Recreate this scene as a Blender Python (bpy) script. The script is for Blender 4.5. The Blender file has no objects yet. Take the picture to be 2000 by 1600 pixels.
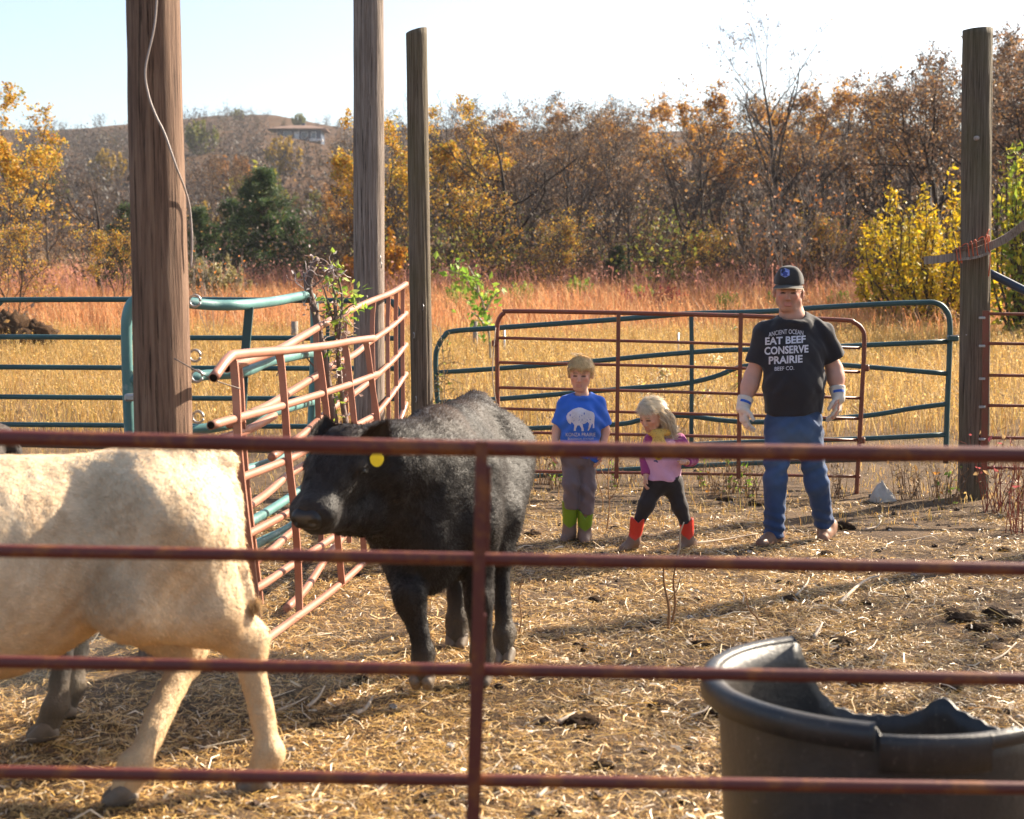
import bpy, math, random
import numpy as np
from mathutils import Vector, Matrix, noise as mnoise
from mathutils.bvhtree import BVHTree

SC = bpy.context.scene
COL = SC.collection
R = math.radians
F = 2000 * 50.0 / 36.0                    # focal length in pixels of the 2000 px wide photograph
PITCH = math.atan(213.0 / F)
EYE = 1.6

# ---------------------------------------------------------------- camera, world, sun, exposure
cam = bpy.data.objects.new('camera', bpy.data.cameras.new('camera'))
COL.objects.link(cam)
cam.location = (0, 0, EYE)
cam.rotation_euler = (R(90) - PITCH, 0, 0)
cam.data.lens = 50.0
cam.data.sensor_width = 36.0
cam.data.clip_start = 0.05
cam.data.clip_end = 3000
cam.data.dof.use_dof = True
cam.data.dof.focus_distance = 9.4
cam.data.dof.aperture_fstop = 3.6
SC.camera = cam

SUN_AZ, SUN_EL = 55.0, 32.0               # azimuth from +Y towards +X
W = bpy.data.worlds.new('World'); SC.world = W; W.use_nodes = True
wn, wl = W.node_tree.nodes, W.node_tree.links
sky = wn.new('ShaderNodeTexSky'); sky.sky_type = 'NISHITA'
sky.sun_disc = False
sky.sun_elevation = R(SUN_EL); sky.sun_rotation = R(SUN_AZ)
sky.air_density = 1.0; sky.dust_density = 2.2; sky.ozone_density = 1.0
wl.new(sky.outputs[0], wn['Background'].inputs[0])
wn['Background'].inputs[1].default_value = 0.078

sd = bpy.data.lights.new('sun', 'SUN'); sd.energy = 5.0; sd.angle = R(0.5); sd.color = (1.0, 0.87, 0.69)
sun = bpy.data.objects.new('sun', sd); COL.objects.link(sun)
SD = Vector((math.sin(R(SUN_AZ)) * math.cos(R(SUN_EL)), math.cos(R(SUN_AZ)) * math.cos(R(SUN_EL)), math.sin(R(SUN_EL))))
sun.rotation_euler = SD.to_track_quat('Z', 'Y').to_euler()
sun.location = SD * 50

HAZE = 0.00022
SC.render.engine = 'CYCLES'
SC.cycles.use_denoising = True
SC.cycles.max_bounces = 6
SC.cycles.transparent_max_bounces = 8
SC.cycles.caustics_reflective = False; SC.cycles.caustics_refractive = False
SC.view_settings.view_transform = 'Standard'
SC.view_settings.look = 'None'
SC.view_settings.exposure = 1.75
SC.view_settings.gamma = 1.0
SC.view_settings.use_curve_mapping = False

# ---------------------------------------------------------------- geometry helpers
CT, ST = math.cos(PITCH), math.sin(PITCH)
def U(px, py, Y):
    """world point at distance Y (world y) behind photo pixel (px, py)"""
    a, b = (px - 1000) / F, (800 - py) / F
    dx, dy, dz = a, CT + b * ST, -ST + b * CT
    k = Y / dy
    return np.array([dx * k, Y, EYE + dz * k])

def hgt(x, y):
    """terrain height"""
    x = np.asarray(x, float); y = np.asarray(y, float)
    t = np.clip(y - 13.5, 0, None)
    z = 0.053 * t * np.clip(t / 6, 0, 1) ** .6
    z = z + np.where(y > 10, .05 * np.sin(x * .55 + 1) * np.sin(y * .37) * np.clip((y - 10) / 10, 0, 1), 0)
    return z

def G(px, py):
    """point of the ground seen at the photo pixel"""
    lo, hi = 1.0, 80.0
    for _ in range(50):
        m = (lo + hi) / 2
        p = U(px, py, m)
        if p[2] > hgt(p[0], m): lo = m
        else: hi = m
    p = U(px, py, lo); p[2] = float(hgt(p[0], lo))
    return p

def mesh(name, V, Fs, mats, cols=None, smooth=True, midx=None):
    """V (n,3); Fs: array or list of arrays of faces; cols: per-vertex rgb"""
    if not isinstance(Fs, (list, tuple)): Fs = [Fs]
    Fs = [np.asarray(f, np.int32) for f in Fs if len(f)]
    me = bpy.data.meshes.new(name)
    V = np.asarray(V, np.float32)
    nl = sum(f.size for f in Fs); npol = sum(len(f) for f in Fs)
    me.vertices.add(len(V)); me.vertices.foreach_set('co', V.ravel())
    me.loops.add(nl); me.polygons.add(npol)
    me.loops.foreach_set('vertex_index', np.concatenate([f.ravel() for f in Fs]))
    tot = np.concatenate([np.full(len(f), f.shape[1], np.int32) for f in Fs])
    start = np.concatenate([[0], np.cumsum(tot)[:-1]]).astype(np.int32)
    me.polygons.foreach_set('loop_start', start)
    me.polygons.foreach_set('loop_total', tot)
    if not isinstance(mats, (list, tuple)): mats = [mats]
    for m in mats: me.materials.append(m)
    if midx is not None: me.polygons.foreach_set('material_index', np.asarray(midx, np.int32))
    me.update(calc_edges=True)
    me.polygons.foreach_set('use_smooth', np.full(npol, bool(smooth)))
    if cols is not None:
        a = me.color_attributes.new('col', 'FLOAT_COLOR', 'POINT')
        c = np.ones((len(V), 4), np.float32); c[:, :3] = cols
        a.data.foreach_set('color', c.ravel())
    return me

def tag(o, label=None, cat=None, group=None, kind=None):
    if label: o['label'] = label
    if cat: o['category'] = cat
    if group: o['group'] = group
    if kind: o['kind'] = kind
    return o

def obj(name, me, parent=None, label=None, cat=None, group=None, kind=None, loc=None, rz=None):
    o = bpy.data.objects.new(name, me); COL.objects.link(o)
    if parent is not None: o.parent = parent
    if loc is not None: o.location = loc
    if rz is not None: o.rotation_euler = (0, 0, rz)
    return tag(o, label, cat, group, kind)

def empty(name, loc, label, cat, group=None, rz=0):
    o = bpy.data.objects.new(name, None); COL.objects.link(o)
    o.empty_display_size = .1
    o.location = loc; o.rotation_euler = (0, 0, rz)
    return tag(o, label, cat, group)

class MB:
    """collects pieces into one mesh"""
    def __init__(s): s.V = []; s.F3 = []; s.F4 = []; s.C = []; s.n = 0
    def add(s, V, Fs, col=None):
        V = np.asarray(V, float).reshape(-1, 3)
        if not isinstance(Fs, (list, tuple)): Fs = [Fs]
        for f in Fs:
            f = np.asarray(f, np.int64)
            if not f.size: continue
            (s.F3 if f.shape[1] == 3 else s.F4).append(f + s.n)
        s.V.append(V); s.n += len(V)
        c = np.ones((len(V), 3)) * (np.asarray(col) if col is not None else .5)
        s.C.append(c)
        return s
    def build(s, name, mat, cols=True, smooth=True, off=None):
        V = np.concatenate(s.V)
        if off is not None: V = V - np.asarray(off)
        Fs = []
        if s.F3: Fs.append(np.concatenate(s.F3))
        if s.F4: Fs.append(np.concatenate(s.F4))
        return mesh(name, V, Fs, mat, np.concatenate(s.C) if cols else None, smooth)

def spline(P, n=8):
    """Catmull-Rom through P, n steps per span"""
    P = np.asarray(P, float)
    if len(P) < 3: return np.array([P[0] + (P[-1] - P[0]) * t for t in np.linspace(0, 1, n + 1)])
    Q = np.vstack([2 * P[0] - P[1], P, 2 * P[-1] - P[-2]])
    out = []
    for i in range(1, len(Q) - 2):
        p0, p1, p2, p3 = Q[i - 1:i + 3]
        for t in np.linspace(0, 1, n, endpoint=False):
            out.append(.5 * ((2 * p1) + (-p0 + p2) * t + (2 * p0 - 5 * p1 + 4 * p2 - p3) * t * t + (-p0 + 3 * p1 - 3 * p2 + p3) * t ** 3))
    out.append(P[-1])
    return np.array(out)

def tube(P, r, n=10, caps=True, flat=None):
    """swept tube; r number or array; flat=(w,h) for a rectangular bar section"""
    P = np.asarray(P, float); m = len(P)
    r = np.ones(m) * r
    T = np.gradient(P, axis=0); T /= np.linalg.norm(T, axis=1)[:, None] + 1e-9
    up = np.array([0, 0, 1.]) if abs(T[0, 2]) < .9 else np.array([1., 0, 0])
    N = np.zeros_like(P)
    a = up - T[0] * up.dot(T[0]); N[0] = a / np.linalg.norm(a)
    for i in range(1, m):
        a = N[i - 1] - T[i] * N[i - 1].dot(T[i]); N[i] = a / (np.linalg.norm(a) + 1e-9)
    B = np.cross(T, N)
    if flat is not None:
        w, h = flat
        uv = np.array([(-w, -h), (w, -h), (w, h), (-w, h)]) / 2; n = 4
        V = P[:, None, :] + N[:, None, :] * uv[None, :, 0:1] + B[:, None, :] * uv[None, :, 1:2]
    else:
        th = np.arange(n) * 2 * math.pi / n
        V = P[:, None, :] + r[:, None, None] * (N[:, None, :] * np.cos(th)[None, :, None] + B[:, None, :] * np.sin(th)[None, :, None])
    V = V.reshape(-1, 3)
    i = np.arange(m - 1)[:, None] * n; j = np.arange(n)[None, :]; k = (j + 1) % n
    Q = np.stack([i + j, i + n + j, i + n + k, i + k], -1).reshape(-1, 4)
    Fs = [Q]
    if caps:
        c0, c1 = len(V), len(V) + 1
        V = np.vstack([V, P[0], P[-1]])
        jj = np.arange(n); kk = (jj + 1) % n
        Fs.append(np.concatenate([np.stack([np.full(n, c0), jj, kk], -1), np.stack([np.full(n, c1), (m - 1) * n + kk, (m - 1) * n + jj], -1)]))
    return V, Fs

def box(c, s, rot=None):
    c = np.asarray(c, float); s = np.asarray(s, float) / 2
    V = np.array([(x, y, z) for x in (-1, 1) for y in (-1, 1) for z in (-1, 1)]) * s
    if rot is not None: V = V @ np.asarray(rot).T
    Fq = np.array([(0, 1, 3, 2), (4, 6, 7, 5), (0, 4, 5, 1), (2, 3, 7, 6), (0, 2, 6, 4), (1, 5, 7, 3)])
    return V + c, [Fq]

def bevel_box(c, s, b=.01, rot=None):
    """box with chamfered edges"""
    c = np.asarray(c, float); h = np.asarray(s, float) / 2
    V = []; idx = {}
    for sx in (-1, 1):
        for sy in (-1, 1):
            for sz in (-1, 1):
                for ax in range(3):
                    p = np.array([sx, sy, sz]) * (h - b); p[ax] = (sx, sy, sz)[ax] * h[ax]
                    idx[(sx, sy, sz, ax)] = len(V); V.append(p)
    q = []; t = []
    S = (-1, 1)
    for ax in range(3):
        o1, o2 = (ax + 1) % 3, (ax + 2) % 3
        for s_ in S:
            f = []
            for u, v in ((-1, -1), (1, -1), (1, 1), (-1, 1)):
                k = [0, 0, 0]; k[ax] = s_; k[o1] = u; k[o2] = v; f.append(idx[(*k, ax)])
            q.append(f if s_ > 0 else f[::-1])
        for u in S:
            for v in S:
                k1 = [0, 0, 0]; k1[o1] = u; k1[o2] = v; k2 = list(k1); k1[ax] = -1; k2[ax] = 1
                f = [idx[(*k1, o1)], idx[(*k2, o1)], idx[(*k2, o2)], idx[(*k1, o2)]]
                q.append(f)
    for sx in S:
        for sy in S:
            for sz in S: t.append([idx[(sx, sy, sz, a)] for a in range(3)])
    V = np.array(V)
    if rot is not None: V = V @ np.asarray(rot).T
    return V + c, [np.array(q), np.array(t)]

def vnoise(P, scale, seed=0.0):
    """smooth pseudo noise in [-1,1] for an (n,3) array"""
    P = np.asarray(P) * scale + seed
    x, y, z = P[:, 0], P[:, 1], P[:, 2]
    a = np.sin(x * 1.7 + 1.3 * np.sin(y * 1.1 + .7) + seed) * np.cos(y * 1.9 + 1.1 * np.sin(z * 1.3))
    b = np.sin(z * 2.3 + 1.7 * np.sin(x * .9 + 2.1)) * np.cos(x * 2.9 + y * 1.3 + seed * 2)
    c = np.sin((x + y) * 4.1 + z * 3.7 + 2 * np.sin(y * 2.2))
    return (a + .6 * b + .35 * c) / 1.95

# ---------------------------------------------------------------- material helpers
class NT:
    def __init__(s, name):
        s.m = bpy.data.materials.new(name); s.m.use_nodes = True
        s.n, s.l = s.m.node_tree.nodes, s.m.node_tree.links
        s.b = s.n['Principled BSDF']; s.out = s.n['Material Output']
    def node(s, t, **k):
        n = s.n.new(t)
        for a, v in k.items(): setattr(n, a, v)
        return n
    def link(s, a, b): s.l.new(a, b)
    def coord(s, scale=(1, 1, 1), kind='Object'):
        c = s.node('ShaderNodeTexCoord'); m = s.node('ShaderNodeMapping')
        m.inputs['Scale'].default_value = scale
        s.link(c.outputs[kind], m.inputs[0]); return m.outputs[0]
    def noise(s, co, scale, detail=4, rough=.6, dist=0):
        n = s.node('ShaderNodeTexNoise'); n.inputs['Scale'].default_value = scale
        n.inputs['Detail'].default_value = detail; n.inputs['Roughness'].default_value = rough
        n.inputs['Distortion'].default_value = dist
        s.link(co, n.inputs['Vector']); return n.outputs['Fac']
    def ramp(s, fac, stops):
        r = s.node('ShaderNodeValToRGB'); e = r.color_ramp.elements
        while len(e) < len(stops): e.new(.5)
        for el, (p, c) in zip(e, stops):
            el.position = p; el.color = (*c, 1) if len(c) == 3 else c
        s.link(fac, r.inputs[0]); return r.outputs[0]
    def mix(s, fac, a, b, mode='MIX'):
        m = s.node('ShaderNodeMix', data_type='RGBA', blend_type=mode)
        for i, v in ((0, fac), (6, a), (7, b)):
            if hasattr(v, 'links'): s.link(v, m.inputs[i])
            elif isinstance(v, (int, float)): m.inputs[i].default_value = v
            else: m.inputs[i].default_value = (*v, 1)
        return m.outputs[2]
    def math(s, op, a, b=0.0):
        m = s.node('ShaderNodeMath', operation=op)
        for i, v in ((0, a), (1, b)):
            if hasattr(v, 'links'): s.link(v, m.inputs[i])
            else: m.inputs[i].default_value = v
        return m.outputs[0]
    def bump(s, h, strength=.3, dist=.01):
        b = s.node('ShaderNodeBump'); b.inputs['Strength'].default_value = strength
        b.inputs['Distance'].default_value = dist
        s.link(h, b.inputs['Height']); s.link(b.outputs[0], s.b.inputs['Normal'])
        return b
    def set(s, **k):
        for a, v in k.items():
            i = s.b.inputs[a.replace('_', ' ')]
            if hasattr(v, 'links'): s.link(v, i)
            else: i.default_value = (*v, 1) if isinstance(v, tuple) and len(v) == 3 else v
        return s

def leaf_mat(name, trans=.45, rough=.55, spec=.3, tint=(1, 1, 1)):
    t = NT(name); a = t.node('ShaderNodeAttribute', attribute_name='col')
    t.set(Base_Color=a.outputs['Color'], Roughness=rough)
    t.b.inputs['Specular IOR Level'].default_value = spec
    tr = t.node('ShaderNodeBsdfTranslucent'); c = t.mix(1.0, a.outputs['Color'], tint, 'MULTIPLY')
    t.link(c, tr.inputs[0])
    mx = t.node('ShaderNodeMixShader'); mx.inputs[0].default_value = trans
    t.link(t.b.outputs[0], mx.inputs[1]); t.link(tr.outputs[0], mx.inputs[2]); t.link(mx.outputs[0], t.out.inputs[0])
    return t.m

M = {}
M['leaf'] = leaf_mat('leaf', .42)
M['grass'] = leaf_mat('dry_grass', .4, .6, .25)
M['straw'] = leaf_mat('straw', .25, .42, .6)
M['strands'] = leaf_mat('hair_strands', .25, .4, .5)

def attr_mat(name, rough=.7, spec=.3, bump=None, sheen=0):
    t = NT(name); a = t.node('ShaderNodeAttribute', attribute_name='col')
    col = a.outputs['Color']
    if bump:
        co = t.coord()
        nz = t.noise(co, bump[0], 5, .65)
        t.bump(nz, bump[1], bump[2])
        col = t.mix(.35, col, t.ramp(nz, [(.3, (.45, .45, .45)), (.7, (1, 1, 1))]), 'MULTIPLY')
    t.set(Base_Color=col, Roughness=rough)
    t.b.inputs['Specular IOR Level'].default_value = spec
    if sheen: t.b.inputs['Sheen Weight'].default_value = sheen
    return t.m

def bark():
    t = NT('bark'); a = t.node('ShaderNodeAttribute', attribute_name='col')
    co = t.coord((1, 1, .25)); nz = t.noise(co, 18, 5, .7)
    t.set(Base_Color=t.mix(.8, a.outputs['Color'], t.ramp(nz, [(.3, (.4, .38, .36)), (.7, (1.2, 1.15, 1.1))]), 'MULTIPLY'), Roughness=.85)
    t.b.inputs['Specular IOR Level'].default_value = .15
    t.bump(nz, .6, .02); return t.m
M['bark'] = bark()

def wood(name, dark, mid, light, gscale=1.0, moss=None):
    t = NT(name)
    co = t.coord((9 * gscale, 9 * gscale, .35)); nz = t.noise(co, 6, 8, .7, .3)
    co2 = t.coord((1.6 * gscale, 1.6 * gscale, .045)); n2 = t.noise(co2, 42, 5, .7)
    co3 = t.coord((1, 1, .6)); n3 = t.noise(co3, 2.2, 3, .5)
    c = t.ramp(nz, [(.30, dark), (.48, mid), (.68, light)])
    c = t.mix(t.ramp(n2, [(.36, (1, 1, 1)), (.43, (0, 0, 0))]), c, tuple(x * .4 for x in dark))
    if moss: c = t.mix(t.ramp(n3, [(.45, (0, 0, 0)), (.7, (.7, .7, .7))]), c, moss)
    else: c = t.mix(t.ramp(n3, [(.40, (0, 0, 0)), (.75, (.55, .55, .55))]), c, tuple(x * .7 for x in mid))
    t.set(Base_Color=c, Roughness=.8)
    t.b.inputs['Specular IOR Level'].default_value = .2
    h = t.math('ADD', nz, t.math('MULTIPLY', n2, .6))
    t.bump(h, .8, .012); return t.m
M['wood_red'] = wood('weathered_brown_wood', (.055, .030, .020), (.165, .098, .066), (.28, .18, .12))
M['wood_grey'] = wood('weathered_grey_wood', (.07, .05, .04), (.21, .165, .135), (.36, .30, .26))
M['wood_dark'] = wood('weathered_dark_wood', (.045, .032, .022), (.12, .092, .066), (.21, .175, .135), 1.4, (.10, .085, .04))
M['wood_board'] = wood('bleached_board_wood', (.10, .07, .05), (.26, .21, .17), (.42, .37, .33), 1.4)

def paint(name, base, rust=(.13, .045, .02), amt=.45, rough=.45, metal=0.0, fade=None):
    t = NT(name); co = t.coord()
    n1 = t.noise(co, 14, 6, .7); n2 = t.noise(co, 90, 4, .6); n3 = t.noise(co, 3, 2, .5)
    c = t.mix(t.ramp(n3, [(.35, (0, 0, 0)), (.7, (1, 1, 1))]), base, fade or tuple(x * .75 for x in base))
    c = t.mix(t.ramp(n1, [(1 - amt, (0, 0, 0)), (1 - amt + .12, (1, 1, 1))]), c, rust)
    c = t.mix(t.ramp(n2, [(.62, (0, 0, 0)), (.72, (.6, .6, .6))]), c, tuple(x * .5 for x in rust))
    t.set(Base_Color=c, Roughness=t.math('ADD', t.math('MULTIPLY', n1, .3), rough - .12), Metallic=metal)
    t.b.inputs['Specular IOR Level'].default_value = .45
    t.bump(t.math('ADD', n1, t.math('MULTIPLY', n2, .5)), .25, .003); return t.m
M['red_pipe'] = paint('red_oxide_paint', (.20, .052, .026), (.16, .075, .025), .46)
M['red_near'] = paint('rusty_red_gate_paint', (.13, .024, .015), (.21, .060, .012), .5, .5)
M['pink_pipe'] = paint('faded_red_oxide_paint', (.33, .135, .085), (.20, .075, .04), .36, .4, fade=(.40, .19, .13))
M['green_pipe'] = paint('dark_green_paint', (.022, .066, .072), (.09, .06, .04), .30, .45, fade=(.03, .085, .085))
M['teal_pipe'] = paint('scuffed_teal_paint', (.10, .24, .23), (.28, .33, .32), .42, .42, fade=(.06, .15, .15))
M['steel'] = paint('galvanised_steel', (.42, .42, .42), (.2, .13, .09), .35, .4, .7)
M['blue_pipe'] = paint('dark_blue_paint', (.016, .035, .075), (.07, .05, .05), .25, .4)
def plain(name, c, rough=.7, spec=.3, bump=None):
    t = NT(name); co = t.coord(); n = t.noise(co, bump[0] if bump else 20, 4, .6)
    t.set(Base_Color=t.mix(.5, c, t.ramp(n, [(.3, (.55, .55, .55)), (.7, (1.15, 1.15, 1.15))]), 'MULTIPLY'), Roughness=rough)
    t.b.inputs['Specular IOR Level'].default_value = spec
    if bump: t.bump(n, bump[1], bump[2])
    return t.m
# ================================================================ GROUND
rng = np.random.default_rng(7)
def axis(segs):
    out = []
    for a, b, n in segs: out.append(np.linspace(a, b, n, endpoint=False))
    out.append([segs[-1][1]]); return np.concatenate(out)
gx = axis([(-400, -60, 14), (-60, -12, 24), (-12, -4.2, 30), (-4.2, 4.8, 150), (4.8, 12, 28), (12, 60, 24), (60, 400, 14)])
gy = axis([(-30, 1, 20), (1, 3.2, 16), (3.2, 12.5, 165), (12.5, 30, 60), (30, 130, 50)])
X, Y = np.meshgrid(gx, gy, indexing='ij')
def micro(x, y):
    P = np.stack([np.ravel(x), np.ravel(y), np.zeros(np.size(x))], -1)
    a = vnoise(P, 1.3, 2.0) * .022 + vnoise(P, 4.1, 5.0) * .013 + vnoise(P, 11.0, 9.0) * .006
    f = np.clip((15.5 - P[:, 1]) / 3, 0, 1)
    return (a * f).reshape(np.shape(x))
def gz(x, y): return hgt(x, y) + micro(x, y)
Z = gz(X, Y)
nx, ny = len(gx), len(gy)
I = np.arange(nx * ny).reshape(nx, ny)
Q = np.stack([I[:-1, :-1], I[1:, :-1], I[1:, 1:], I[:-1, 1:]], -1).reshape(-1, 4)
def ground_mat():
    t = NT('corral_dirt'); co = t.coord()
    n1 = t.noise(co, 2.2, 6, .65); n2 = t.noise(co, 38, 6, .7); n3 = t.noise(co, .5, 3, .6)
    c = t.ramp(n1, [(.32, (.036, .023, .016)), (.5, (.075, .048, .030)), (.68, (.14, .092, .055))])
    c = t.mix(t.ramp(n2, [(.46, (0, 0, 0)), (.66, (.7, .7, .7))]), c, (.20, .125, .065))
    sep = t.node('ShaderNodeSeparateXYZ'); t.link(co, sep.inputs[0])
    far = t.ramp(t.math('MULTIPLY', t.math('ADD', sep.outputs[1], t.math('MULTIPLY', n3, 6)), 1 / 60), [(.28, (0, 0, 0)), (.40, (1, 1, 1))])
    c = t.mix(far, c, t.ramp(n1, [(.35, (.15, .09, .04)), (.65, (.27, .16, .075))]))
    t.set(Base_Color=c, Roughness=.95); t.b.inputs['Specular IOR Level'].default_value = .15
    t.bump(t.math('ADD', n2, t.math('MULTIPLY', n1, .7)), .7, .03); return t.m
obj('ground', mesh('ground', np.stack([X, Y, Z], -1).reshape(-1, 3), Q, ground_mat()), kind='structure',
    label='straw-strewn corral dirt running into the dry meadow')

# far hillside ------------------------------------------------------------
SKL = np.array([(-900, 268), (-300, 264), (0, 260), (130, 258), (250, 250), (360, 237), (430, 232), (540, 230), (590, 238), (650, 251), (700, 257), (900, 260), (1400, 262), (2400, 275), (3200, 300)], float)
def hillz(x, y):
    px = 1000 + x / np.maximum(y, 1) * F
    top = np.interp(px, SKL[:, 0], SKL[:, 1])
    zt = EYE + (587 - top) / F * 420
    z0 = hgt(0, 125.)
    t = np.clip((y - 125) / (420 - 125), 0, 1)
    prof = t ** 1.05
    z = z0 + (zt - z0) * prof
    z = np.where(y > 420, zt - (y - 420) * .10, z)
    P = np.stack([np.ravel(x), np.ravel(y), np.zeros(np.size(x))], -1)
    return z + (vnoise(P, .02, 3.) * 2.2 * np.ravel(t) * (np.ravel(y) < 400)).reshape(np.shape(x)) + (vnoise(P, .11, 4.) * .35).reshape(np.shape(x))
hx = axis([(-420, -180, 16), (-180, 60, 80), (60, 420, 30)]); hy = axis([(122, 440, 80), (440, 466, 5)])
HX, HY = np.meshgrid(hx, hy, indexing='ij')
HZ = hillz(HX, HY)
n1_, n2_ = len(hx), len(hy); I = np.arange(n1_ * n2_).reshape(n1_, n2_)
Q = np.stack([I[:-1, :-1], I[1:, :-1], I[1:, 1:], I[:-1, 1:]], -1).reshape(-1, 4)
def hill_mat():
    t = NT('hill_grass'); co = t.coord()
    n1 = t.noise(co, .05, 6, .7); n2 = t.noise(co, .8, 5, .7)
    c = t.ramp(n1, [(.35, (.042, .028, .02)), (.5, (.095, .045, .022)), (.65, (.052, .036, .022))])
    c = t.mix(t.ramp(n2, [(.4, (0, 0, 0)), (.65, (.8, .8, .8))]), c, (.10, .07, .045))
    t.set(Base_Color=c, Roughness=.95); t.b.inputs['Specular IOR Level'].default_value = .05; t.bump(n2, .8, .4); return t.m
obj('hill', mesh('hill', np.stack([HX, HY, HZ], -1).reshape(-1, 3), Q, hill_mat()), kind='structure', label='rust-brown prairie ridge on the skyline')

# ================================================================ TREES
def unit(v):
    l = math.sqrt(v[0] ** 2 + v[1] ** 2 + v[2] ** 2) or 1; return (v[0] / l, v[1] / l, v[2] / l)
def cross(a, b): return (a[1] * b[2] - a[2] * b[1], a[2] * b[0] - a[0] * b[2], a[0] * b[1] - a[1] * b[0])

class TreeGen:
    def __init__(s, seed, H=8, r=.13, kids=(11, 6, 5, 4), ratio=(.55, .5, .5, .5), ang=(48, 42, 45, 45), wig=(.10, .16, .22, .3),
                 trop=(.05, .06, .03, .02), start=.25, lean=(0, 0), minr=.005, forks=1):
        s.R = random.Random(seed); s.seg = [[], []]; s.tips = []
        s.k, s.ra, s.an, s.wg, s.tr, s.st, s.minr, s.H = kids, ratio, ang, wig, trop, start, minr, H
        for f in range(forks):
            a = s.R.uniform(0, 6.28) + f * 6.28 / forks; sp = .0 if forks == 1 else .35
            s.branch((0, 0, -.1), unit((lean[0] + sp * math.cos(a), lean[1] + sp * math.sin(a), 1)), H * s.R.uniform(.85, 1), r / math.sqrt(forks), 0)
    def branch(s, p, d, L, r, lv):
        r0 = r; R_ = s.R; n = (9, 6, 5, 3, 2)[lv]; pts = [(p, r, d)]
        w, tp = s.wg[min(lv, 3)], s.tr[min(lv, 3)]
        for i in range(n):
            d = unit((d[0] + R_.gauss(0, w), d[1] + R_.gauss(0, w), d[2] + R_.gauss(0, w) + tp))
            q = (p[0] + d[0] * L / n, p[1] + d[1] * L / n, p[2] + d[2] * L / n)
            r2 = max(s.minr * .7, r * (1 - .72 / n * (1 if i < n - 1 else 1.3)) if lv else r0 * (1 - .94 * (i + 1) / n) ** .85)
            s.seg[0 if lv <= 1 else 1].append((*p, *q, r, r2))
            p, r = q, r2; pts.append((p, r, d))
            if lv >= 2: s.tips.append((*q, *d))
        if lv >= len(s.k): return
        nk = s.k[lv]; st = s.st if lv == 0 else .2
        for c in range(nk):
            f = st + (1 - st) * (c + R_.random()) / nk
            i = min(n - 1, int(f * n)); t = f * n - i
            a, b = pts[i], pts[i + 1]
            o = tuple(a[0][j] + (b[0][j] - a[0][j]) * t for j in range(3))
            dd = b[2]; ph = R_.uniform(0, 6.283)
            u = unit(cross(dd, (0.3, .2, 1) if abs(dd[2]) < .9 else (1, 0, 0))); v = cross(dd, u)
            A = R(s.an[min(lv, 3)] * R_.uniform(.7, 1.3))
            nd = tuple(dd[j] * math.cos(A) + (u[j] * math.cos(ph) + v[j] * math.sin(ph)) * math.sin(A) for j in range(3))
            if lv == 0: LL = s.H * s.ra[0] * (1.15 - .75 * f) * R_.uniform(.7, 1.2)
            else: LL = L * s.ra[min(lv, 3)] * (1.1 - .5 * f) * R_.uniform(.7, 1.2)
            s.branch(o, nd, LL, max(s.minr, b[1] * (.62 if lv == 0 else .6)), lv + 1)

def prisms(seg, n):
    S = np.array(seg, float)
    if not len(S): return np.zeros((0, 3)), np.zeros((0, 4), int)
    A, B, r0, r1 = S[:, :3], S[:, 3:6], S[:, 6], S[:, 7]
    T = B - A; T /= np.linalg.norm(T, axis=1)[:, None] + 1e-9
    up = np.where(np.abs(T[:, 2:3]) < .9, [[0, 0, 1.]], [[1., 0, 0]])
    N = np.cross(T, up); N /= np.linalg.norm(N, axis=1)[:, None] + 1e-9
    Bn = np.cross(T, N); th = np.arange(n) * 2 * math.pi / n
    ring = N[:, None] * np.cos(th)[None, :, None] + Bn[:, None] * np.sin(th)[None, :, None]
    V = np.concatenate([A[:, None] + ring * r0[:, None, None], B[:, None] + ring * r1[:, None, None]], 1).reshape(-1, 3)
    i = np.arange(len(S))[:, None] * 2 * n; j = np.arange(n)[None]; k = (j + 1) % n
    return V, np.stack([i + j, i + k, i + n + k, i + n + j], -1).reshape(-1, 4)

def leaves(P, size, rg, cols, cw, aspect=1.5, spread=.1, flat=.0):
    """little 4-corner leaves round the points P"""
    n = len(P); P = P + rg.normal(0, spread, (n, 3))
    a = rg.normal(0, 1, (n, 3)); a[:, 2] *= (1 - flat); a /= np.linalg.norm(a, axis=1)[:, None]
    b = rg.normal(0, 1, (n, 3)); b -= a * (a * b).sum(1)[:, None]; b /= np.linalg.norm(b, axis=1)[:, None]
    s = size * rg.uniform(.6, 1.4, n)[:, None]
    c = np.cross(a, b)
    V = np.stack([P - a * s * aspect * .5, P + b * s * .42 + c * s * .12, P + a * s * aspect * .5, P - b * s * .42 + c * s * .12], 1).reshape(-1, 3)
    Fq = np.arange(4 * n).reshape(n, 4)
    cols = np.asarray(cols); ci = rg.choice(len(cols), n, p=np.asarray(cw) / np.sum(cw))
    C = np.repeat(cols[ci] * rg.uniform(.7, 1.3, (n, 1)), 4, 0)
    return V, Fq, C

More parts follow.
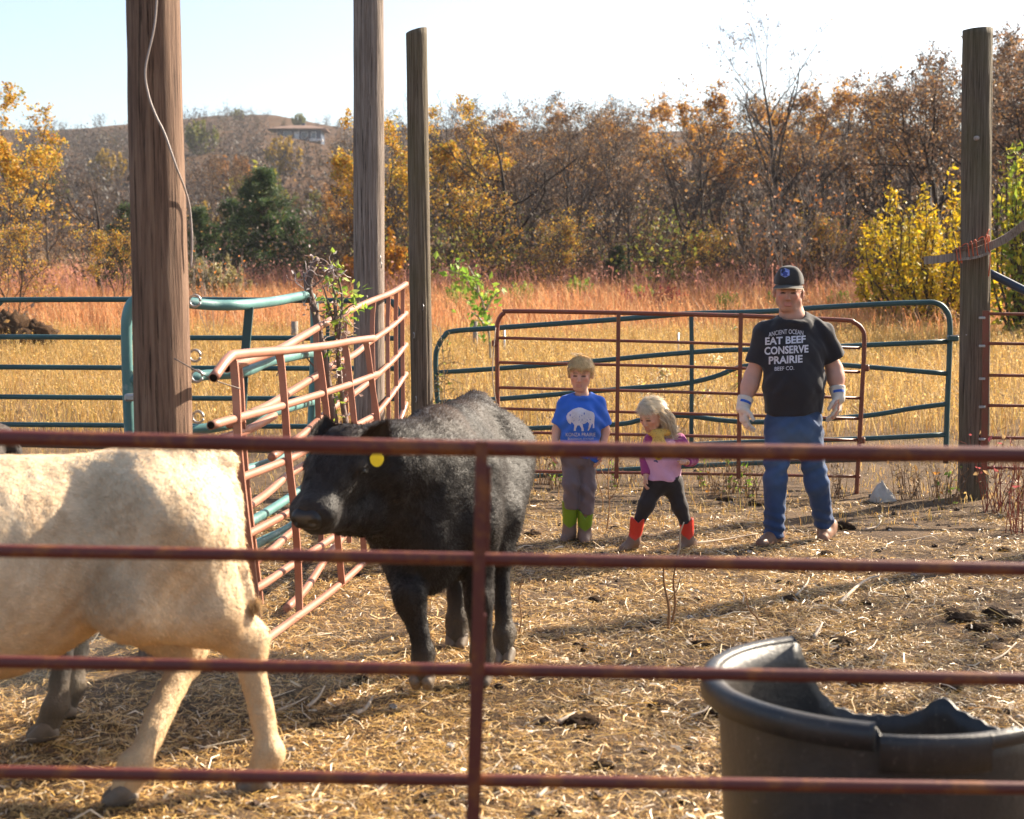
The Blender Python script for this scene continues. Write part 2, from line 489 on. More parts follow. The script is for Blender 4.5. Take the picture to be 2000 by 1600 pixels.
BARKS = {'grey': (.088, .072, .064), 'brown': (.07, .05, .036), 'dark': (.042, .032, .027), 'pale': (.30, .26, .22)}
GOLD = [(.55, .30, .03), (.62, .38, .05), (.45, .20, .03), (.30, .26, .04)]
RUST = [(.16, .088, .052), (.22, .12, .06), (.115, .072, .05), (.32, .17, .055)]
DRY = [(.13, .098, .078), (.18, .13, .098), (.095, .072, .058), (.28, .165, .065)]
def tree_meshes(name, seed, bark='grey', leafn=0, size=.06, cols=DRY, cw=(1, 1, 1, 1), cluster=None, **k):
    g = TreeGen(seed, **k); rg = np.random.default_rng(seed)
    V, Q = prisms(g.seg[0], 6)
    C = np.ones((len(V), 3)) * BARKS[bark]
    trunk = mesh(name + '_trunk', V, Q, M['bark'], C)
    V, Q = prisms(g.seg[1], 3)
    C = np.ones((len(V), 3)) * np.array(BARKS[bark]) * 1.25
    mb = MB(); mb.add(V, Q, C); nq = len(Q); nl = 0
    if leafn:
        T = np.array(g.tips)[:, :3]
        if cluster:                            # leaves gather where a slow noise is high
            w = np.clip(vnoise(T, cluster[0], seed) - cluster[1], 0, 1) + .02
            if len(cluster) > 2: w = w * np.clip((T[:, 2] / k.get('H', 8) - cluster[2]) * 3, .02, 1)
            idx = rg.choice(len(T), leafn, p=w / w.sum())
        else: idx = rg.integers(0, len(T), leafn)
        V, Q, C = leaves(T[idx], size, rg, cols, cw)
        mb.add(V, Q, C); nl = len(Q)
    me = mb.build(name + '_crown', [M['bark'], M['leaf']], smooth=False)
    me.polygons.foreach_set('material_index', np.concatenate([np.zeros(nq, np.int32), np.ones(nl, np.int32)]))
    return trunk, me

def put_tree(kind, meshes, x, y, sc, rz, label, group=None, cat='tree', sz=1.0, lean=0.0):
    r = empty(kind, (x, y, float(gz(x, y)) if y < 122 else float(hillz(x, y))), label, cat, group, rz)
    r.scale = (sc, sc, sc * sz); r.rotation_euler[1] = lean
    obj('trunk', meshes[0], r); obj('crown', meshes[1], r)
    return r

TM = {}
TM['oak'] = tree_meshes('oak', 3, 'dark', 4600, .085, RUST + DRY, [3, 3, 3, 1, 2, 1, 3, 1], H=8, r=.15, kids=(13, 7, 5, 3))
TM['brown'] = tree_meshes('brown', 11, 'grey', 2600, .07, DRY + RUST, [2, 2, 3, 1, 1, 1, 1, .5], H=8, r=.12, kids=(12, 7, 5, 3), ang=(42, 40, 45, 45))
TM['brown2'] = tree_meshes('brown_two', 12, 'brown', 2400, .07, DRY + RUST, [2, 1, 3, 1, 2, 1, 2, .5], H=8, r=.12, kids=(11, 7, 5, 4), ang=(36, 40, 45, 45), start=.3)
TM['bare'] = tree_meshes('bare', 21, 'grey', 500, .07, DRY, H=9, r=.13, kids=(12, 7, 5, 4), ang=(38, 35, 40, 40), start=.3, trop=(.04, .09, .08, .06))
TM['bare2'] = tree_meshes('bare_two', 24, 'brown', 900, .07, DRY, H=9, r=.14, kids=(10, 7, 5, 4), ang=(44, 38, 40, 40), forks=2, start=.35, trop=(.03, .07, .06, .05))
TM['bare3'] = tree_meshes('bare_three', 29, 'dark', 300, .07, DRY, H=9, r=.17, kids=(9, 7, 5, 4), ratio=(.62, .55, .5, .5), ang=(55, 40, 42, 40), wig=(.14, .22, .25, .3), start=.3)
TM['orange'] = tree_meshes('orange', 33, 'grey', 4600, .088, [(.52, .24, .05), (.60, .34, .06), (.30, .15, .06), (.26, .17, .1)], [3, 2, 2, 3], cluster=(.8, .0, .35), H=8, r=.12, kids=(12, 7, 5, 3))
TM['gold'] = tree_meshes('gold', 36, 'grey', 6000, .09, GOLD, [3, 3, 1, 2], cluster=(.7, -.2, .2), H=7, r=.11, kids=(12, 7, 5, 3), ang=(38, 40, 45, 45))
TM['goldlow'] = tree_meshes('gold_low', 38, 'brown', 3800, .085, GOLD + DRY, [2, 2, 2, 2, 2, 1, 1, 1], cluster=(.9, -.1), H=6, r=.08, kids=(12, 7, 5, 3), forks=2, start=.15)
TM['sapling'] = tree_meshes('sapling', 41, 'pale', 60, .08, [(.55, .2, .04)], [1], H=4, r=.03, kids=(6, 4, 3), ang=(22, 25, 30, 30), forks=4, start=.3, minr=.006, wig=(.04, .07, .1, .1))

# yellow bush: thick upright leafy shoots
def leafy_bush(name, seed, H, Wd, nshoot, nleaf, size, cols, cw, bark='brown', low=.03, hvar=.35):
    rg = np.random.default_rng(seed); mb = MB(); seg = []; P = []
    for i in range(nshoot):
        a = rg.uniform(0, 6.283); rr = Wd * math.sqrt(rg.random()) * .42
        h = H * rg.uniform(1 - hvar, 1) * (1 - .35 * (rr / (Wd * .45)) ** 2)
        b = np.array([rr * .3 * math.cos(a), rr * .3 * math.sin(a), 0]); t = np.array([rr * math.cos(a) * 1.1, rr * math.sin(a) * 1.1, h])
        t[:2] += rg.normal(0, .12, 2) * Wd * .2
        pts = [b + (t - b) * u + np.array([rr * math.cos(a), rr * math.sin(a), 0]) * .25 * math.sin(u * 3.14) + rg.normal(0, .03, 3) for u in np.linspace(0, 1, 7)]
        for u in range(6): seg.append((*pts[u], *pts[u + 1], .022 * (1 - u / 7) * H / 3 + .004, .022 * (1 - (u + 1) / 7) * H / 3 + .003))
        pts = np.array(pts)
        u = rg.uniform(low, 1, nleaf) ** .8 * 5.99; k = u.astype(int); f = (u - k)[:, None]
        P.append(pts[k] * (1 - f) + pts[k + 1] * f + rg.normal(0, .10 * H / 3, (nleaf, 3)) * (1.25 - u[:, None] / 7))
    V, Q = prisms(seg, 4); mb.add(V, Q, BARKS[bark]); nq = len(Q)
    V, Q2, C = leaves(np.concatenate(P), size, rg, cols, cw, 1.9, .02)
    mb.add(V, Q2, C)
    me = mb.build(name, [M['bark'], M['leaf']], smooth=False)
    me.polygons.foreach_set('material_index', np.concatenate([np.zeros(nq, np.int32), np.ones(len(Q2), np.int32)]))
    return me

def cedar(name, seed, H, Wd, n=150):
    rg = np.random.default_rng(seed); P = []; D = []; seg = [(0, 0, 0, 0, 0, H * .5, .12, .07), (0, 0, H * .5, .05, 0, H * .97, .07, .015)]
    for i in range(n):
        h = H * rg.uniform(.06, .98) ; L = Wd * .5 * (1.02 - h / H) ** .7 * rg.uniform(.55, 1.15)
        a = rg.uniform(0, 6.283); d = np.array([math.cos(a), math.sin(a), rg.uniform(.15, .75)]); d /= np.linalg.norm(d)
        o = np.array([0, 0, h * .95]); seg.append((*o, *(o + d * L), .02, .006))
        m = int(26 * max(.4, L))
        t = rg.uniform(.2, 1.02, m)[:, None]
        P.append(o + d * L * t + rg.normal(0, .12, (m, 3)) * (1.3 - t)); D.append(np.tile(d, (m, 1)) + rg.normal(0, .45, (m, 3)))
    P = np.concatenate(P); D = np.concatenate(D); D /= np.linalg.norm(D, axis=1)[:, None]
    rep = 9; P = np.repeat(P, rep, 0) + rg.normal(0, .055, (len(P) * rep, 3)); D = np.repeat(D, rep, 0) + rg.normal(0, .5, (len(P), 3)); D /= np.linalg.norm(D, axis=1)[:, None]
    N = np.cross(D, rg.normal(0, 1, P.shape)); N /= np.linalg.norm(N, axis=1)[:, None]
    s = rg.uniform(.06, .14, (len(P), 1))
    V = np.stack([P + N * s * .16, P - N * s * .16, P + D * s], 1).reshape(-1, 3)
    cols = np.array([(.045, .085, .03), (.065, .11, .04), (.03, .06, .035), (.10, .13, .035)])
    C = np.repeat(cols[rg.integers(0, 4, len(P))] * rg.uniform(.7, 1.3, (len(P), 1)), 3, 0)
    Vt, Qt = prisms(seg, 5)
    return mesh(name + '_trunk', Vt, Qt, M['bark'], np.ones((len(Vt), 3)) * BARKS['brown']), mesh(name + '_crown', V, np.arange(len(V)).reshape(-1, 3), M['leaf'], C, False)
TM['cedar'] = cedar('cedar', 5, 5.2, 4.2, 170)
TM['cedar2'] = cedar('cedar_two', 6, 4.2, 3.0, 110)

def top_z(me):
    a = np.empty(len(me.vertices) * 3, np.float32); me.vertices.foreach_get('co', a); return float(np.percentile(a[2::3], 99.9))
HT = {k: max(top_z(v[0]), top_z(v[1])) for k, v in TM.items()}
def at(px, y): return (px - 1000) / F * y
WG = 'trees of the autumn woodland behind the gates'
BARE = 'bare grey tree among the others of the woodland beyond the two gates'
LEAFY = 'brown-leaved tree among the others of the woodland beyond the two gates'
RT = random.Random(5)
# (pixel x, distance, pixel y of the top, mesh, label)
special = [
    (60, 44, 185, 'gold', 'golden-leaved tree against the sky at the far left, left of the tall reddish pole', 'goldenleaf_tree'),
    (-60, 40, 300, 'goldlow', 'yellow-leaved scrub tree cut by the left edge of the picture', 'goldenleaf_tree'),
    (30, 33, 400, 'goldlow', 'low yellow-green sapling tree standing in the rust grass at the far left', 'goldenleaf_tree'),
    (200, 40, 300, 'bare3', 'bare twiggy tree just left of the tall reddish pole', 'bare_tree'),
    (235, 36, 420, 'goldlow', 'orange-brown scrub tree touching the left side of the reddish pole', 'goldenleaf_tree'),
    (630, 62, 262, 'bare2', 'pale feathery half-bare tree below the house on the hill', 'bare_tree'),
    (655, 55, 385, 'bare', 'dark purplish twiggy tree between the cedars and the split grey pole', 'bare_tree'),
    (775, 46, 225, 'gold', 'orange-gold tree showing between the two grey poles', 'goldenleaf_tree'),
    (715, 48, 345, 'orange', 'small orange tree behind the split grey pole', 'goldenleaf_tree'),
    (880, 50, 205, 'gold', 'gold-topped tree just right of the shorter grey pole', 'goldenleaf_tree'),
    (985, 47, 185, 'bare3', 'bare dark tree with spreading forks above the boy', 'bare_tree'),
    (1100, 56, 200, 'brown', 'rounded brown oak rising behind the boy and the girl', 'oak_tree'),
    (1200, 60, 205, 'brown2', 'second rounded brown oak right of the one behind the boy', 'oak_tree'),
    (1330, 52, 165, 'orange', 'tree with orange top left of the tallest bare tree', 'oak_tree'),
    (1520, 48, 20, 'bare', 'tallest bare tree, its forked top rising over the woodland into the sky above the man', 'bare_tree'),
    (1570, 56, 150, 'orange', 'tree with golden top right behind the tallest bare tree', 'oak_tree'),
    (1665, 52, 165, 'orange', 'golden-topped tree third from the right-hand post', 'oak_tree'),
    (1480, 45, 250, 'bare3', 'crooked bare tree leaning left beside the tallest bare tree', 'bare_tree'),
    (1760, 50, 105, 'bare', 'thin bare tree with white-lit twigs left of the right-hand post', 'bare_tree'),
    (1830, 40, 75, 'oak', 'big russet oak left of the right-hand post', 'oak_tree'),
    (1975, 36, 45, 'oak', 'big russet oak at the right edge behind the right-hand post', 'oak_tree'),
    (2120, 40, 60, 'oak', 'russet oak cut off by the right edge of the picture', 'oak_tree'),
    (1900, 52, 70, 'brown', 'tall brown tree directly behind the right-hand post', 'oak_tree'),
    (1720, 58, 140, 'brown2', 'brown tree against the sky left of the big russet oak', 'oak_tree'),
    (940, 44, 330, 'goldlow', 'low golden tree at the woodland edge above the red gate\'s left corner', 'goldenleaf_tree'),
    (1090, 43, 400, 'goldlow', 'low golden tree at the woodland edge above the boy', 'goldenleaf_tree'),
    (1380, 43, 430, 'goldlow', 'low yellow tree at the woodland edge between the girl and the man', 'goldenleaf_tree'),
    (1640, 44, 400, 'goldlow', 'low yellow tree at the woodland edge right of the man\'s cap', 'goldenleaf_tree'),
    (1700, 40, 420, 'bare3', 'low bare tree with crooked limb left of the yellow bush', 'bare_tree'),
]
for px, d, top, kind, lab, nm in special:
    x = at(px, d); H0 = HT[kind]
    H = EYE + (587 - top) / F * d - float(hgt(x, d))
    put_tree(nm, TM[kind], x, d, H / H0, RT.uniform(0, 6.28), lab, 'trees told apart in the woodland')
fill = []
for row, (d, tops) in enumerate([(48, (240, 320)), (55, (200, 270)), (64, (180, 225)), (76, (172, 212)), (86, (170, 205))]):
    for i in range(12):
        px = 790 + i * 116 + RT.uniform(-45, 45) + (row % 2) * 55
        if px > 2150: continue
        fill.append((px, d + RT.uniform(-2.5, 2.5), RT.uniform(*tops) - max(0, px - 1550) * .22, RT.choice(['brown', 'bare2', 'bare', 'bare2', 'brown', 'bare', 'brown2', 'orange' if row > 1 else 'bare3', 'bare3'])))
for i in range(9):
    fill.append((-80 + i * 95 + RT.uniform(-30, 30), 62 + RT.uniform(-5, 12), RT.uniform(300, 370) if i > 2 else RT.uniform(270, 330), RT.choice(['bare', 'bare2', 'brown', 'brown2'])))
for px, d, top, kind in fill:
    x = at(px, d); H0 = HT[kind]
    H = EYE + (587 - top) / F * d - float(hgt(x, d)); bare_ = kind.startswith('bare')
    if px < 760: lab, gr = ('bare grey tree in the hollow between the left edge and the split grey pole' if bare_ else 'brown-leaved tree in the hollow between the left edge and the split grey pole'), ('bare trees in the left hollow' if bare_ else 'leafy trees in the left hollow')
    else: lab, gr = (BARE if bare_ else LEAFY), ('bare trees of the woodland' if bare_ else 'brown-leaved trees of the woodland')
    put_tree('bare_tree' if bare_ else 'oak_tree', TM[kind], x, d, H / H0, RT.uniform(0, 6.28), lab, gr)
# cedars
for px, d, top, w, k, lab in [(520, 52, 322, 1.0, 'cedar', 'big dark green cedar, its crown the widest, in the middle distance'), (455, 54, 385, .9, 'cedar2', 'dark green cedar close on the left of the big one'),
                              (395, 50, 400, 1.0, 'cedar2', 'mossy green cedar just right of the tall reddish pole'), (575, 50, 420, .8, 'cedar2', 'short cedar at the right foot of the big one'),
                              (1205, 47, 478, .9, 'cedar2', 'small dark cedar at the foot of the woodland above the girl'), (1285, 48, 500, .7, 'cedar2', 'lowest dark cedar at the woodland edge between girl and man'), (255, 44, 395, .8, 'cedar2', 'dark evergreen behind the left side of the tall reddish pole')]:
    x = at(px, d); H = EYE + (587 - top) / F * d - float(hgt(x, d)); h0 = 5.2 if k == 'cedar' else 4.2
    c_ = put_tree('cedar_tree', TM[k], x, d, H / h0, RT.uniform(0, 6), lab, 'cedars'); c_.scale = (H / h0 * 1.35, H / h0 * 1.35, H / h0)
# bushes
yb = leafy_bush('yellow_bush', 9, 3.9, 3.5, 70, 150, .062, [(.52, .35, .015), (.60, .42, .02), (.32, .28, .03), (.46, .26, .02)], [3, 2, 2, 1], hvar=.55)
x = at(1815, 31); b = obj('yellow_bush', yb, label='bright yellow bush left of the right-hand post, behind the green gate', cat='bush', loc=(x, 31, float(gz(x, 31)) - .1))
for px, d, h, wd, cols, lab in [(500, 150, 9.5, 7.0, [(.24, .24, .04), (.32, .27, .04)], 'yellow-green round tree above the cedars'), (700, 44, 1.6, 1.2, [(.6, .26, .03), (.5, .2, .03)], 'little orange bush right of the split grey pole foot'),
                            (752, 45, 2.4, 1.3, [(.6, .26, .03), (.62, .34, .04)], 'tall orange bush between the two grey poles'), (430, 40, 1.7, 2.0, [(.26, .22, .1), (.3, .25, .1)], 'olive scrub bush right of the tall reddish pole'), (2010, 28, 4.6, 1.9, [(.20, .26, .03), (.42, .36, .03)], 'yellow-green bush at the right edge of the picture')]:
    x = at(px, d); me = leafy_bush('bush', int(px), h, wd, 36, 70, .09 if d < 60 else .34, cols, [1] * len(cols))
    obj('round_bush', me, label=lab, cat='bush', group='lone bushes', loc=(x, d, float(gz(x, d)) - .1))
fb = [leafy_bush('crown', 70 + i, 5.2, 5.5, 26, 60, .34, c, [1] * len(c)) for i, c in enumerate([[(.34, .22, .03), (.26, .17, .03)], [(.13, .15, .03), (.18, .17, .03)], [(.30, .13, .03), (.22, .10, .03)]])]
for i, (px, d, k, s_, lab) in enumerate([(410, 120, 0, .9, 'round golden tree in the hollow right of the reddish pole'), (605, 135, 1, 1., 'dull green tree below the hill house'), (160, 125, 2, .9, 'rusty round tree in the hollow left of the reddish pole'), (660, 150, 2, 1.1, 'rusty round tree left of the split grey pole'),
                             (90, 160, 1, 1.1, 'dark green round tree low on the hill at the far left'), (455, 180, 2, 1.2, 'rusty round tree halfway up the hill'), (220, 210, 0, 1.1, 'golden round tree halfway up the hill beside the reddish pole'), (560, 215, 0, 1.2, 'pale golden round tree halfway up the hill below the house'), (400, 260, 1, 1.3, 'dark green bush high on the hill'), (590, 385, 1, .8, 'small dark green bush on the ridge right of the hill house'), (470, 398, 1, .7, 'small dark green bush on the ridge left of the hill house')]):
    x = at(px, d); o = obj('round_tree', fb[k], label=lab, cat='tree', group='coloured trees on the hillside', loc=(x, d, float(gz(x, d) if d < 122 else hillz(x, d)) - .1), rz=i); o.scale = (s_, s_, s_)
for i, (px, d) in enumerate([(1545, 40), (1480, 41), (1605, 42)]):
    x = at(px, d); put_tree('pale_sapling', TM['sapling'], x, d, (.95, .7, .8)[i], i * 2., ['white-stemmed sapling whips rising behind the man\'s cap', 'white-stemmed sapling whips left behind the man', 'white-stemmed sapling whips right behind the man'][i], 'pale saplings')
x = at(420, 26); put_tree('pale_sapling', TM['sapling'], x, 26, .45, 1, 'pale thorny sapling in rust grass right of the tall reddish pole', 'pale saplings')

# undergrowth: one mass of twiggy scrub under and behind the trees
def scrub(seed, H, n, leafn, cols, bark):
    rg = np.random.default_rng(seed); seg = []; P = []
    for i in range(n):
        a = rg.uniform(0, 6.283); t = rg.uniform(.1, .75); d = np.array([math.cos(a) * t, math.sin(a) * t, 1.]); d /= np.linalg.norm(d)
        p = np.array([rg.normal(0, .2), rg.normal(0, .2), 0]); L = H * rg.uniform(.5, 1.0) / 4
        for k in range(4):
            d2 = d + rg.normal(0, .18, 3); d2 /= np.linalg.norm(d2); q = p + d2 * L
            seg.append((*p, *q, .014 * (1 - k / 5), .014 * (1 - (k + 1) / 5)))
            for c in range(2):
                d3 = d2 + rg.normal(0, .6, 3); d3 /= np.linalg.norm(d3); e = q + d3 * L * .7; seg.append((*q, *e, .008, .004)); P.append(e)
            p, d = q, d2; P.append(q)
    V, Q = prisms(seg, 3); P = np.array(P)
    Vl, Ql, Cl = leaves(P[rg.integers(0, len(P), leafn)], .085 if n > 8 else .16, rg, cols, [1] * len(cols), 1.4, .22)
    return V, Q, np.ones((len(V), 3)) * np.array(BARKS[bark]), Vl, Ql, Cl
SB = [scrub(1, 3.0, 12, 190, DRY, 'grey'), scrub(2, 2.4, 12, 230, RUST, 'brown'), scrub(3, 2.2, 11, 260, [(.20, .22, .04), (.34, .30, .05), (.14, .16, .04)], 'brown'), scrub(4, 3.6, 13, 140, DRY, 'grey'),
      scrub(5, 3.0, 6, 110, [(.055, .045, .04), (.075, .058, .05)], 'dark'), scrub(6, 3.2, 6, 120, [(.07, .05, .04), (.05, .042, .04)], 'dark'), scrub(7, 2.6, 6, 110, [(.11, .065, .03), (.06, .055, .03)], 'dark')]
def scatter(name, items, label):
    mb = MB(); a = MB()
    for k, x, y, sc, rz in items:
        c, s = math.cos(rz), math.sin(rz); M3 = np.array([[c, -s, 0], [s, c, 0], [0, 0, 1]]) * sc
        z = float(gz(x, y)) if y < 122 else float(hillz(x, y))
        V, Q, C, Vl, Ql, Cl = SB[k]
        mb.add(V @ M3.T + (x, y, z), Q, C); a.add(Vl @ M3.T + (x, y, z), Ql, Cl)
    nq = sum(len(f) for f in mb.F4); n0 = mb.n
    for V, C in zip(a.V, a.C): mb.V.append(V); mb.C.append(C)
    mb.F4 += [f + n0 for f in a.F4]
    me = mb.build(name, [M['bark'], M['leaf']], smooth=False)
    nt = len(me.polygons); mi = np.zeros(nt, np.int32); mi[nq:] = 1; me.polygons.foreach_set('material_index', mi)
    return obj(name, me, label=label, cat='undergrowth', kind='stuff')
it = []
for i in range(230):
    d = RT.uniform(43, 80); px = RT.uniform(690, 2250)
    it.append((RT.choice([0, 1, 3, 0, 1, 3, 2]) if d > 47 else RT.choice([0, 1, 2, 1]), at(px, d), d, RT.uniform(.7, 1.3) * (1 + (d - 45) / 60), RT.uniform(0, 6.28)))
for i in range(80):
    d = RT.uniform(42, 95); px = RT.uniform(-200, 720)
    it.append((RT.choice([0, 1, 3, 1, 0]), at(px, d), d, RT.uniform(.7, 1.2), RT.uniform(0, 6.28)))
for i in range(80):
    d = RT.uniform(80, 97); it.append((RT.choice([4, 5, 6]), at(RT.uniform(760, 2250), d), d, RT.uniform(1.8, 2.6), RT.uniform(0, 6.28)))
scatter('undergrowth', it, 'tangled brown scrub filling the foot of the woodland')
it = []
for i in range(440):
    d = 88 + 330 * RT.random() ** 1.1; px = RT.uniform(-150, 860)
    x = at(px, d)
    if d > 385 and RT.random() < .6: continue
    if 515 < px < 660 and 255 < d < 345: continue
    it.append((RT.choice([4, 5, 4, 5, 6]), x, d, RT.uniform(1.3, 2.3) * (1 if d < 360 else .7), RT.uniform(0, 6.28)))
for i in range(70):
    px = RT.uniform(-60, 800)
    if 530 < px < 650 or px < 190: continue
    d = RT.uniform(385, 414); it.append((RT.choice([4, 5, 6]), at(px, d), d, RT.uniform(.7, 1.7), RT.uniform(0, 6.28)))
scatter('far_woodland', it, 'hazy grey-brown brush covering the slope of the far hill')
# ================================================================ HOUSE ON THE HILL
def far_house():
    hy_ = 330.0
    x0, x1 = at(543, hy_), at(640, hy_); zb = float(hillz((x0 + x1) / 2, hy_))
    zt = EYE + (587 - 251) / F * hy_
    r = empty('hill_house', ((x0 + x1) / 2, hy_, zt - 3.4), 'low dark blue house with a broad roof on the hillside', 'house')
    wall_m = plain('house_wall_paint', (.025, .045, .085), .7); roof_m = plain('house_roof_shingles', (.20, .12, .085), .8)
    trim_m = plain('house_trim_paint', (.55, .55, .56), .6); glass = plain('house_window_glass', (.03, .045, .07), .15, .6)
    w = x1 - x0
    def part(name, c, s, m, parent=r):
        V, Fs = bevel_box(c, s, .03); return obj(name, mesh(name, V, Fs, m, smooth=False), parent)
    part('wall', (0.2, 0, .4), (w * .86, 6, 4.0), wall_m)
    V = np.array([(-w * .62, -4.2, 2.35), (w * .56, -4.2, 2.35), (w * .56, 4.2, 2.35), (-w * .62, 4.2, 2.35), (-w * .20, 0, 3.5), (w * .22, 0, 3.5),
                  (-w * .62, -4.2, 2.18), (w * .56, -4.2, 2.18), (w * .56, 4.2, 2.18), (-w * .62, 4.2, 2.18)])
    obj('roof', mesh('roof', V, [np.array([(0, 1, 5, 4), (2, 3, 4, 5), (0, 6, 7, 1), (1, 7, 8, 2), (2, 8, 9, 3), (3, 9, 6, 0), (9, 8, 7, 6)]), np.array([(1, 2, 5), (3, 0, 4)])], roof_m, smooth=False), r)
    part('chimney', (w * .05, 1, 3.6), (.8, .8, 1.0), wall_m)
    for cx, sx, sz in ((-w * .22, 1.5, 1.6), (w * .12, 1.3, 1.3), (w * .30, .9, 1.3)):
        f = part('window', (cx, -3.03, .9), (sx + .25, .1, sz + .25), trim_m)
        part('pane', (cx, -3.08, .9), (sx, .08, sz), glass, f)
    part('door', (w * -.03, -3.04, .6), (1.1, .1, 2.1), trim_m)
    part('porch', (w * .34, -3.6, -.3), (w * .3, 1.6, .5), trim_m)
far_house()

# ================================================================ MEADOW GRASS
def blades(P, h, w, rg, cols, cw, bend=.6, seg2=True, heads=None):
    """upright grass blades with a bend; P (n,3) roots"""
    n = len(P); a = rg.uniform(0, 2 * math.pi, n); d = np.stack([np.cos(a), np.sin(a), np.zeros(n)], -1)
    sdir = np.stack([-np.sin(a + rg.normal(0, .5, n)), np.cos(a), np.zeros(n)], -1)
    H_ = (h * rg.uniform(.45, 1.15, n))[:, None]; w_ = w * rg.uniform(.6, 1.4, n)[:, None]
    b = bend * rg.uniform(.1, 1.3, n)[:, None] * H_
    up = np.array([0, 0, 1.])
    mid = P + up * H_ * .55 + d * b * .3; tip = P + up * H_ * (1 - .25 * (b / H_) ** 2) + d * b
    cols = np.asarray(cols); ci = rg.choice(len(cols), n, p=np.asarray(cw) / np.sum(cw))
    C0 = cols[ci] * rg.uniform(.7, 1.25, (n, 1))
    V = np.stack([P - sdir * w_ / 2, P + sdir * w_ / 2, mid + sdir * w_ * .45, mid - sdir * w_ * .45, tip], 1).reshape(-1, 3)
    i = np.arange(n)[:, None] * 5
    Q = (i + np.array([[0, 1, 2, 3]])); T = i + np.array([[3, 2, 4]])
    C = np.repeat(C0, 5, 0)
    return V, [Q, T], C, tip, C0
def in_view(n, y0, y1, rg, power=1.0, margin=1.25, mid=0.0):
    y = y0 + (y1 - y0) * rg.random(n) ** power
    # density even per area: weight by width
    keep = rg.random(n) < (y / y1)
    y = y[keep]
    x = (rg.random(len(y)) - .5) * .72 * y * margin + mid
    return x, y
GOLDG = [(.50, .30, .085), (.56, .37, .13), (.40, .22, .06), (.62, .45, .20), (.34, .25, .07)]
RUSTG = [(.50, .21, .085), (.58, .28, .12), (.42, .17, .07), (.58, .36, .17)]
rg = np.random.default_rng(17)
def field(name, y0, y1, n, h, w, cols, cw, label, headsz, seedn, thr, clump=(1.2, -.1), hn=.3, kind_cat='grass'):
    x, y = in_view(n, y0, y1, rg)
    P = np.stack([x, y, np.zeros(len(x))], -1)
    nz = vnoise(P, clump[0], seedn); edge = vnoise(P, .45, seedn + 3) * thr
    keep = (nz > clump[1] - rg.random(len(x)) * .9) & (y > y0 + edge + thr) & (y < y1 - edge)
    P = P[keep]; P[:, 2] = gz(P[:, 0], P[:, 1]) - .01
    hh = h * (1 + hn * nz[keep])
    V, Fs, C, tip, C0 = blades(P, hh, w, rg, cols, cw)
    mb = MB(); mb.add(V, Fs, C)
    k = rg.random(len(tip)) < headsz[1]                     # seed heads: small fluffs near the tips
    T = np.repeat(tip[k], headsz[2], 0); T = T - np.array([0, 0, 1.]) * rg.uniform(0, .3, (len(T), 1)) * h + rg.normal(0, headsz[0] * .7, T.shape)
    Vl, Ql, Cl = leaves(T, headsz[0], rg, np.asarray(cols) * 1.15, cw, 1.8, .005)
    mb.add(Vl, Ql, Cl)
    return obj(name, mb.build(name, M['grass'], smooth=False), label=label, cat=kind_cat, kind='stuff')
field('golden_grass', 14.5, 30, 105000, .42, .006, GOLDG + [(.22, .15, .08)], [3, 3, 3, 2, 2, 2], 'golden weedy grass of the near meadow', (.019, .45, 2), 3., 1.0)
field('rust_grass', 27, 64, 115000, .80, .013, RUSTG, [3, 3, 2, 2], 'tall rust-red prairie grass below the treeline', (.026, .25, 2), 11., 1.5, (.5, -.5), .25)
field('pink_grass', 40, 48, 9000, 1.15, .02, [(.42, .19, .15), (.50, .25, .18)], [1, 1], 'tall reddish stems among the rust grass', (.05, .5, 3), 5., .6, (.4, .25), .25)
# thin remains of grass at the back of the corral
field('sparse_grass', 9.6, 16.5, 17000, .10, .005, GOLDG + [(.2, .15, .09)], [2, 2, 2, 1, 2, 4], 'short sparse dry grass at the back of the corral', (.012, .15, 2), 7., .3, (1.6, .15), .4)
# sumac
sm = leafy_bush('red_sumac', 22, 1.0, 2.6, 40, 26, .08, [(.36, .06, .06), (.28, .04, .06), (.45, .16, .10)], [2, 1, 1], low=.3)
for px, d, s, lab in [(1275, 38, .8, 'crimson sumac thicket in the rust grass above the red gate'), (1120, 40, .5, 'small crimson sumac in the rust grass right of the boy')]:
    obj('red_sumac', sm, label=lab, cat='shrub', group='red sumacs', loc=(at(px, d), d, float(gz(at(px, d), d)))).scale = (s, s, s)
gm = leafy_bush('green_weed', 25, 1.5, 1.8, 24, 40, .10, [(.20, .32, .04), (.30, .36, .05)], [1, 1])
for i, (px, d, s) in enumerate([(1420, 36, .4), (1520, 38, .4), (1250, 40, .4), (1020, 39, .45), (900, 37, .5), (1640, 37, .4), (1130, 41, .5)]):
    o = obj('green_weed', gm, label=['bright green weed left behind the man', 'bright green weed behind the man\'s cap', 'green weed above the girl', 'green weed between the shorter grey pole and the boy', 'green weed right of the shorter grey pole', 'green weed right behind the man', 'green weed above the boy'][i], cat='weed', group='green weeds at the treeline', loc=(at(px, d), d, float(gz(at(px, d), d))))
    o.scale = (s, s, s * 1.3); o.rotation_euler = (0, 0, i)

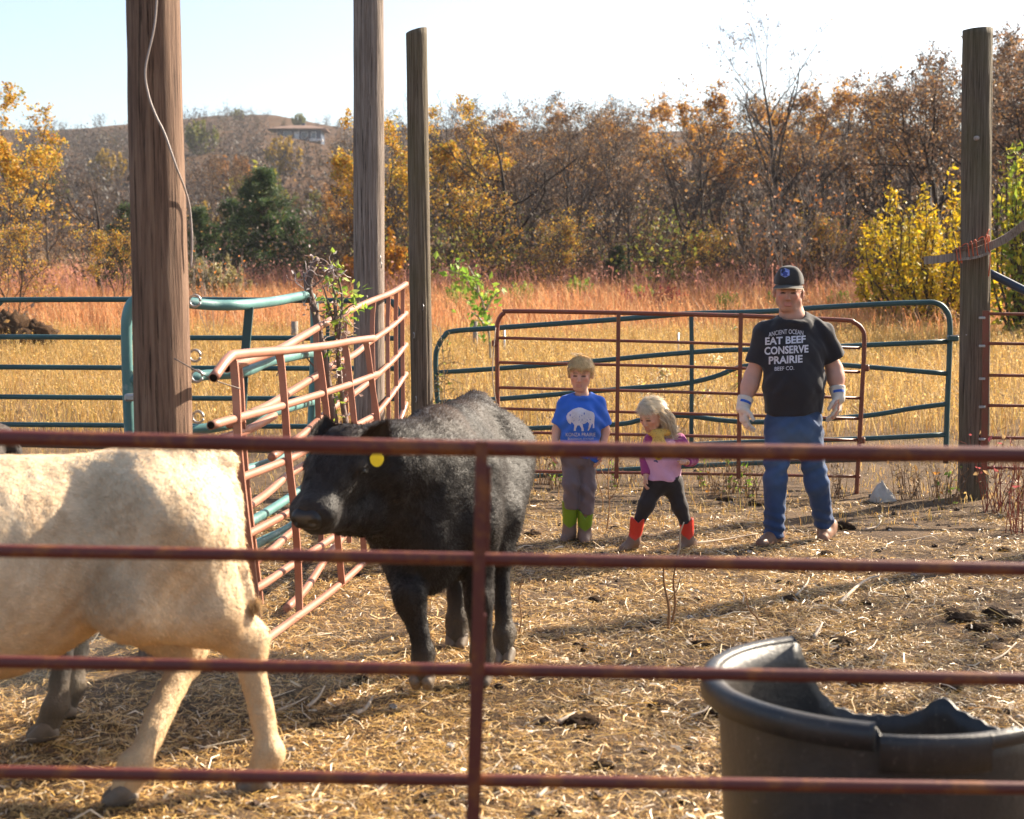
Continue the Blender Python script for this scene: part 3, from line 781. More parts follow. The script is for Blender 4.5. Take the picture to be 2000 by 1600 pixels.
# ================================================================ STRAW
def lying(P, L, w, rg, cols, cw, tilt=.22, lift=.012):
    n = len(P); a = rg.uniform(0, 2 * math.pi, n); t = rg.normal(0, tilt, n)
    d = np.stack([np.cos(a) * np.cos(t), np.sin(a) * np.cos(t), np.abs(np.sin(t))], -1)
    s = np.stack([-np.sin(a), np.cos(a), rg.normal(0, .5, n)], -1); s /= np.linalg.norm(s, axis=1)[:, None]
    L = (L * rg.uniform(.4, 1.5, n))[:, None]; w = (w * rg.uniform(.6, 1.5, n))[:, None]
    up = np.array([0, 0, 1.]); P = P + up * (rg.uniform(0, lift, n)[:, None])
    kink = rg.normal(0, .12, (n, 1)) * L * s + up * rg.normal(.03, .06, (n, 1)) * L
    A = P - d * L / 2; A[:, 2] = np.maximum(A[:, 2], P[:, 2] - .004); B = P + d * L / 2; Mi = P + kink + up * d[:, 2:3] * L * .25
    Mi[:, 2] = np.maximum(Mi[:, 2], P[:, 2])
    V = np.stack([A - s * w / 2, A + s * w / 2, Mi + s * w / 2, Mi - s * w / 2, B + s * w * .35, B - s * w * .35], 1).reshape(-1, 3)
    i = np.arange(n)[:, None] * 6
    Q = np.concatenate([i + np.array([[0, 1, 2, 3]]), i + np.array([[3, 2, 4, 5]])])
    cols = np.asarray(cols); ci = rg.choice(len(cols), n, p=np.asarray(cw) / np.sum(cw))
    return V, Q, np.repeat(cols[ci] * rg.uniform(.7, 1.25, (n, 1)), 6, 0)
STRAW = [(.58, .37, .13), (.66, .45, .19), (.48, .27, .085), (.74, .62, .45), (.30, .17, .065), (.62, .38, .10)]
def straw_density(P):
    x, y = P[:, 0], P[:, 1]
    d = .76 + .50 * vnoise(P, 1.3, 4.) + .42 * vnoise(P, 4.2, 8.) + .2 * vnoise(P, 11., 3.) + .25 * np.clip((6.2 - y) / 1.5, 0, 1)
    d = d - np.clip((y - 9.2) / 3.5, 0, .65) + .25 * vnoise(P, .9, 12.) * (y > 8)                      # bare dirt towards the back
    d = d - np.clip((x - 1.7) / 2.0, 0, .35) * np.clip((y - 5) / 2, 0, 1)
    d = d - np.clip((-x - 1.5) / 1.5, 0, .3) * np.clip((y - 6) / 2, 0, 1)
    return d
def straw_layer(n, y0, y1, L, w, cw, tilt, lift, pw=1.0, bias=0.0):
    y = y0 + (y1 - y0) * rg.random(n); y = y[rg.random(n) < (y / y1) ** 1 * np.clip((7.0 / y) ** pw, 0, 1)]
    x = (rg.random(len(y)) - .5) * .72 * y * 1.35
    P = np.stack([x, y, np.zeros(len(y))], -1)
    P = P[straw_density(P) + bias > rg.random(len(P))]
    P[:, 2] = gz(P[:, 0], P[:, 1])
    return lying(P, L, w, rg, STRAW, cw, tilt, lift)
mb = MB()
V, Q, C = straw_layer(600000, 3.2, 12.5, .042, .0030, [3, 3, 3, 1, 2, 3], .28, .016, .8); mb.add(V, Q, C)
V, Q, C = straw_layer(30000, 3.2, 12.5, .12, .0038, [3, 3, 2, 2, 1, 2], .3, .022, .5); mb.add(V, Q, C)
V, Q, C = straw_layer(4800, 3.4, 12.5, .05, .010, [2, 2, 1, 4, 1, 1], .3, .02, .3, .1); mb.add(V, Q, C)
obj('straw', mb.build('straw', M['straw'], smooth=False), label='loose golden straw trampled over the corral dirt', cat='straw', kind='stuff')

# clods and dung
def clod(name, seed, r, mat, flat=.55, n=3, rough=0):
    me = bpy.data.meshes.new(name); import bmesh
    bm = bmesh.new(); bmesh.ops.create_icosphere(bm, subdivisions=n, radius=1)
    V = np.array([v.co for v in bm.verts]); d = 1 + .28 * vnoise(V, 1.6, seed) + .14 * vnoise(V, 4.5, seed + 3) + .06 * vnoise(V, 11, seed) + rough * (np.abs(vnoise(V, 6, seed + 5)) - .3 + .6 * vnoise(V, 19, seed + 2))
    V = V * d[:, None] * r * np.array([1, .85, flat]); V[:, 2] = np.maximum(V[:, 2], -r * .15)
    for v, c in zip(bm.verts, V): v.co = c
    bm.to_mesh(me); bm.free(); me.materials.append(mat)
    for p in me.polygons: p.use_smooth = True
    return me
M['dung'] = plain('dry_dung', (.070, .040, .022), .95, .1, (55, 1.0, .02))
M['soil'] = plain('soil_clod', (.13, .08, .048), .95, .1, (60, 1.0, .02))
CL = [clod('dung', i * 3.1, 1, M['dung'] if i < 3 else M['soil'], .42, 4, .22) for i in range(5)]
spots = [(1135, 1418, .075), (1165, 1172, .06), (1545, 1172, .055), (1565, 1150, .04), (1880, 1215, .07), (1945, 1210, .075), (1975, 1225, .06), (1910, 1232, .055), (1860, 1205, .05), (1645, 1262, .06),
         (1290, 1382, .05), (1395, 1395, .05), (1860, 1352, .05), (1690, 1345, .07), (1590, 1285, .04), (1040, 1050, .06), (1648, 1030, .09), (1615, 1085, .05),
         (1415, 975, .07), (1480, 985, .075), (1320, 985, .06), (1200, 1035, .03), (1365, 1260, .045), (1940, 1265, .05), (1520, 1305, .04), (1440, 1330, .04), (1690, 1180, .035),
         (1350, 1030, .05), (1790, 1110, .035), (1960, 1075, .05), (700, 1330, .04), (620, 1420, .04), (1180, 1500, .04)]
for i, (px, py, r) in enumerate(spots):
    p = G(px, py); me = CL[i % 5]
    o = obj('dung_clod' if i % 5 < 3 else 'soil_clod', me, label=('dark dry dung clod lying among the straw' if i % 5 < 3 else 'brown clod of dry soil lying among the straw'), cat='clod',
            group=('dung clods scattered over the pen' if i % 5 < 3 else 'soil clods scattered over the pen'), loc=(p[0], p[1], p[2] + micro(p[0], p[1]) + r * .12), rz=i * 1.7)
    o.scale = (r, r, r)
mbp = MB()
for i in range(700):
    y = RT.uniform(4, 12.5); x = (RT.random() ** .75 - .5) * .72 * y * 1.2; s = RT.uniform(.006, .024)
    V, Fs = bevel_box((0, 0, 0), (2, 1.6, 1.2), .5); a = RT.uniform(0, 3.1); c, s_ = math.cos(a), math.sin(a)
    V = V * s @ np.array([[c, -s_, 0], [s_, c, 0], [0, 0, 1]]).T
    mbp.add(V + (x, y, float(gz(x, y)) + s * .3), Fs, RT.choice([(.06, .04, .028), (.10, .07, .05), (.05, .03, .02), (.3, .27, .24)]))
M['bits'] = attr_mat('crumbs', .9, .2)
obj('crumbs', mbp.build('crumbs', M['bits']), label='small dirt crumbs and pebbles spread over the pen', cat='gravel', kind='stuff')

# sticks that show singly
def stick(pts, r, mat, label, group='pale sticks on the straw', name='stick', cat='stick'):
    P = spline(pts, 5); n = len(P); o = P[0].copy()
    V, Fs = tube(P - o, np.linspace(r, r * .45, n), 6)
    return obj(name, mesh(name, V, Fs, mat), label=label, cat=cat, group=group, loc=tuple(o))
M['stick'] = plain('bleached_stick', (.50, .40, .30), .8, .2, (60, .4, .004))
M['stalk'] = plain('dry_stalk', (.30, .17, .085), .8, .2, (60, .4, .004))
for i, (pts, r, lab) in enumerate([
    ([(1640, 1184), (1670, 1162), (1695, 1140), (1718, 1136)], .011, 'pale forked stick lying in the straw below the man'),
    ([(1590, 1253), (1600, 1240), (1606, 1226)], .010, 'short pale stick behind the broken tub'),
    ([(1555, 1166), (1575, 1150), (1580, 1140)], .007, 'small pale stick left of the forked one'),
    ([(600, 1385), (622, 1372), (634, 1360)], .008, 'pale stub stick between the two calves'),
    ([(695, 1403), (715, 1395), (728, 1380)], .011, 'white splinter in front of the black calf'),
    ([(1090, 1424), (1108, 1419), (1122, 1412)], .009, 'white splinter beside the dung clod in the middle'),
    ([(1050, 1575), (1075, 1555), (1092, 1545)], .007, 'thin pale stick at the bottom edge'),
    ([(1350, 1405), (1378, 1398), (1388, 1385)], .006, 'thin pale stick left of the tub'),
    ([(1690, 1038), (1712, 1035), (1722, 1028)], .008, 'curled white stick right of the man\'s boots'),
    ([(1760, 1062), (1790, 1060), (1840, 1056)], .006, 'long thin twig lying below the white rock'),
    ([(1935, 1295), (1960, 1285), (1985, 1268)], .006, 'pale twig at the right edge'),
    ([(540, 1395), (580, 1380), (600, 1374)], .005, 'thin pale twig near the white calf\'s hind leg'),
    ([(1350, 1068), (1420, 1058), (1480, 1052)], .008, 'long bent twig lying between the girl and the man')]):
    P = []
    for j, (a, b) in enumerate(pts):
        p = G(a, b); p[2] = float(gz(p[0], p[1])) + .018 + .01 * j; P.append(p)
    stick(np.array(P), r, M['stick'], lab)
def stalk(px, py, top, lean, lab, r=.007, branches=2, mat='stalk'):
    p = G(px, py); p[2] = float(gz(p[0], p[1])) - .02
    d = p[1]; t = U(px + lean, top, d - .05)
    rr = empty('dead_stalk', tuple(p), lab, 'stalk', 'dead stalks standing in the pen')
    P = spline([(0, 0, 0), tuple((t - p) * .35 + (.012, 0, 0)), tuple((t - p) * .7 - (.008, 0, 0)), tuple(t - p)], 4)
    V, Fs = tube(P, np.linspace(r, r * .5, len(P)), 6); obj('stem', mesh('stem', V, Fs, M[mat]), rr)
    for b in range(branches):
        k = int(len(P) * (.4 + .25 * b)); s = RT.choice([-1, 1])
        Q_ = np.array([P[k], P[k] + (s * .04, .01, .05), P[k] + (s * .06, -.01, .13)])
        V, Fs = tube(spline(Q_, 4), .003, 5); obj('branch', mesh('branch', V, Fs, M[mat]), rr)
stalk(1304, 1228, 1088, -6, 'tall dead stalk below the girl, left of a pair', .0085, 1)
stalk(1310, 1216, 1095, 12, 'dead stalk below the girl, right of a pair', .0075, 0)
stalk(1184, 1040, 890, 8, 'thin dead stalk between the boy and the girl', .005, 3)
stalk(1178, 1000, 905, -14, 'thinner dead stalk just right of the boy', .004, 2)
stalk(1318, 1090, 1020, 18, 'pale broken stalk in front of the girl\'s right boot', .008, 0, 'stick')
stalk(1488, 1225, 1170, -30, 'slanting dead stalk left of the forked stick', .006, 1)
stalk(1010, 1245, 1130, 10, 'thin stalk right of the black calf\'s legs', .004, 0)
# ================================================================ WOODEN POSTS
def post(name, top, bot, Z, rt, rb, mat, label, seed, crack=1.0, slant=0.0, bottom_z=-.3):
    """top/bot: photo pixels of the axis; bot is extended to the ground"""
    a, b = U(*top, Z), U(*bot, Z)
    t = (b[2] - bottom_z - float(hgt(b[0], Z))) / (a[2] - b[2]); base = b + (b - a) * t
    n, m = 72, 90; rg_ = np.random.default_rng(seed)
    th = np.arange(n) / n * 2 * math.pi; u = np.linspace(0, 1, m)
    ph = rg_.uniform(0, 6.28, 12); dep = rg_.uniform(.2, 1, 12) * .09 * crack; wd = rg_.uniform(.035, .09, 12)
    ax = base[None] + (a - base)[None] * u[:, None]
    r = rb + (rt - rb) * u
    TH, UU = np.meshgrid(th, u)
    P3 = np.stack([np.cos(TH), np.sin(TH), UU * 9], -1).reshape(-1, 3)
    rr = 1 + .035 * vnoise(P3 * (1, 1, .35), 1.4, seed) + .018 * vnoise(P3 * (1, 1, .5), 5, seed + 2)
    rr = rr.reshape(m, n)
    for k in range(12):
        c = ph[k] + .25 * np.sin(UU * rg_.uniform(1.5, 5) + k); d = np.abs((TH - c + math.pi) % (2 * math.pi) - math.pi)
        u0, u1 = sorted(rg_.uniform(-.2, 1.2, 2)); gate = np.clip((UU - u0) * 12, 0, 1) * np.clip((u1 - UU) * 12, 0, 1)
        rr -= dep[k] * np.exp(-(d / wd[k]) ** 2) * gate
    x = ax[:, None, :] + (r[:, None] * rr)[..., None] * np.stack([np.cos(TH), np.sin(TH), np.zeros_like(TH)], -1)
    x[-1, :, 2] += slant * np.cos(th) * rt
    V = x.reshape(-1, 3); i = np.arange(m - 1)[:, None] * n; j = np.arange(n)[None]; k = (j + 1) % n
    Q = np.stack([i + j, i + k, i + n + k, i + n + j], -1).reshape(-1, 4)
    V = np.vstack([V, x[-1].mean(0) + (0, 0, .004)]); T = np.stack([(m - 1) * n + np.arange(n), (m - 1) * n + (np.arange(n) + 1) % n, np.full(n, len(V) - 1)], -1)
    o = np.array([base[0], base[1], float(hgt(base[0], base[1]))])
    return obj(name, mesh(name, V - o, [Q, T], mat), label=label, cat='post', group='tall wooden posts', loc=tuple(o))
post('wooden_post', (290, -330), (320, 880), 6.3, .112, .134, M['wood_red'], 'thick reddish brown round pole at the left with a pale cable on it', 3, .8)
post('wooden_post', (719, -260), (721, 830), 11.0, .113, .122, M['wood_grey'], 'cracked grey pole running out of the top of the picture, second from the left', 8, 1.5)
post('wooden_post', (813, 60), (825, 830), 12.0, .087, .093, M['wood_dark'], 'narrower mossy grey post with a slanted cut top, left of the long green gate', 14, .9, .28)
post('wooden_post', (1909, 58), (1901, 960), 11.45, .114, .122, M['wood_dark'], 'dark wooden post with a lashed board at the right', 19, 1.1, .06)
p_ = np.array([4.9, 9.9]); q_ = 1000 + F * 4.9 / 9.9
post('wooden_post', (q_, 20), (q_, 960), 9.9, .10, .12, M['wood_grey'], 'wooden post of the same fence line outside the right edge', 23, 1.0)
# knots and staples
M['knot'] = plain('knot', (.34, .30, .27), .7)
kp = U(1908, 270, 11.45 - .125)
V, Fs = tube([kp + (0, .02, 0), kp + (0, -.012, 0)], [.021, .018], 12); obj('insulator', mesh('insulator', V - kp, Fs, M['knot']), label='small pale insulator knob on the right-hand post', cat='insulator', loc=tuple(kp))
for i, (px, py, Z) in enumerate([(826, 600, 11.9), (808, 655, 11.9), (812, 780, 11.9), (744, 518, 10.87), (742, 505, 10.87)]):
    p = U(px, py, Z); V, Fs = tube(spline([(0, .01, -.022), (.006, -.022, -.012), (.006, -.026, .012), (0, .01, .024)], 4), .004, 6)
    obj('staple', mesh('staple', V, Fs, M['steel']), label=['upper fence staple on the mossy post', 'middle fence staple on the mossy post', 'lower fence staple on the mossy post', 'bent nail low on the split grey pole', 'bent nail high on the split grey pole'][i], cat='staple', loc=tuple(p))
def cable(pts, r, mat, name, label, cat, n=6, group=None):
    P = np.array([U(*p) for p in pts]); o = P[0].copy(); V, Fs = tube(spline(P - o, n), r, 8)
    return obj(name, mesh(name, V, Fs, mat), label=label, cat=cat, loc=tuple(o), group=group)
M['cable'] = plain('pale_cable', (.36, .30, .27), .5, .4)
cable([(312, -150, 6.14), (306, 0, 6.145), (300, 60, 6.148), (284, 135, 6.148), (290, 185, 6.15), (304, 225, 6.15), (322, 262, 6.155), (344, 325, 6.17), (362, 372, 6.24), (371, 410, 6.28), (375, 470, 6.28), (373, 525, 6.28)], .0045, M['cable'], 'cable', 'thin pale cable hanging down the thick reddish pole', 'cable')

# ================================================================ GATES AND PANELS
def pts3(pts): return np.array([U(*p) for p in pts])
def gate(name, label, pieces, mat, group, base, jitter=0.0, cat='gate'):
    """pieces: (part name, [(px,py,Z)...], radius or (w,h), spline steps[, material])"""
    o = np.array([base[0], base[1], float(hgt(base[0], base[1]))])
    root = empty(name, tuple(o), label, cat, group)
    for pc in pieces:
        nm, pts, r, n = pc[:4]; m = pc[4] if len(pc) > 4 else mat
        P = pts3(pts) - o; P = spline(P, n)
        if isinstance(r, tuple): V, Fs = tube(P, 0, 4, True, r); me = mesh(nm, V, Fs, m, smooth=False)
        else: V, Fs = tube(P, r, 12); me = mesh(nm, V, Fs, m)
        obj(nm, me, root)
    return root
GG = 'pipe gates and panels of the pen'
# near red gate, right in front of the camera
ZN = 2.84
near = []
def ext(p0, p1, p2):
    s0 = (p1[1] - p0[1]) / (p1[0] - p0[0]); s1 = (p2[1] - p1[1]) / (p2[0] - p1[0])
    return [(-640, p0[1] - s0 * 640, ZN), (p0[0], p0[1], ZN), (p1[0], p1[1], ZN), (p2[0], p2[1], ZN), (2950, p2[1] + s1 * 950, ZN)]
rows = [((0, 855), (940, 876), (2000, 889)), ((0, 1076), (935, 1092), (2000, 1112)), ((0, 1293), (930, 1309), (2000, 1327)), ((0, 1508), (925, 1524), (2000, 1540)), ((0, 1722), (920, 1737), (2000, 1752)), ((0, 1935), (915, 1950), (2000, 1964))]
for i, rw in enumerate(rows): near.append(('rail', ext(*rw),   .0164 if i in (0, 5) else .0134, 10))
near += [('upright', [(941, 862, 2.815), (938, 1000, 2.812), (934, 1200, 2.812), (928, 1400, 2.812), (922, 1600, 2.812), (914, 1950, 2.812)], (.024, .006), 6),
         ('upright_lip', [(955, 910, 2.822), (953, 1000, 2.822), (951, 1078, 2.822)], (.009, .012), 6), ('upright_lip', [(947, 1200, 2.822), (941, 1400, 2.822), (935, 1600, 2.822), (927, 1940, 2.822)], (.005, .012), 6),
         ('end_pipe', [(-640, ext(*rows[0])[0][1], ZN), (-655, 1400, ZN), (-640, ext(*rows[5])[0][1], ZN)], .0172, 8), ('end_pipe', [(2950, ext(*rows[0])[-1][1], ZN), (2965, 1400, ZN), (2950, ext(*rows[5])[-1][1], ZN)], .0172, 8)]
gate('near_gate', 'nearest rusty red pipe gate across the foot of the picture, slightly out of focus', near, M['red_near'], GG, (-.1, ZN))

# panel A: bent pink-red panel, the nearer of the two
ZA = lambda px: 1 / (.1644 - .000173 * (px - 430))
def A(*ps): return [(x, y, ZA(x)) for x, y in ps]
def vert(ps, z): return [(x, y, z) for x, y in ps]
pA = [('rail', A((417, 738), (446, 700), (470, 692), (560, 684), (640, 675), (690, 666), (729, 661)), .022, 6),
      ('rail', A((412, 831), (480, 812), (550, 793), (625, 770), (675, 754), (737, 731)), .020, 6),
      ('rail', A((425, 948), (469, 934), (560, 899), (595, 881), (665, 847), (730, 813)), .020, 6),
      ('rail', A((430, 1068), (472, 1050), (567, 1000), (640, 962), (735, 905)), .020, 6),
      ('rail', A((450, 1172), (505, 1147), (572, 1102), (650, 1050), (740, 985)), .020, 6),
      ('rail', [(x, y, ZA(x) * .955) for x, y in ((495, 1268), (524, 1246), (580, 1205), (645, 1157), (697, 1112), (745, 1065))], .020, 6)]
for ps in ([(452, 701), (457, 712), (462, 780), (466, 880), (478, 1000), (492, 1110), (506, 1235)], [(541, 687), (548, 700), (556, 790), (563, 890), (575, 1000), (582, 1100), (585, 1200)],
           [(614, 678), (622, 690), (632, 760), (642, 850), (655, 1000), (668, 1140)], [(668, 670), (676, 685), (686, 770), (694, 850), (705, 980), (712, 1095)], [(710, 663), (717, 680), (728, 760), (738, 830), (744, 950), (748, 1060)]):
    z = ZA(ps[2][0]) - .028; pA.append(('upright', vert(ps, z), (.034, .024), 6))
gA = gate('bent_panel', 'nearer of the two faded red panels, its pipes bent and its rail ends open', pA, M['pink_pipe'], GG, tuple(U(520, 1240, ZA(520))[:2]), cat='panel')
# panel B behind it
BX = [440, 480, 545, 600, 660, 720, 795]; BZ = [6.4, 6.8, 7.45, 8.1, 9.0, 10.2, 11.6]
ZB = lambda px: float(np.interp(px, BX, BZ))
def B_(*ps): return [(x, y, ZB(x)) for x, y in ps]
pB = [('rail', B_((443, 719), (480, 706), (530, 689), (555, 678), (600, 652), (660, 618), (720, 590), (765, 572), (793, 555)), .0225, 6),
      ('rail', B_((448, 828), (480, 812), (524, 792), (586, 754), (653, 712), (690, 694), (720, 670), (765, 638), (793, 612)), .0215, 6),
      ('rail', B_((432, 858), (470, 845), (500, 832), (535, 812)), .0215, 6),
      ('rail', B_((530, 893), (560, 872), (591, 849), (625, 818), (653, 794), (690, 770), (730, 738), (768, 704), (793, 673)), .0215, 6),
      ('rail', B_((470, 1000), (520, 965), (560, 930), (600, 905), (650, 873), (694, 847), (735, 808), (766, 770), (793, 730)), .0215, 6),
      ('rail', B_((480, 1110), (530, 1075), (563, 1045), (620, 1000), (690, 940), (745, 880), (775, 835), (793, 788)), .0215, 6),
      ('rail', [(x, y, ZB(x) * .93) for x, y in ((560, 1188), (596, 1152), (640, 1085), (665, 1055), (720, 980), (770, 910))], .0215, 6)]
for ps in ([(466, 712), (470, 760), (476, 880), (488, 1010), (504, 1140), (508, 1180)], [(617, 648), (619, 720), (622, 820), (626, 960), (628, 1120)], [(675, 615), (672, 680), (676, 800), (680, 950), (682, 1060)],
           [(730, 588), (727, 640), (729, 760), (731, 900), (732, 980)], [(759, 576), (757, 640), (758, 760), (760, 880), (760, 930)], [(774, 568), (773, 640), (774, 760), (775, 900)], [(787, 560), (786, 640), (787, 760), (788, 890)]):
    z = ZB(ps[1][0]) + .03; pB.append(('upright', vert(ps, z), (.032, .024), 5))
gB = gate('bent_panel', 'farther faded red panel, bowed upward towards the mossy post', pB, M['pink_pipe'], GG, tuple(U(700, 1000, 9.8)[:2]), cat='panel')
M['hollow'] = plain('pipe_end_shade', (.012, .008, .007), .9, .1)  # shade inside the open rail ends, put on as near-black discs
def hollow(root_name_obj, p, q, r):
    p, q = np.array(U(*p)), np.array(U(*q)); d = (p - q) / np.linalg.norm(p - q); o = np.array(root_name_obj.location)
    V, Fs = tube(np.array([p - o - d * .002, p - o + d * .0015]), r * .80, 12); obj('end_shade_disc', mesh('end_shade_disc', V, Fs, M['hollow'], smooth=False), root_name_obj)
for a_, b_, r_ in (((417, 738), (446, 700), .022), ((412, 831), (480, 812), .020), ((425, 948), (469, 934), .020)): hollow(gA, (*a_, ZA(a_[0])), (*b_, ZA(b_[0])), r_)
for a_, b_, r_ in (((432, 858), (470, 845), .0215), ((443, 719), (480, 706), .0225), ((653, 712), (640, 720), .0215)): hollow(gB, (*a_, ZB(a_[0])), (*b_, ZB(b_[0])), r_)
# gate C: scuffed teal walk gate fixed behind the reddish pole
CX = [245, 372, 476, 560, 612]; CZ = [6.78, 6.88, 7.1, 7.95, 8.8]
ZC = lambda px: float(np.interp(px, CX, CZ))
def C_(*ps): return [(x, y, ZC(x)) for x, y in ps]
pC = [('top_pipe', C_((256, 1060), (255, 895), (250, 770), (247, 650), (249, 615), (258, 592), (275, 584), (330, 588), (372, 592), (420, 596), (480, 595), (540, 588), (585, 579), (600, 577), (610, 583), (614, 605), (614, 680), (610, 800), (606, 900), (604, 1000)), .027, 5),
      ('rail', C_((250, 742), (372, 738), (400, 733), (476, 727), (519, 709), (570, 697), (609, 690)), .026, 5),
      ('rail', C_((252, 850), (380, 840), (457, 827), (524, 808), (570, 795), (611, 784)), .026, 5),
      ('rail', C_((256, 955), (400, 935), (490, 915), (540, 898), (608, 868)), .025, 5),
      ('rail', C_((258, 1062), (400, 1042), (472, 1026), (525, 998), (588, 957), (606, 945)), .025, 5),
      ('rail', C_((420, 1095), (480, 1072), (514, 1056), (563, 1032), (604, 1000)), .025, 5)]
gC = gate('walk_gate', 'scuffed teal pipe gate with dented rails fixed to the reddish pole', pC, M['teal_pipe'], GG, tuple(U(400, 900, 6.95)[:2]))
V, Fs = tube(spline(pts3([(487, 600, 7.16), (480, 680, 7.16), (475, 760, 7.15), (471, 860, 7.1), (468, 1020, 7.05)]) - np.array(gC.location), 5), 0, 4, True, (.042, .02))
obj('brace', mesh('brace', V, Fs, M['green_pipe'], smooth=False), gC)
for i, (px, py) in enumerate([(380, 588), (380, 695), (384, 735), (386, 815)]):
    p = U(px, py, 6.36) - np.array(gC.location); a = np.linspace(0, 6.0, 14)
    V, Fs = tube(np.stack([p[0] + .026 * np.cos(a), p[1] + .01 * np.sin(a * .5), p[2] + .026 * np.sin(a)], -1), .006, 6); obj('hinge_ring', mesh('hinge_ring', V, Fs, M['steel']), gC)
p = U(258, 776, 6.72) - np.array(gC.location); V, Fs = bevel_box(p + (.03, -.01, 0), (.12, .05, .035), .008); obj('clamp', mesh('clamp', V, Fs, M['steel'], smooth=False), gC)
# gate E: long dark green gate at the left
ZE = 11.9
def E(*ps): return [(x, y, ZE) for x, y in ps]
pE = [('frame_pipe', E((-9, 960), (-10, 800), (-10, 640), (-8, 605), (2, 590), (20, 586), (300, 585), (600, 587), (750, 588), (768, 594), (778, 610), (782, 640), (783, 800), (782, 950)), .0225, 5)]
for y0, y1, y2 in ((658, 660, 661), (717, 719, 720), (775, 778, 779), (829, 832, 834), (867, 877, 885)): pE.append(('rail', E((-10, y0), (380, y1), (782, y2)), .0215, 5))
for x in (205, 640): pE.append(('upright', [(x, 588, ZE + .03), (x, 885, ZE + .03)], (.03, .01), 2)) if x == 640 else None
gate('field_gate', 'long dark green gate at the left behind the reddish pole', [p for p in pE if p], M['green_pipe'], GG, tuple(U(380, 900, ZE)[:2]))
# gate F: long green gate, sagging, at the right
ZF = lambda px: 12.65 - (px - 850) / 1005 * .55
def F_(*ps): return [(x, y, ZF(x)) for x, y in ps]
pF = [('frame_pipe', F_((862, 950), (860, 860), (853, 760), (851, 700), (856, 676), (868, 657), (886, 647), (980, 640), (1204, 624), (1344, 613), (1486, 609), (1598, 601), (1720, 594), (1800, 591), (1828, 592), (1846, 604), (1855, 630), (1854, 700), (1850, 800), (1847, 905)), .023, 5),
      ('rail', F_((856, 728), (1000, 718), (1165, 705), (1280, 694), (1400, 685), (1500, 682), (1650, 676), (1853, 667)), .0215, 5),
      ('rail', F_((858, 786), (980, 779), (1092, 770), (1210, 760), (1330, 750), (1395, 736), (1450, 716), (1520, 712), (1620, 712), (1720, 719), (1850, 730)), .0215, 5),
      ('rail', F_((860, 846), (1013, 838), (1204, 829), (1254, 820), (1330, 812), (1420, 822), (1500, 824), (1683, 813), (1780, 798), (1850, 789)), .0215, 5),
      ('rail', F_((860, 893), (1083, 884), (1250, 876), (1400, 866), (1687, 857), (1849, 849)), .0215, 5),
      ('rail', F_((862, 938), (1083, 928), (1210, 918), (1400, 908), (1600, 900), (1847, 893)), .0215, 5),
      ('upright', [(1350, 614, 12.34), (1351, 700, 12.34), (1350, 905, 12.34)], (.036, .012), 4)]
gF = gate('field_gate', 'long dark green gate with a dented rail running behind the three people', pF, M['green_pipe'], GG, tuple(U(1350, 900, 12.4)[:2]))
p = U(1861, 661, 12.06) - np.array(gF.location); V, Fs = bevel_box(p, (.09, .07, .05), .01); obj('latch', mesh('latch', V, Fs, M['green_pipe'], smooth=False), gF)
# gate G: lighter red gate
ZG = 11.7
def G_(*ps): return [(x, y, ZG) for x, y in ps]
pG = [('frame_pipe', G_((974, 935), (972, 800), (971, 700), (971, 645), (974, 625), (984, 612), (1002, 608), (1200, 611), (1447, 617), (1640, 625), (1668, 630), (1684, 644), (1688, 668), (1684, 760), (1678, 870), (1672, 978)), .0185, 5)]
for a, b, c in ((660, 669, 680), (708, 716, 727), (757, 766, 778), (798, 808, 818), (844, 851, 860), (920, 925, 931)): pG.append(('rail', G_((972, a), (1330, b), (1680, c)), .0125, 4))
for a, b in ((1208, 1204), (1447, 1442)): pG.append(('upright', [(a, 612, ZG - .018), (b, 935, ZG - .018)], (.032, .012), 2))
gG = gate('red_gate', 'thin dull red gate with rounded corners right behind the boy and the girl', pG, M['red_pipe'], GG, tuple(U(1330, 950, ZG)[:2]))
for px, py in ((966, 671), (1692, 719), (1684, 860)):
    p = U(px, py, ZG) - np.array(gG.location); V, Fs = bevel_box(p, (.045, .05, .055), .01); obj('hinge', mesh('hinge', V, Fs, M['red_pipe'], smooth=False), gG)
# panel H
ZH = 11.2
pH = [('upright', [(1925, 607, ZH - .01), (1924, 760, ZH - .01), (1922, 922, ZH - .01)], (.045, .02), 3)]
for y in (613, 671, 733, 792, 855, 914): pH.append(('rail', [(1922, y, ZH), (2120, y + 1, ZH), (2500, y - 6, ZH)], .0125, 4))
pH.append(('upright', [(2500, 600, ZH), (2500, 930, ZH)], (.02, .045), 2))
gH = gate('rail_panel', 'dark red rail panel leaving the picture to the right of the right-hand post', pH, M['red_pipe'], GG, tuple(U(2200, 950, ZH)[:2]), cat='panel')
for y in (621, 676, 740, 795, 858):
    p = U(1918, y, ZH - .03) - np.array(gH.location); V, Fs = bevel_box(p, (.045, .03, .02), .004); obj('wire_tie', mesh('wire_tie', V, Fs, M['steel'], smooth=False), gH)
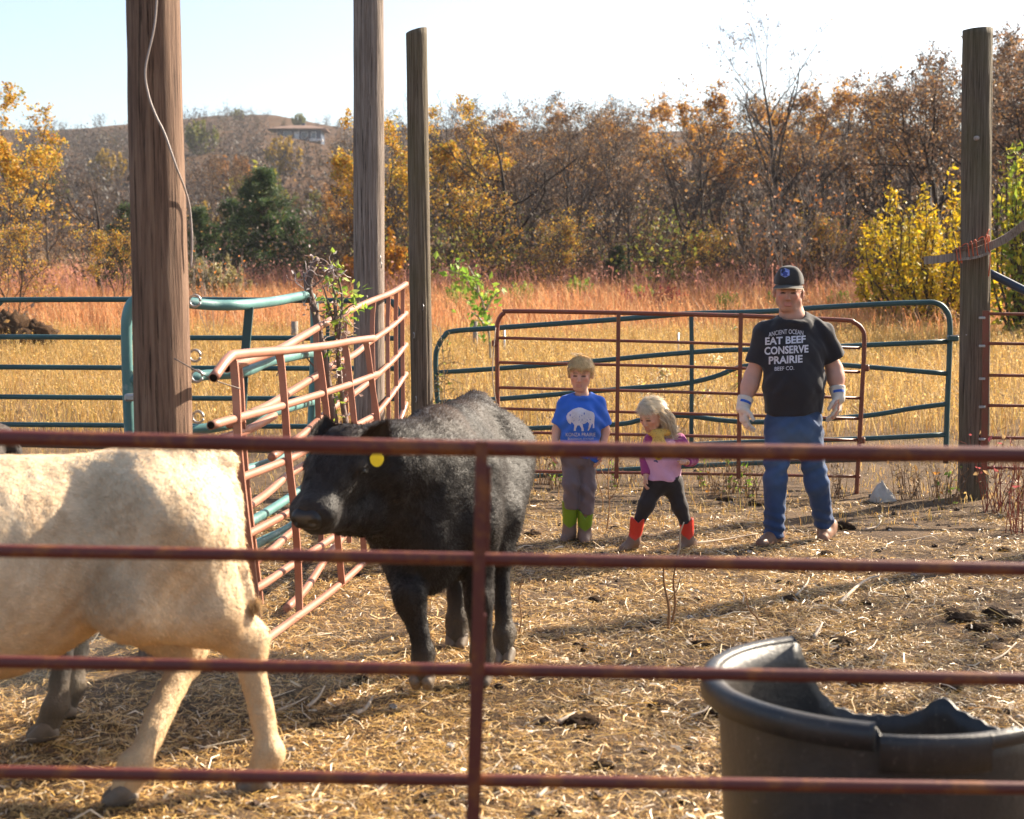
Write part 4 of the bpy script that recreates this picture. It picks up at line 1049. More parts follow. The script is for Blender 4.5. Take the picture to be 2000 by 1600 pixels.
# lashed board, twine and blue pipe
def bar(pts, wh, mat, name, label, cat, n=6, tw=0):
    P = pts3(pts); o = P[0].copy(); V, Fs = tube(spline(P - o, n), 0, 4, True, wh)
    return obj(name, mesh(name, V, Fs, mat, smooth=False), label=label, cat=cat, loc=tuple(o))
bar([(1806, 509, 11.26), (1850, 504, 11.26), (1900, 493, 11.27), (1935, 480, 11.25), (1970, 462, 11.2), (2010, 430, 11.1), (2060, 380, 11.0)], (.062, .045), M['wood_board'], 'curved_board', 'bleached crooked board lashed across the right-hand post', 'board')
bar([(1862, 492, 11.24), (1895, 481, 11.24), (1925, 470, 11.23)], (.03, .05), M['wood_red'], 'short_board', 'short reddish stick bound on top of the crooked board', 'board')
bar([(1872, 507, 11.21), (1905, 503, 11.20), (1932, 494, 11.2)], (.02, .02), M['wood_board'], 'splint', 'thin splint below the crooked board', 'board')
M['twine'] = plain('orange_twine', (.55, .12, .05), .7, .3, (80, .5, .003))
tw = []
for i, x in enumerate((1868, 1874, 1890, 1898, 1906, 1922, 1928)):
    y = 500 - (x - 1868) * .42; tw += [(x, y - 14, 11.205), (x + 3, y + 12, 11.205), (x + 5, y + 14, 11.3), (x + 4, y - 14, 11.29)]
tw += [(1926, 462, 11.25), (1932, 448, 11.27), (1929, 458, 11.25), (1934, 500, 11.25), (1931, 540, 11.27)]
cable(tw, .0045, M['twine'], 'twine', 'orange baling twine wound round the board at the right-hand post', 'twine', 3)
P = pts3([(1932, 533, 11.62), (1970, 552, 11.55), (2010, 572, 11.45), (2150, 640, 11.1), (2300, 715, 10.7), (2480, 800, 10.3), (2700, 900, 9.9)]); o = P[0].copy()
V, Fs = tube(spline(P - o, 5), .033, 12); obj('blue_pipe', mesh('blue_pipe', V, Fs, M['blue_pipe']), label='dark blue pipe slanting down behind the right-hand post', cat='pipe', loc=tuple(o))
cable([(1856, 656, 12.05), (1875, 655, 11.7), (1888, 654, 11.35)], .004, M['steel'], 'gate_wire', 'short wire holding the green gate to the right-hand post', 'wire')
cable([(968, 640, 11.65), (962, 720, 11.6), (968, 780, 11.6), (985, 815, 11.6), (1000, 830, 11.6)], .004, M['stick'], 'loose_rope', 'loose pale rope hanging by the left end of the red gate', 'rope')
M['wire'] = plain('rusty_wire', (.16, .12, .10), .6, .4)
for i, (a, b) in enumerate([((340, 700), (470, 760)), ((536, 685), (540, 735)), ((860, 640), (865, 820))]):
    Z = (6.15, 7.2, 12.5, 11.9)[i]
    P = pts3([(a[0], a[1], Z), ((a[0] + b[0]) / 2 + 6, (a[1] + b[1]) / 2 + 9, Z), (b[0], b[1], Z + (.0 if i else .1))]); o = P[0].copy()
    V, Fs = tube(spline(P - o, 6), .0028, 6); obj('tie_wire', mesh('tie_wire', V, Fs, M['wire']), label=['thin wire from the reddish pole to the nearer faded red panel', 'wire loop on the top rail of the nearer faded red panel', 'wire along the left end of the long right gate'][i], cat='wire', loc=tuple(o))

# ================================================================ SMALL PLANTS
def weed(name, seed, H, n, leafn, cols, bark, lean=.35, lsz=.03, side=3):
    rg_ = np.random.default_rng(seed); seg = []; P = []
    for i in range(n):
        a = rg_.uniform(0, 6.283); d = np.array([math.cos(a) * lean * rg_.random(), math.sin(a) * lean * rg_.random(), 1.]); d /= np.linalg.norm(d)
        p = np.array([rg_.normal(0, .04), rg_.normal(0, .04), 0]); L = H * rg_.uniform(.5, 1) / 5
        for k in range(5):
            d = d + rg_.normal(0, .10, 3); d /= np.linalg.norm(d); q = p + d * L; seg.append((*p, *q, .0042 * (1 - k / 7), .0042 * (1 - (k + 1) / 7)))
            if k:
                for c in range(rg_.integers(0, side)):
                    e = q + (d + rg_.normal(0, .6, 3)) * L * .6; seg.append((*q, *e, .0022, .0014)); P.append(e)
            p = q; P.append(q)
    V, Q = prisms(seg, 4); P = np.array(P); mb = MB(); mb.add(V, Q, BARKS.get(bark, bark)); nq = len(Q)
    Vl, Ql, Cl = leaves(P[rg_.integers(0, len(P), leafn)], lsz, rg_, cols, [1] * len(cols), 1.6, .012); mb.add(Vl, Ql, Cl)
    me = mb.build(name, [M['bark'], M['leaf']], smooth=False); me.polygons.foreach_set('material_index', np.r_[np.zeros(nq, np.int32), np.ones(len(Ql), np.int32)])
    return me
GRN = [(.20, .34, .04), (.30, .42, .06), (.14, .24, .03)]
WM = [weed('weed', 1, .45, 12, 40, GRN + DRY, (.25, .15, .08)), weed('weed', 2, .5, 14, 26, DRY + [(.5, .22, .04)], (.30, .18, .09)), weed('weed', 3, .42, 11, 14, DRY, (.22, .13, .07), .6), weed('weed', 4, .6, 16, 20, [(.4, .10, .10), (.3, .2, .1)], (.28, .09, .06), .45)]
for i, (px, py, k, s, lab) in enumerate([
    (1062, 945, 1, .85, 'dry weed between the black calf and the boy'), (1085, 952, 0, .7, 'green-tipped weed left of the boy\'s legs'), (1200, 950, 0, .7, 'leafy weed between the boy and the girl'), (1235, 945, 1, .5, 'low dry weed left of the girl'),
    (1372, 955, 0, .75, 'green weed right of the girl'), (1395, 968, 1, .8, 'dry brown weed right of the girl'), (1425, 966, 0, .85, 'tall green weed under the red gate'), (1462, 972, 0, .9, 'leafy green weed touching the man\'s left-hand leg'), (1445, 960, 1, .6, 'dry weed left of the man\'s legs'),
    (1635, 975, 2, .8, 'thin bare weed right of the man\'s legs'), (1765, 977, 2, .95, 'fan of bare stems right of the white rock'), (1790, 975, 2, .8, 'second fan of bare stems right of the white rock'), (1855, 985, 0, .8, 'weed at the left foot of the right-hand post'), (1830, 972, 1, .75, 'yellowish dry weed left of the right-hand post'), (1895, 975, 1, .6, 'dry weed at the foot of the right-hand post'),
    (1940, 1000, 3, 1.1, 'reddish weed right of the right-hand post'), (1985, 1045, 3, 1.1, 'biggest reddish twiggy weed at the right edge'), (1998, 1000, 2, 1.2, 'bare twiggy weed at the right edge'), (640, 1040, 1, .6, 'dry weed at the foot of the bent panels'), (690, 1010, 0, .6, 'green weed behind the bent panels'), (1010, 930, 2, .6, 'bare weed behind the black calf\'s rump'),
    (1590, 935, 2, .6, 'small bare weed behind the man'), (1315, 935, 1, .5, 'small dry weed behind the girl')]):
    p = G(px, py); o = obj('weed', WM[k], label=lab, cat='weed', group='weeds growing in the pen', loc=(p[0], p[1], float(gz(p[0], p[1])) - .01), rz=i * 1.3); o.scale = (s, s, s)
# climbing shrub on the panels
def climber():
    rg_ = np.random.default_rng(31); b = U(660, 1010, 8.55); b[2] = 0
    r = empty('climbing_shrub', tuple(b), 'vine-tangled shrub growing up through the bent red panels', 'shrub')
    S = [([(672, 1000), (662, 880), (645, 790), (632, 700), (615, 610), (603, 560), (612, 520), (620, 504)], .034), ([(690, 1000), (682, 870), (668, 780), (660, 690), (656, 620), (652, 560)], .022), ([(660, 700), (664, 640), (668, 580), (655, 530), (642, 518)], .010),
         ([(656, 640), (640, 590), (632, 560)], .008), ([(640, 740), (600, 700), (590, 660)], .006), ([(620, 610), (600, 580), (594, 545), (592, 530)], .010), ([(660, 620), (680, 600), (700, 590)], .006), ([(612, 560), (630, 545), (640, 535)], .006)]
    mb = MB(); P = []
    for pts, rad in S:
        Q = spline(np.array([U(x, y, 8.55 + rg_.normal(0, .04)) for x, y in pts]) - b, 5); V, Fs = tube(Q, np.linspace(rad, rad * .45, len(Q)), 7); mb.add(V, Fs, (.20, .15, .13)); P.append(Q)
    obj('stem', mb.build('stem', M['bark']), r)
    mb = MB(); T = []
    for k in range(170):                        # curling tendrils and twigs
        Q = P[rg_.choice([0, 1, 1, 1, 2, 2, 5])]; o = Q[rg_.integers(0, len(Q))]; a = rg_.uniform(0, 6.28); L = rg_.uniform(.03, .13)
        pp = [o]; d = np.array([math.cos(a), rg_.normal(0, .5), math.sin(a)])
        for j in range(4): d = d + rg_.normal(0, .7, 3); d /= np.linalg.norm(d); pp.append(pp[-1] + d * L / 3)
        V, Fs = tube(spline(np.array(pp), 3), .0026, 4); mb.add(V, Fs, [(.42, .33, .30), (.30, .2, .18), (.55, .47, .45)][k % 3]); T.append(pp[-1]); T.append(pp[2])
    obj('tendrils', mb.build('tendrils', M['bark']), r, kind='stuff')
    T = np.array(T); V, Q, C = leaves(T[rg_.integers(0, len(T), 150)], .022, rg_, [(.52, .44, .42), (.35, .25, .22), (.42, .40, .10)], [2, 2, 1], 1.4, .03)
    mb = MB(); mb.add(V, Q, C)
    hi = np.array([U(x, y, 8.55) - b for x, y in [(640, 530), (650, 545), (668, 578), (675, 598), (660, 588), (690, 605), (697, 590), (655, 612), (640, 590), (700, 585), (672, 620), (645, 560), (664, 700), (655, 790), (668, 760)]])
    V, Q, C = leaves(np.repeat(hi, 9, 0), .03, rg_, GRN + [(.4, .5, .08)], [1, 2, 1, 2], 1.8, .05); mb.add(V, Q, C)
    obj('leaves', mb.build('leaves', M['leaf'], smooth=False), r, kind='stuff')
climber()
# vine bits on the green gate end and mossy post
for i, (px, py, Z, lab) in enumerate([(862, 760, 12.5, 'dry vine tangle on the left end of the long right gate'), (1450, 745, 12.3, 'dry seed-headed weed crossing the dented rail left of the man')]):
    rg_ = np.random.default_rng(50 + i); b = U(px, py, Z); mb = MB(); T = []
    for k in range(46 if i == 0 else 14):
        pp = [rg_.normal(0, 1, 3) * (.06, .03, .20)]; d = rg_.normal(0, 1, 3)
        for j in range(4): d = d + rg_.normal(0, .7, 3); d /= np.linalg.norm(d); pp.append(pp[-1] + d * .045)
        V, Fs = tube(spline(np.array(pp), 3), .003, 4); mb.add(V, Fs, (.33, .24, .12)); T += pp
    V, Q, C = leaves(np.array(T)[rg_.integers(0, len(T), 70)], .022, rg_, [(.4, .36, .1), (.35, .22, .1), (.25, .3, .06)], [1, 1, 1], 1.5, .02); mb.add(V, Q, C)
    obj('vine', mb.build('vine', M['leaf'], smooth=False), label=lab, cat='vine', loc=tuple(b))
# tall weed with pale seed heads behind the girl
b = G(1290, 905); rg_ = np.random.default_rng(77); mb = MB(); T = []
for tx, ty in ((1255, 755), (1262, 765), (1295, 725), (1300, 732), (1290, 735), (1375, 770), (1350, 720), (1395, 700)):
    Q = spline(np.array([(0, 0, 0), (U((1290 + tx) / 2, (905 + ty) / 2, b[1]) - b), (U(tx, ty, b[1]) - b)]), 6); V, Fs = tube(Q, np.linspace(.006, .0025, len(Q)), 5); mb.add(V, Fs, (.36, .25, .13)); T += [Q[-1]] * 5 + [Q[-3]]
V, Q, C = leaves(np.repeat(np.array(T), 6, 0), .028, rg_, [(.62, .52, .34), (.35, .22, .13), (.5, .45, .12)], [2, 1, .6], 1.1, .035); mb.add(V, Q, C)
obj('seed_weed', mb.build('seed_weed', M['leaf'], smooth=False), label='tall weed with pale seed heads rising behind the girl\'s head', cat='weed', loc=tuple(b))
# young green sapling by the mossy post
b = np.array([at(958, 21), 21, float(gz(at(958, 21), 21))]); mb = MB(); T = []
for pts in ([(958, 700), (955, 650), (945, 600), (935, 575), (905, 540), (870, 525)], [(948, 610), (960, 585), (975, 570)], [(935, 575), (930, 550), (915, 520)], [(955, 650), (935, 620), (920, 610)]):
    Q = spline(np.array([U(x, y, 21) - b for x, y in pts]), 5); V, Fs = tube(Q, np.linspace(.02, .008, len(Q)), 6); mb.add(V, Fs, (.40, .34, .25)); T += list(Q[4:])
V, Q, C = leaves(np.array(T)[rg_.integers(0, len(T), 190)], .075, rg_, GRN, [1, 2, 1], 1.5, .09); mb.add(V, Q, C)
obj('green_sapling', mb.build('green_sapling', M['leaf'], smooth=False), label='young leafy green sapling just right of the mossy post', cat='sapling', loc=tuple(b))
# small posts of a far fence
for i, (px, py, top, d, w) in enumerate([(575, 700, 628, 26, .13), (928, 700, 628, 25, .09), (985, 690, 643, 24, .03), (560, 690, 655, 29, .03), (1325, 770, 650, 24, .03)]):
    p = U(px, top, d); z0 = float(gz(p[0], d)); V, Fs = tube([(0, 0, -.1), (0, 0, p[2] - z0)], [w / 2, w / 2 * .94], 10)
    V = V + .006 * vnoise(V, 9, i)[:, None]
    obj('fence_post', mesh('fence_post', V, Fs, M['wood_board'] if w > .05 else M['steel']), label=['short grey fence post in the field left of the split pole', 'short grey fence post in the field right of the mossy post', 'thin steel fence stake left of the red gate corner', 'thin steel fence stake near the short grey post', 'thin steel fence stake behind the girl'][i], cat='fence post', group='far fence posts', loc=(p[0], d, z0))
# brush pile
x = at(40, 26); r = empty('brush_pile', (x, 26, float(gz(x, 26))), 'dark heap of uprooted brush in the yellow grass at the left edge', 'brush pile')
for i, (dx, dz, s) in enumerate([(-.2, .25, .55), (.25, .2, .42), (-.55, .3, .5)]):
    o = obj('soil_lump', clod('soil_lump', 40 + i, s, M['dung'], .8, 4, .35), r, loc=(dx, 0, dz))
me = weed('brush', 61, .75, 40, 60, DRY, (.13, .10, .08), .9, .05, 4); obj('brush', me, r).scale = (1.5, 1.5, 1.2)
# white rock with a dark pipe stub beside it
p = G(1724, 978); V = clod('white_rock', 5.5, 1, plain('white_rock_mineral', (.48, .43, .37), .85, .2, (14, .6, .02)), .75)
a = np.empty(len(V.vertices) * 3, np.float32); V.vertices.foreach_get('co', a); a = a.reshape(-1, 3); k = np.clip(1.12 - a[:, 2] * 1.05, .22, 1); a[:, 0] *= k * .098; a[:, 1] *= k * .085; a[:, 2] *= .19; a[:, 0] -= a[:, 2] * .08
V.vertices.foreach_set('co', a.ravel()); V.update()
obj('white_rock', V, label='pointed white rock on the dirt left of the right-hand post', cat='rock', loc=(p[0], p[1], float(gz(p[0], p[1])) + .01))
p = G(1702, 975); V, Fs = tube([(0, .05, 0), (0, -.03, -.008)], [.022, .022], 14); obj('pipe_stub', mesh('pipe_stub', V, Fs, plain('dark_rubber', (.04, .04, .045), .6)), label='dark pipe stub lying against the white rock', cat='pipe', loc=(p[0], p[1] - .04, float(gz(p[0], p[1])) + .03))
# tree outside the right edge whose twigs dapple the ground
put_tree('shade_tree', TM['brown2'], 6.7, 10.1, .58, 1.0, 'small half-bare tree standing outside the right edge of the picture', None)

# ================================================================ BROKEN TUB
def tub():
    cx, cz, RR, HH = .985, 3.705, .462, .60
    root = empty('stock_tub', (cx, cz, 0), 'black rubber stock tub with a broken rim in the lower right corner', 'tub')
    def P(th, r, z): return (math.cos(th) * r, math.sin(th) * r, z)
    def rad(z): return .405 + (RR - .025 - .405) * (z / HH)
    def topz(th):                                   # height of the wall along the turn; th=0 right, 90 far, 180 left, 270 near
        d = math.degrees(th) % 360
        pts = [(0, .40), (30, .405), (44, .425), (52, .458), (57, .43), (62, .40), (68, .385), (84, .378), (94, .405), (100, .45), (104, .50), (108.5, .575), (110, .60), (253, .60), (253.5, .59), (254, .578), (300, .582), (330, .52), (345, .43), (360, .40)]
        return float(np.interp(d, [p[0] for p in pts], [p[1] for p in pts]))
    tt = NT('black_tub_rubber'); co = tt.coord(); n1 = tt.noise(co, 5, 6, .7); n2 = tt.noise(co, 60, 5, .7); n3 = tt.noise(tt.coord((1, 1, .15)), 22, 5, .7)
    c = tt.mix(tt.ramp(n1, [(.42, (0, 0, 0)), (.68, (.75, .75, .75))]), (.020, .019, .019), (.060, .046, .035)); c = tt.mix(tt.ramp(n3, [(.58, (0, 0, 0)), (.74, (.4, .4, .4))]), c, (.11, .09, .075)); c = tt.mix(tt.ramp(n2, [(.62, (0, 0, 0)), (.70, (.7, .7, .7))]), c, (.19, .16, .14))
    tt.set(Base_Color=c, Roughness=tt.math('ADD', tt.math('MULTIPLY', n1, .35), .25)); tt.bump(tt.math('ADD', n2, n1), .4, .006); m = tt.m
    n = 260; V = []; rows_ = 9
    for i in range(n):
        th = 2 * math.pi * i / n; tz = topz(th) + .003 * math.sin(th * 53) * (1 if not (110 < math.degrees(th) < 300) else 0)
        for k in range(rows_):
            z = tz * k / (rows_ - 1); V.append(P(th, rad(z), z))
        for k in range(rows_):
            z = tz * (rows_ - 1 - k) / (rows_ - 1); V.append(P(th, rad(z) - .011, max(z, .012)))
    W_ = rows_ * 2; V = np.array(V); I_ = np.arange(n)[:, None] * W_; J = (np.arange(n)[:, None] + 1) % n * W_; k = np.arange(W_)[None]; k2 = (k + 1) % W_
    Q = np.stack([I_ + k, J + k, J + k2, I_ + k2], -1).reshape(-1, 4)
    obj('wall', mesh('wall', V, Q, m), root)
    a = np.arange(0, 2 * math.pi, 2 * math.pi / 60); V = np.array([P(x, .40, .010) for x in a] + [(0, 0, .012)]); obj('floor', mesh('floor', V, np.array([(i, (i + 1) % 60, 60) for i in range(60)]), m), root)
    # rolled rim from the far break round the left to the near break
    prof = np.array([(-.004, .000), (.008, .010), (.026, .012), (.040, .004), (.046, -.012), (.046, -.050), (.040, -.050), (.039, -.014), (.028, -.004), (.010, -.008)])
    def sweep(name, d0, d1, prof, m_=m, dz=0):
        th = np.radians(np.linspace(d0, d1, 80)); k = len(prof)
        V = np.array([P(x, RR - .028 + a, HH + b - dz) for x in th for a, b in prof]); i = np.arange(79)[:, None] * k; j = np.arange(k)[None]; jj = (j + 1) % k
        Q = np.stack([i + j, i + jj, i + k + jj, i + k + j], -1).reshape(-1, 4)
        V = np.vstack([V, V[:k].mean(0), V[-k:].mean(0)]); T = np.array([(x, (x + 1) % k, len(V) - 2) for x in range(k)] + [(79 * k + (x + 1) % k, 79 * k + x, len(V) - 1) for x in range(k)])
        return obj(name, mesh(name, V, [Q, T], m_), root)
    sweep('rim', 110, 253, prof)
    band = np.array([(-.002, .0), (.006, .004), (.014, .0), (.017, -.02), (.017, -.085), (.002, -.092)])
    sweep('band', 254.5, 289, band, dz=.022)
    sweep('band', 289.5, 318, np.array([(-.002, .0), (.006, .004), (.012, .0), (.013, -.03), (.002, -.036)]), dz=.024)
tub()
# ================================================================ ORGANIC SHAPES (smooth union, surface nets)
def nets(f, xs, ys, zs):
    s = f < 0
    c = np.zeros(tuple(np.array(f.shape) - 1), np.int8)
    for a in (0, 1):
        for b in (0, 1):
            for d in (0, 1): c += s[a:a + c.shape[0], b:b + c.shape[1], d:d + c.shape[2]]
    mixed = (c > 0) & (c < 8); I, J, K = np.nonzero(mixed)
    idx = np.full(c.shape, -1, np.int64); idx[I, J, K] = np.arange(len(I))
    acc = np.zeros((len(I), 3)); cnt = np.zeros(len(I))
    ax = (xs, ys, zs)
    for d in range(3):
        o1, o2 = [q for q in range(3) if q != d]
        for a in (0, 1):
            for b in (0, 1):
                o = [0, 0, 0]; o[o1] = a; o[o2] = b; p = list(o); p[d] = 1
                fa = f[I + o[0], J + o[1], K + o[2]]; fb = f[I + p[0], J + p[1], K + p[2]]
                m = (fa < 0) != (fb < 0); t = fa[m] / (fa[m] - fb[m])
                P = np.stack([xs[I[m] + o[0]], ys[J[m] + o[1]], zs[K[m] + o[2]]], -1).astype(float)
                ijk = (I, J, K)[d][m]; P[:, d] = ax[d][ijk] * (1 - t) + ax[d][ijk + 1] * t
                acc[m] += P; cnt[m] += 1
    V = acc / cnt[:, None]; F_ = []
    for d in range(3):
        o1, o2 = [q for q in range(3) if q != d]
        sl0 = [slice(1, -1)] * 3; sl0[d] = slice(0, -1); sl1 = list(sl0); sl1[d] = slice(1, None)
        a, b = s[tuple(sl0)], s[tuple(sl1)]
        for sign in (0, 1):
            m = (a & ~b) if sign == 0 else (~a & b)
            P = [q + 1 for q in np.nonzero(m)]; P[d] = P[d] - 1
            def g(u, v):
                q = list(P); q[o1] = q[o1] - u; q[o2] = q[o2] - v; return idx[tuple(q)]
            Q = np.stack([g(1, 1), g(0, 1), g(0, 0), g(1, 0)], -1)
            if (sign == 0) == (d == 1): Q = Q[:, ::-1]
            F_.append(Q)
    return V, np.concatenate(F_)

def cap(a, b, ra, rb, k=.03, s=(1, 1, 1), cut=(0, 0), op='+'):
    return dict(t='c', a=np.array(a, float), b=np.array(b, float), ra=ra, rb=rb, k=k, s=np.array(s, float), cut=cut, op=op)
def ell(c, r, k=.03, op='+', rot=None):
    return dict(t='e', a=np.array(c, float), r=np.array(r, float), k=k, op=op, rot=rot)
def organic(prims, res, fine=(), cuts=(), pad=.02):
    """prims -> (V, quads). fine: [(lo, hi, res)] boxes with a finer grid; cuts: callables f(x,y,z) giving extra distance fields to intersect"""
    lo = np.full(3, 9.); hi = -lo
    for p in prims:
        if p['op'] == '-': continue
        if p['t'] == 'c': R_ = max(p['ra'], p['rb']) / np.minimum(p['s'], 1); l = np.minimum(p['a'], p['b']) - R_; h = np.maximum(p['a'], p['b']) + R_
        else:
            rr = p['r'] if p['rot'] is None else np.full(3, p['r'].max()); l = p['a'] - rr; h = p['a'] + rr
        lo = np.minimum(lo, l); hi = np.maximum(hi, h)
    lo -= pad; hi += pad
    axs = []
    for d in range(3):
        x = lo[d]; v = [x]
        while x < hi[d]:
            st = res
            for l, h, r in fine:
                if l[d] - res <= x <= h[d]: st = min(st, r)
            x += st; v.append(x)
        axs.append(np.array(v))
    xs, ys, zs = axs
    f = np.full((len(xs), len(ys), len(zs)), .3, np.float32)
    for p in prims:
        k = p['k']
        if p['t'] == 'c': R_ = max(p['ra'], p['rb']) / np.minimum(p['s'], 1); l = np.minimum(p['a'], p['b']) - R_ - k - .03; h = np.maximum(p['a'], p['b']) + R_ + k + .03
        else:
            rr = p['r'] if p['rot'] is None else np.full(3, p['r'].max()); l = p['a'] - rr - k - .03; h = p['a'] + rr + k + .03
        i0 = [max(0, np.searchsorted(a, l[d]) - 1) for d, a in enumerate(axs)]; i1 = [min(len(a), np.searchsorted(a, h[d]) + 1) for d, a in enumerate(axs)]
        if any(a >= b for a, b in zip(i0, i1)): continue
        x = xs[i0[0]:i1[0], None, None]; y = ys[None, i0[1]:i1[1], None]; z = zs[None, None, i0[2]:i1[2]]
        if p['t'] == 'c':
            s = p['s']; a, b = p['a'] * s, p['b'] * s; ab = b - a; L2 = ab.dot(ab) + 1e-12
            X_, Y_, Z_ = x * s[0] - a[0], y * s[1] - a[1], z * s[2] - a[2]
            t0 = (X_ * ab[0] + Y_ * ab[1] + Z_ * ab[2]) / L2; t = np.clip(t0, 0, 1)
            d = np.sqrt((X_ - ab[0] * t) ** 2 + (Y_ - ab[1] * t) ** 2 + (Z_ - ab[2] * t) ** 2) - (p['ra'] + (p['rb'] - p['ra']) * t)
            d = d / max(1, s.max())
            L = math.sqrt(L2)
            if p['cut'][0]: d = np.maximum(d, -t0 * L)
            if p['cut'][1]: d = np.maximum(d, (t0 - 1) * L)
        else:
            X_, Y_, Z_ = x - p['a'][0], y - p['a'][1], z - p['a'][2]
            if p['rot'] is not None:
                m = p['rot']; X_, Y_, Z_ = (m[0][0] * X_ + m[0][1] * Y_ + m[0][2] * Z_, m[1][0] * X_ + m[1][1] * Y_ + m[1][2] * Z_, m[2][0] * X_ + m[2][1] * Y_ + m[2][2] * Z_)
            r = p['r']; q = np.sqrt((X_ / r[0]) ** 2 + (Y_ / r[1]) ** 2 + (Z_ / r[2]) ** 2); q2 = np.sqrt((X_ / r[0] ** 2) ** 2 + (Y_ / r[1] ** 2) ** 2 + (Z_ / r[2] ** 2) ** 2) + 1e-9
            d = q * (q - 1) / q2
        sl = tuple(slice(a, b) for a, b in zip(i0, i1)); g = f[sl]
        if p['op'] == '+':
            h_ = np.clip(.5 + .5 * (g - d) / k, 0, 1); f[sl] = g + (d - g) * h_ - k * h_ * (1 - h_)
        else:
            d = -d; h_ = np.clip(.5 - .5 * (g - d) / k, 0, 1); f[sl] = g + (d - g) * h_ + k * h_ * (1 - h_)
    for c in cuts: f = np.maximum(f, c(xs[:, None, None], ys[None, :, None], zs[None, None, :]).astype(np.float32))
    return nets(f, xs, ys, zs)
def normals(V, Q):
    n = np.cross(V[Q[:, 2]] - V[Q[:, 0]], V[Q[:, 3]] - V[Q[:, 1]]); N = np.zeros_like(V)
    for c in range(4): np.add.at(N, Q[:, c], n)
    return N / (np.linalg.norm(N, axis=1)[:, None] + 1e-12)
def relax(V, Q, it=1, f=.5):
    for _ in range(it):
        S = np.zeros_like(V); c = np.zeros(len(V))
        for a in range(4):
            for b in (1, 3): np.add.at(S, Q[:, a], V[Q[:, (a + b) % 4]]); np.add.at(c, Q[:, a], 1)
        V = V + (S / c[:, None] - V) * f
    return V
def mkbody(name, prims, res, mat, parent, colf=None, fine=(), cuts=(), disp=None, smooth_it=2, label=None, ret=False):
    V, Q = organic(prims, res, fine, cuts); V = relax(V, Q, smooth_it)
    if disp is not None: V = V + normals(V, Q) * disp(V)[:, None]
    C = colf(V) if callable(colf) else (np.ones((len(V), 3)) * colf if colf is not None else None)
    o = obj(name, mesh(name, V, Q, mat, C), parent, label=label)
    return (o, V, Q) if ret else o

def strands(V, Q, n, L, w, rg, dirf, colf, mask=None, curl=.25, lift=.35):
    """hair strands as slim two-piece blades rooted on a surface"""
    A = V[Q]; ar = np.linalg.norm(np.cross(A[:, 2] - A[:, 0], A[:, 3] - A[:, 1]), axis=1)
    cen = A.mean(1)
    if mask is not None: ar = ar * mask(cen)
    fi = rg.choice(len(Q), n, p=ar / ar.sum()); u, v = rg.random((2, n, 1))
    P = (A[fi, 0] * (1 - u) + A[fi, 1] * u) * (1 - v) + (A[fi, 3] * (1 - u) + A[fi, 2] * u) * v
    N = normals(V, Q)[Q[fi, 0]]
    D = dirf(P, N); D = D - N * (D * N).sum(1)[:, None]; D /= np.linalg.norm(D, axis=1)[:, None] + 1e-9
    D = D + rg.normal(0, curl, P.shape); D /= np.linalg.norm(D, axis=1)[:, None]
    l = (L * (rg.uniform(.5, 1.3, n) if np.isscalar(L) else rg.uniform(.7, 1.2, n)))[:, None] if np.isscalar(L) else (L(P) * rg.uniform(.6, 1.25, n))[:, None]
    S = np.cross(D, N); S /= np.linalg.norm(S, axis=1)[:, None] + 1e-9
    M1 = P + (D * .5 + N * lift) * l * .6; T = P + (D + N * lift * .55) * l
    P = P - N * .003
    Vv = np.stack([P - S * w / 2, P + S * w / 2, M1 + S * w * .4, M1 - S * w * .4, T], 1).reshape(-1, 3)
    i = np.arange(n)[:, None] * 5
    strands.N = np.repeat(N, 5, 0); return Vv, [i + np.array([[0, 1, 2, 3]]), i + np.array([[3, 2, 4]])], np.repeat(colf(P) * rg.uniform(.8, 1.2, (n, 1)), 5, 0)

def soft(me, N):
    """shade hair with the normals of the skin below it"""
    me.normals_split_custom_set_from_vertices([tuple(v) for v in N]); return me
def hand(w, d, n, t, s=1.0, curl=.5, splay=.12, r=1.0, glove=False, k=.006):
    """prims of a hand: wrist w, direction d, palm normal n (fingers curl to it), thumb side t; s = hand length"""
    w, d, n, t = [np.array(v, float) for v in (w, d, n, t)]; d /= np.linalg.norm(d); n -= d * n.dot(d); n /= np.linalg.norm(n); t = t - d * t.dot(d) - n * t.dot(n); t /= np.linalg.norm(t)
    P = []; pl = .50 * s
    for o, ww in ((-.17, .085), (-.03, .10), (.11, .105), (.2, .09)):
        P.append(cap(w + d * .05 * s + t * o * .6 * s, w + d * pl * (.98 - abs(o) * .3) + t * o * s, .085 * s * r, .075 * s * r, k * 2))
    for j, (o, L, rr) in enumerate(((.205, .40, .056), (.075, .45, .058), (-.055, .42, .055), (-.175, .33, .048))):
        p = w + d * pl * (1.0 - abs(o - .03) * .35) + t * o * s; a = .25 + curl * .4; L = L * s
        dd = d + t * splay * (o - .02) * 5
        for q, f in enumerate((.42, .32, .26)):
            v = dd * math.cos(a) + n * math.sin(a); v /= np.linalg.norm(v); e = p + v * L * f
            P.append(cap(p, e, rr * s * r * (1 - q * .08), rr * s * r * (.94 - q * .1), k)); p = e; a += curl * .75
    p = w + d * .14 * s + t * .20 * s; e = p + (d * .62 + t * .62 + n * .25) * .24 * s; g = e + (d * .85 + t * .22 + n * .35) * .22 * s
    P += [cap(w + d * .12 * s + t * .08 * s, p, .08 * s * r, .08 * s * r, k * 2), cap(p, e, .075 * s * r, .062 * s * r, k * 1.6), cap(e, g, .060 * s * r, .050 * s * r, k)]
    return P

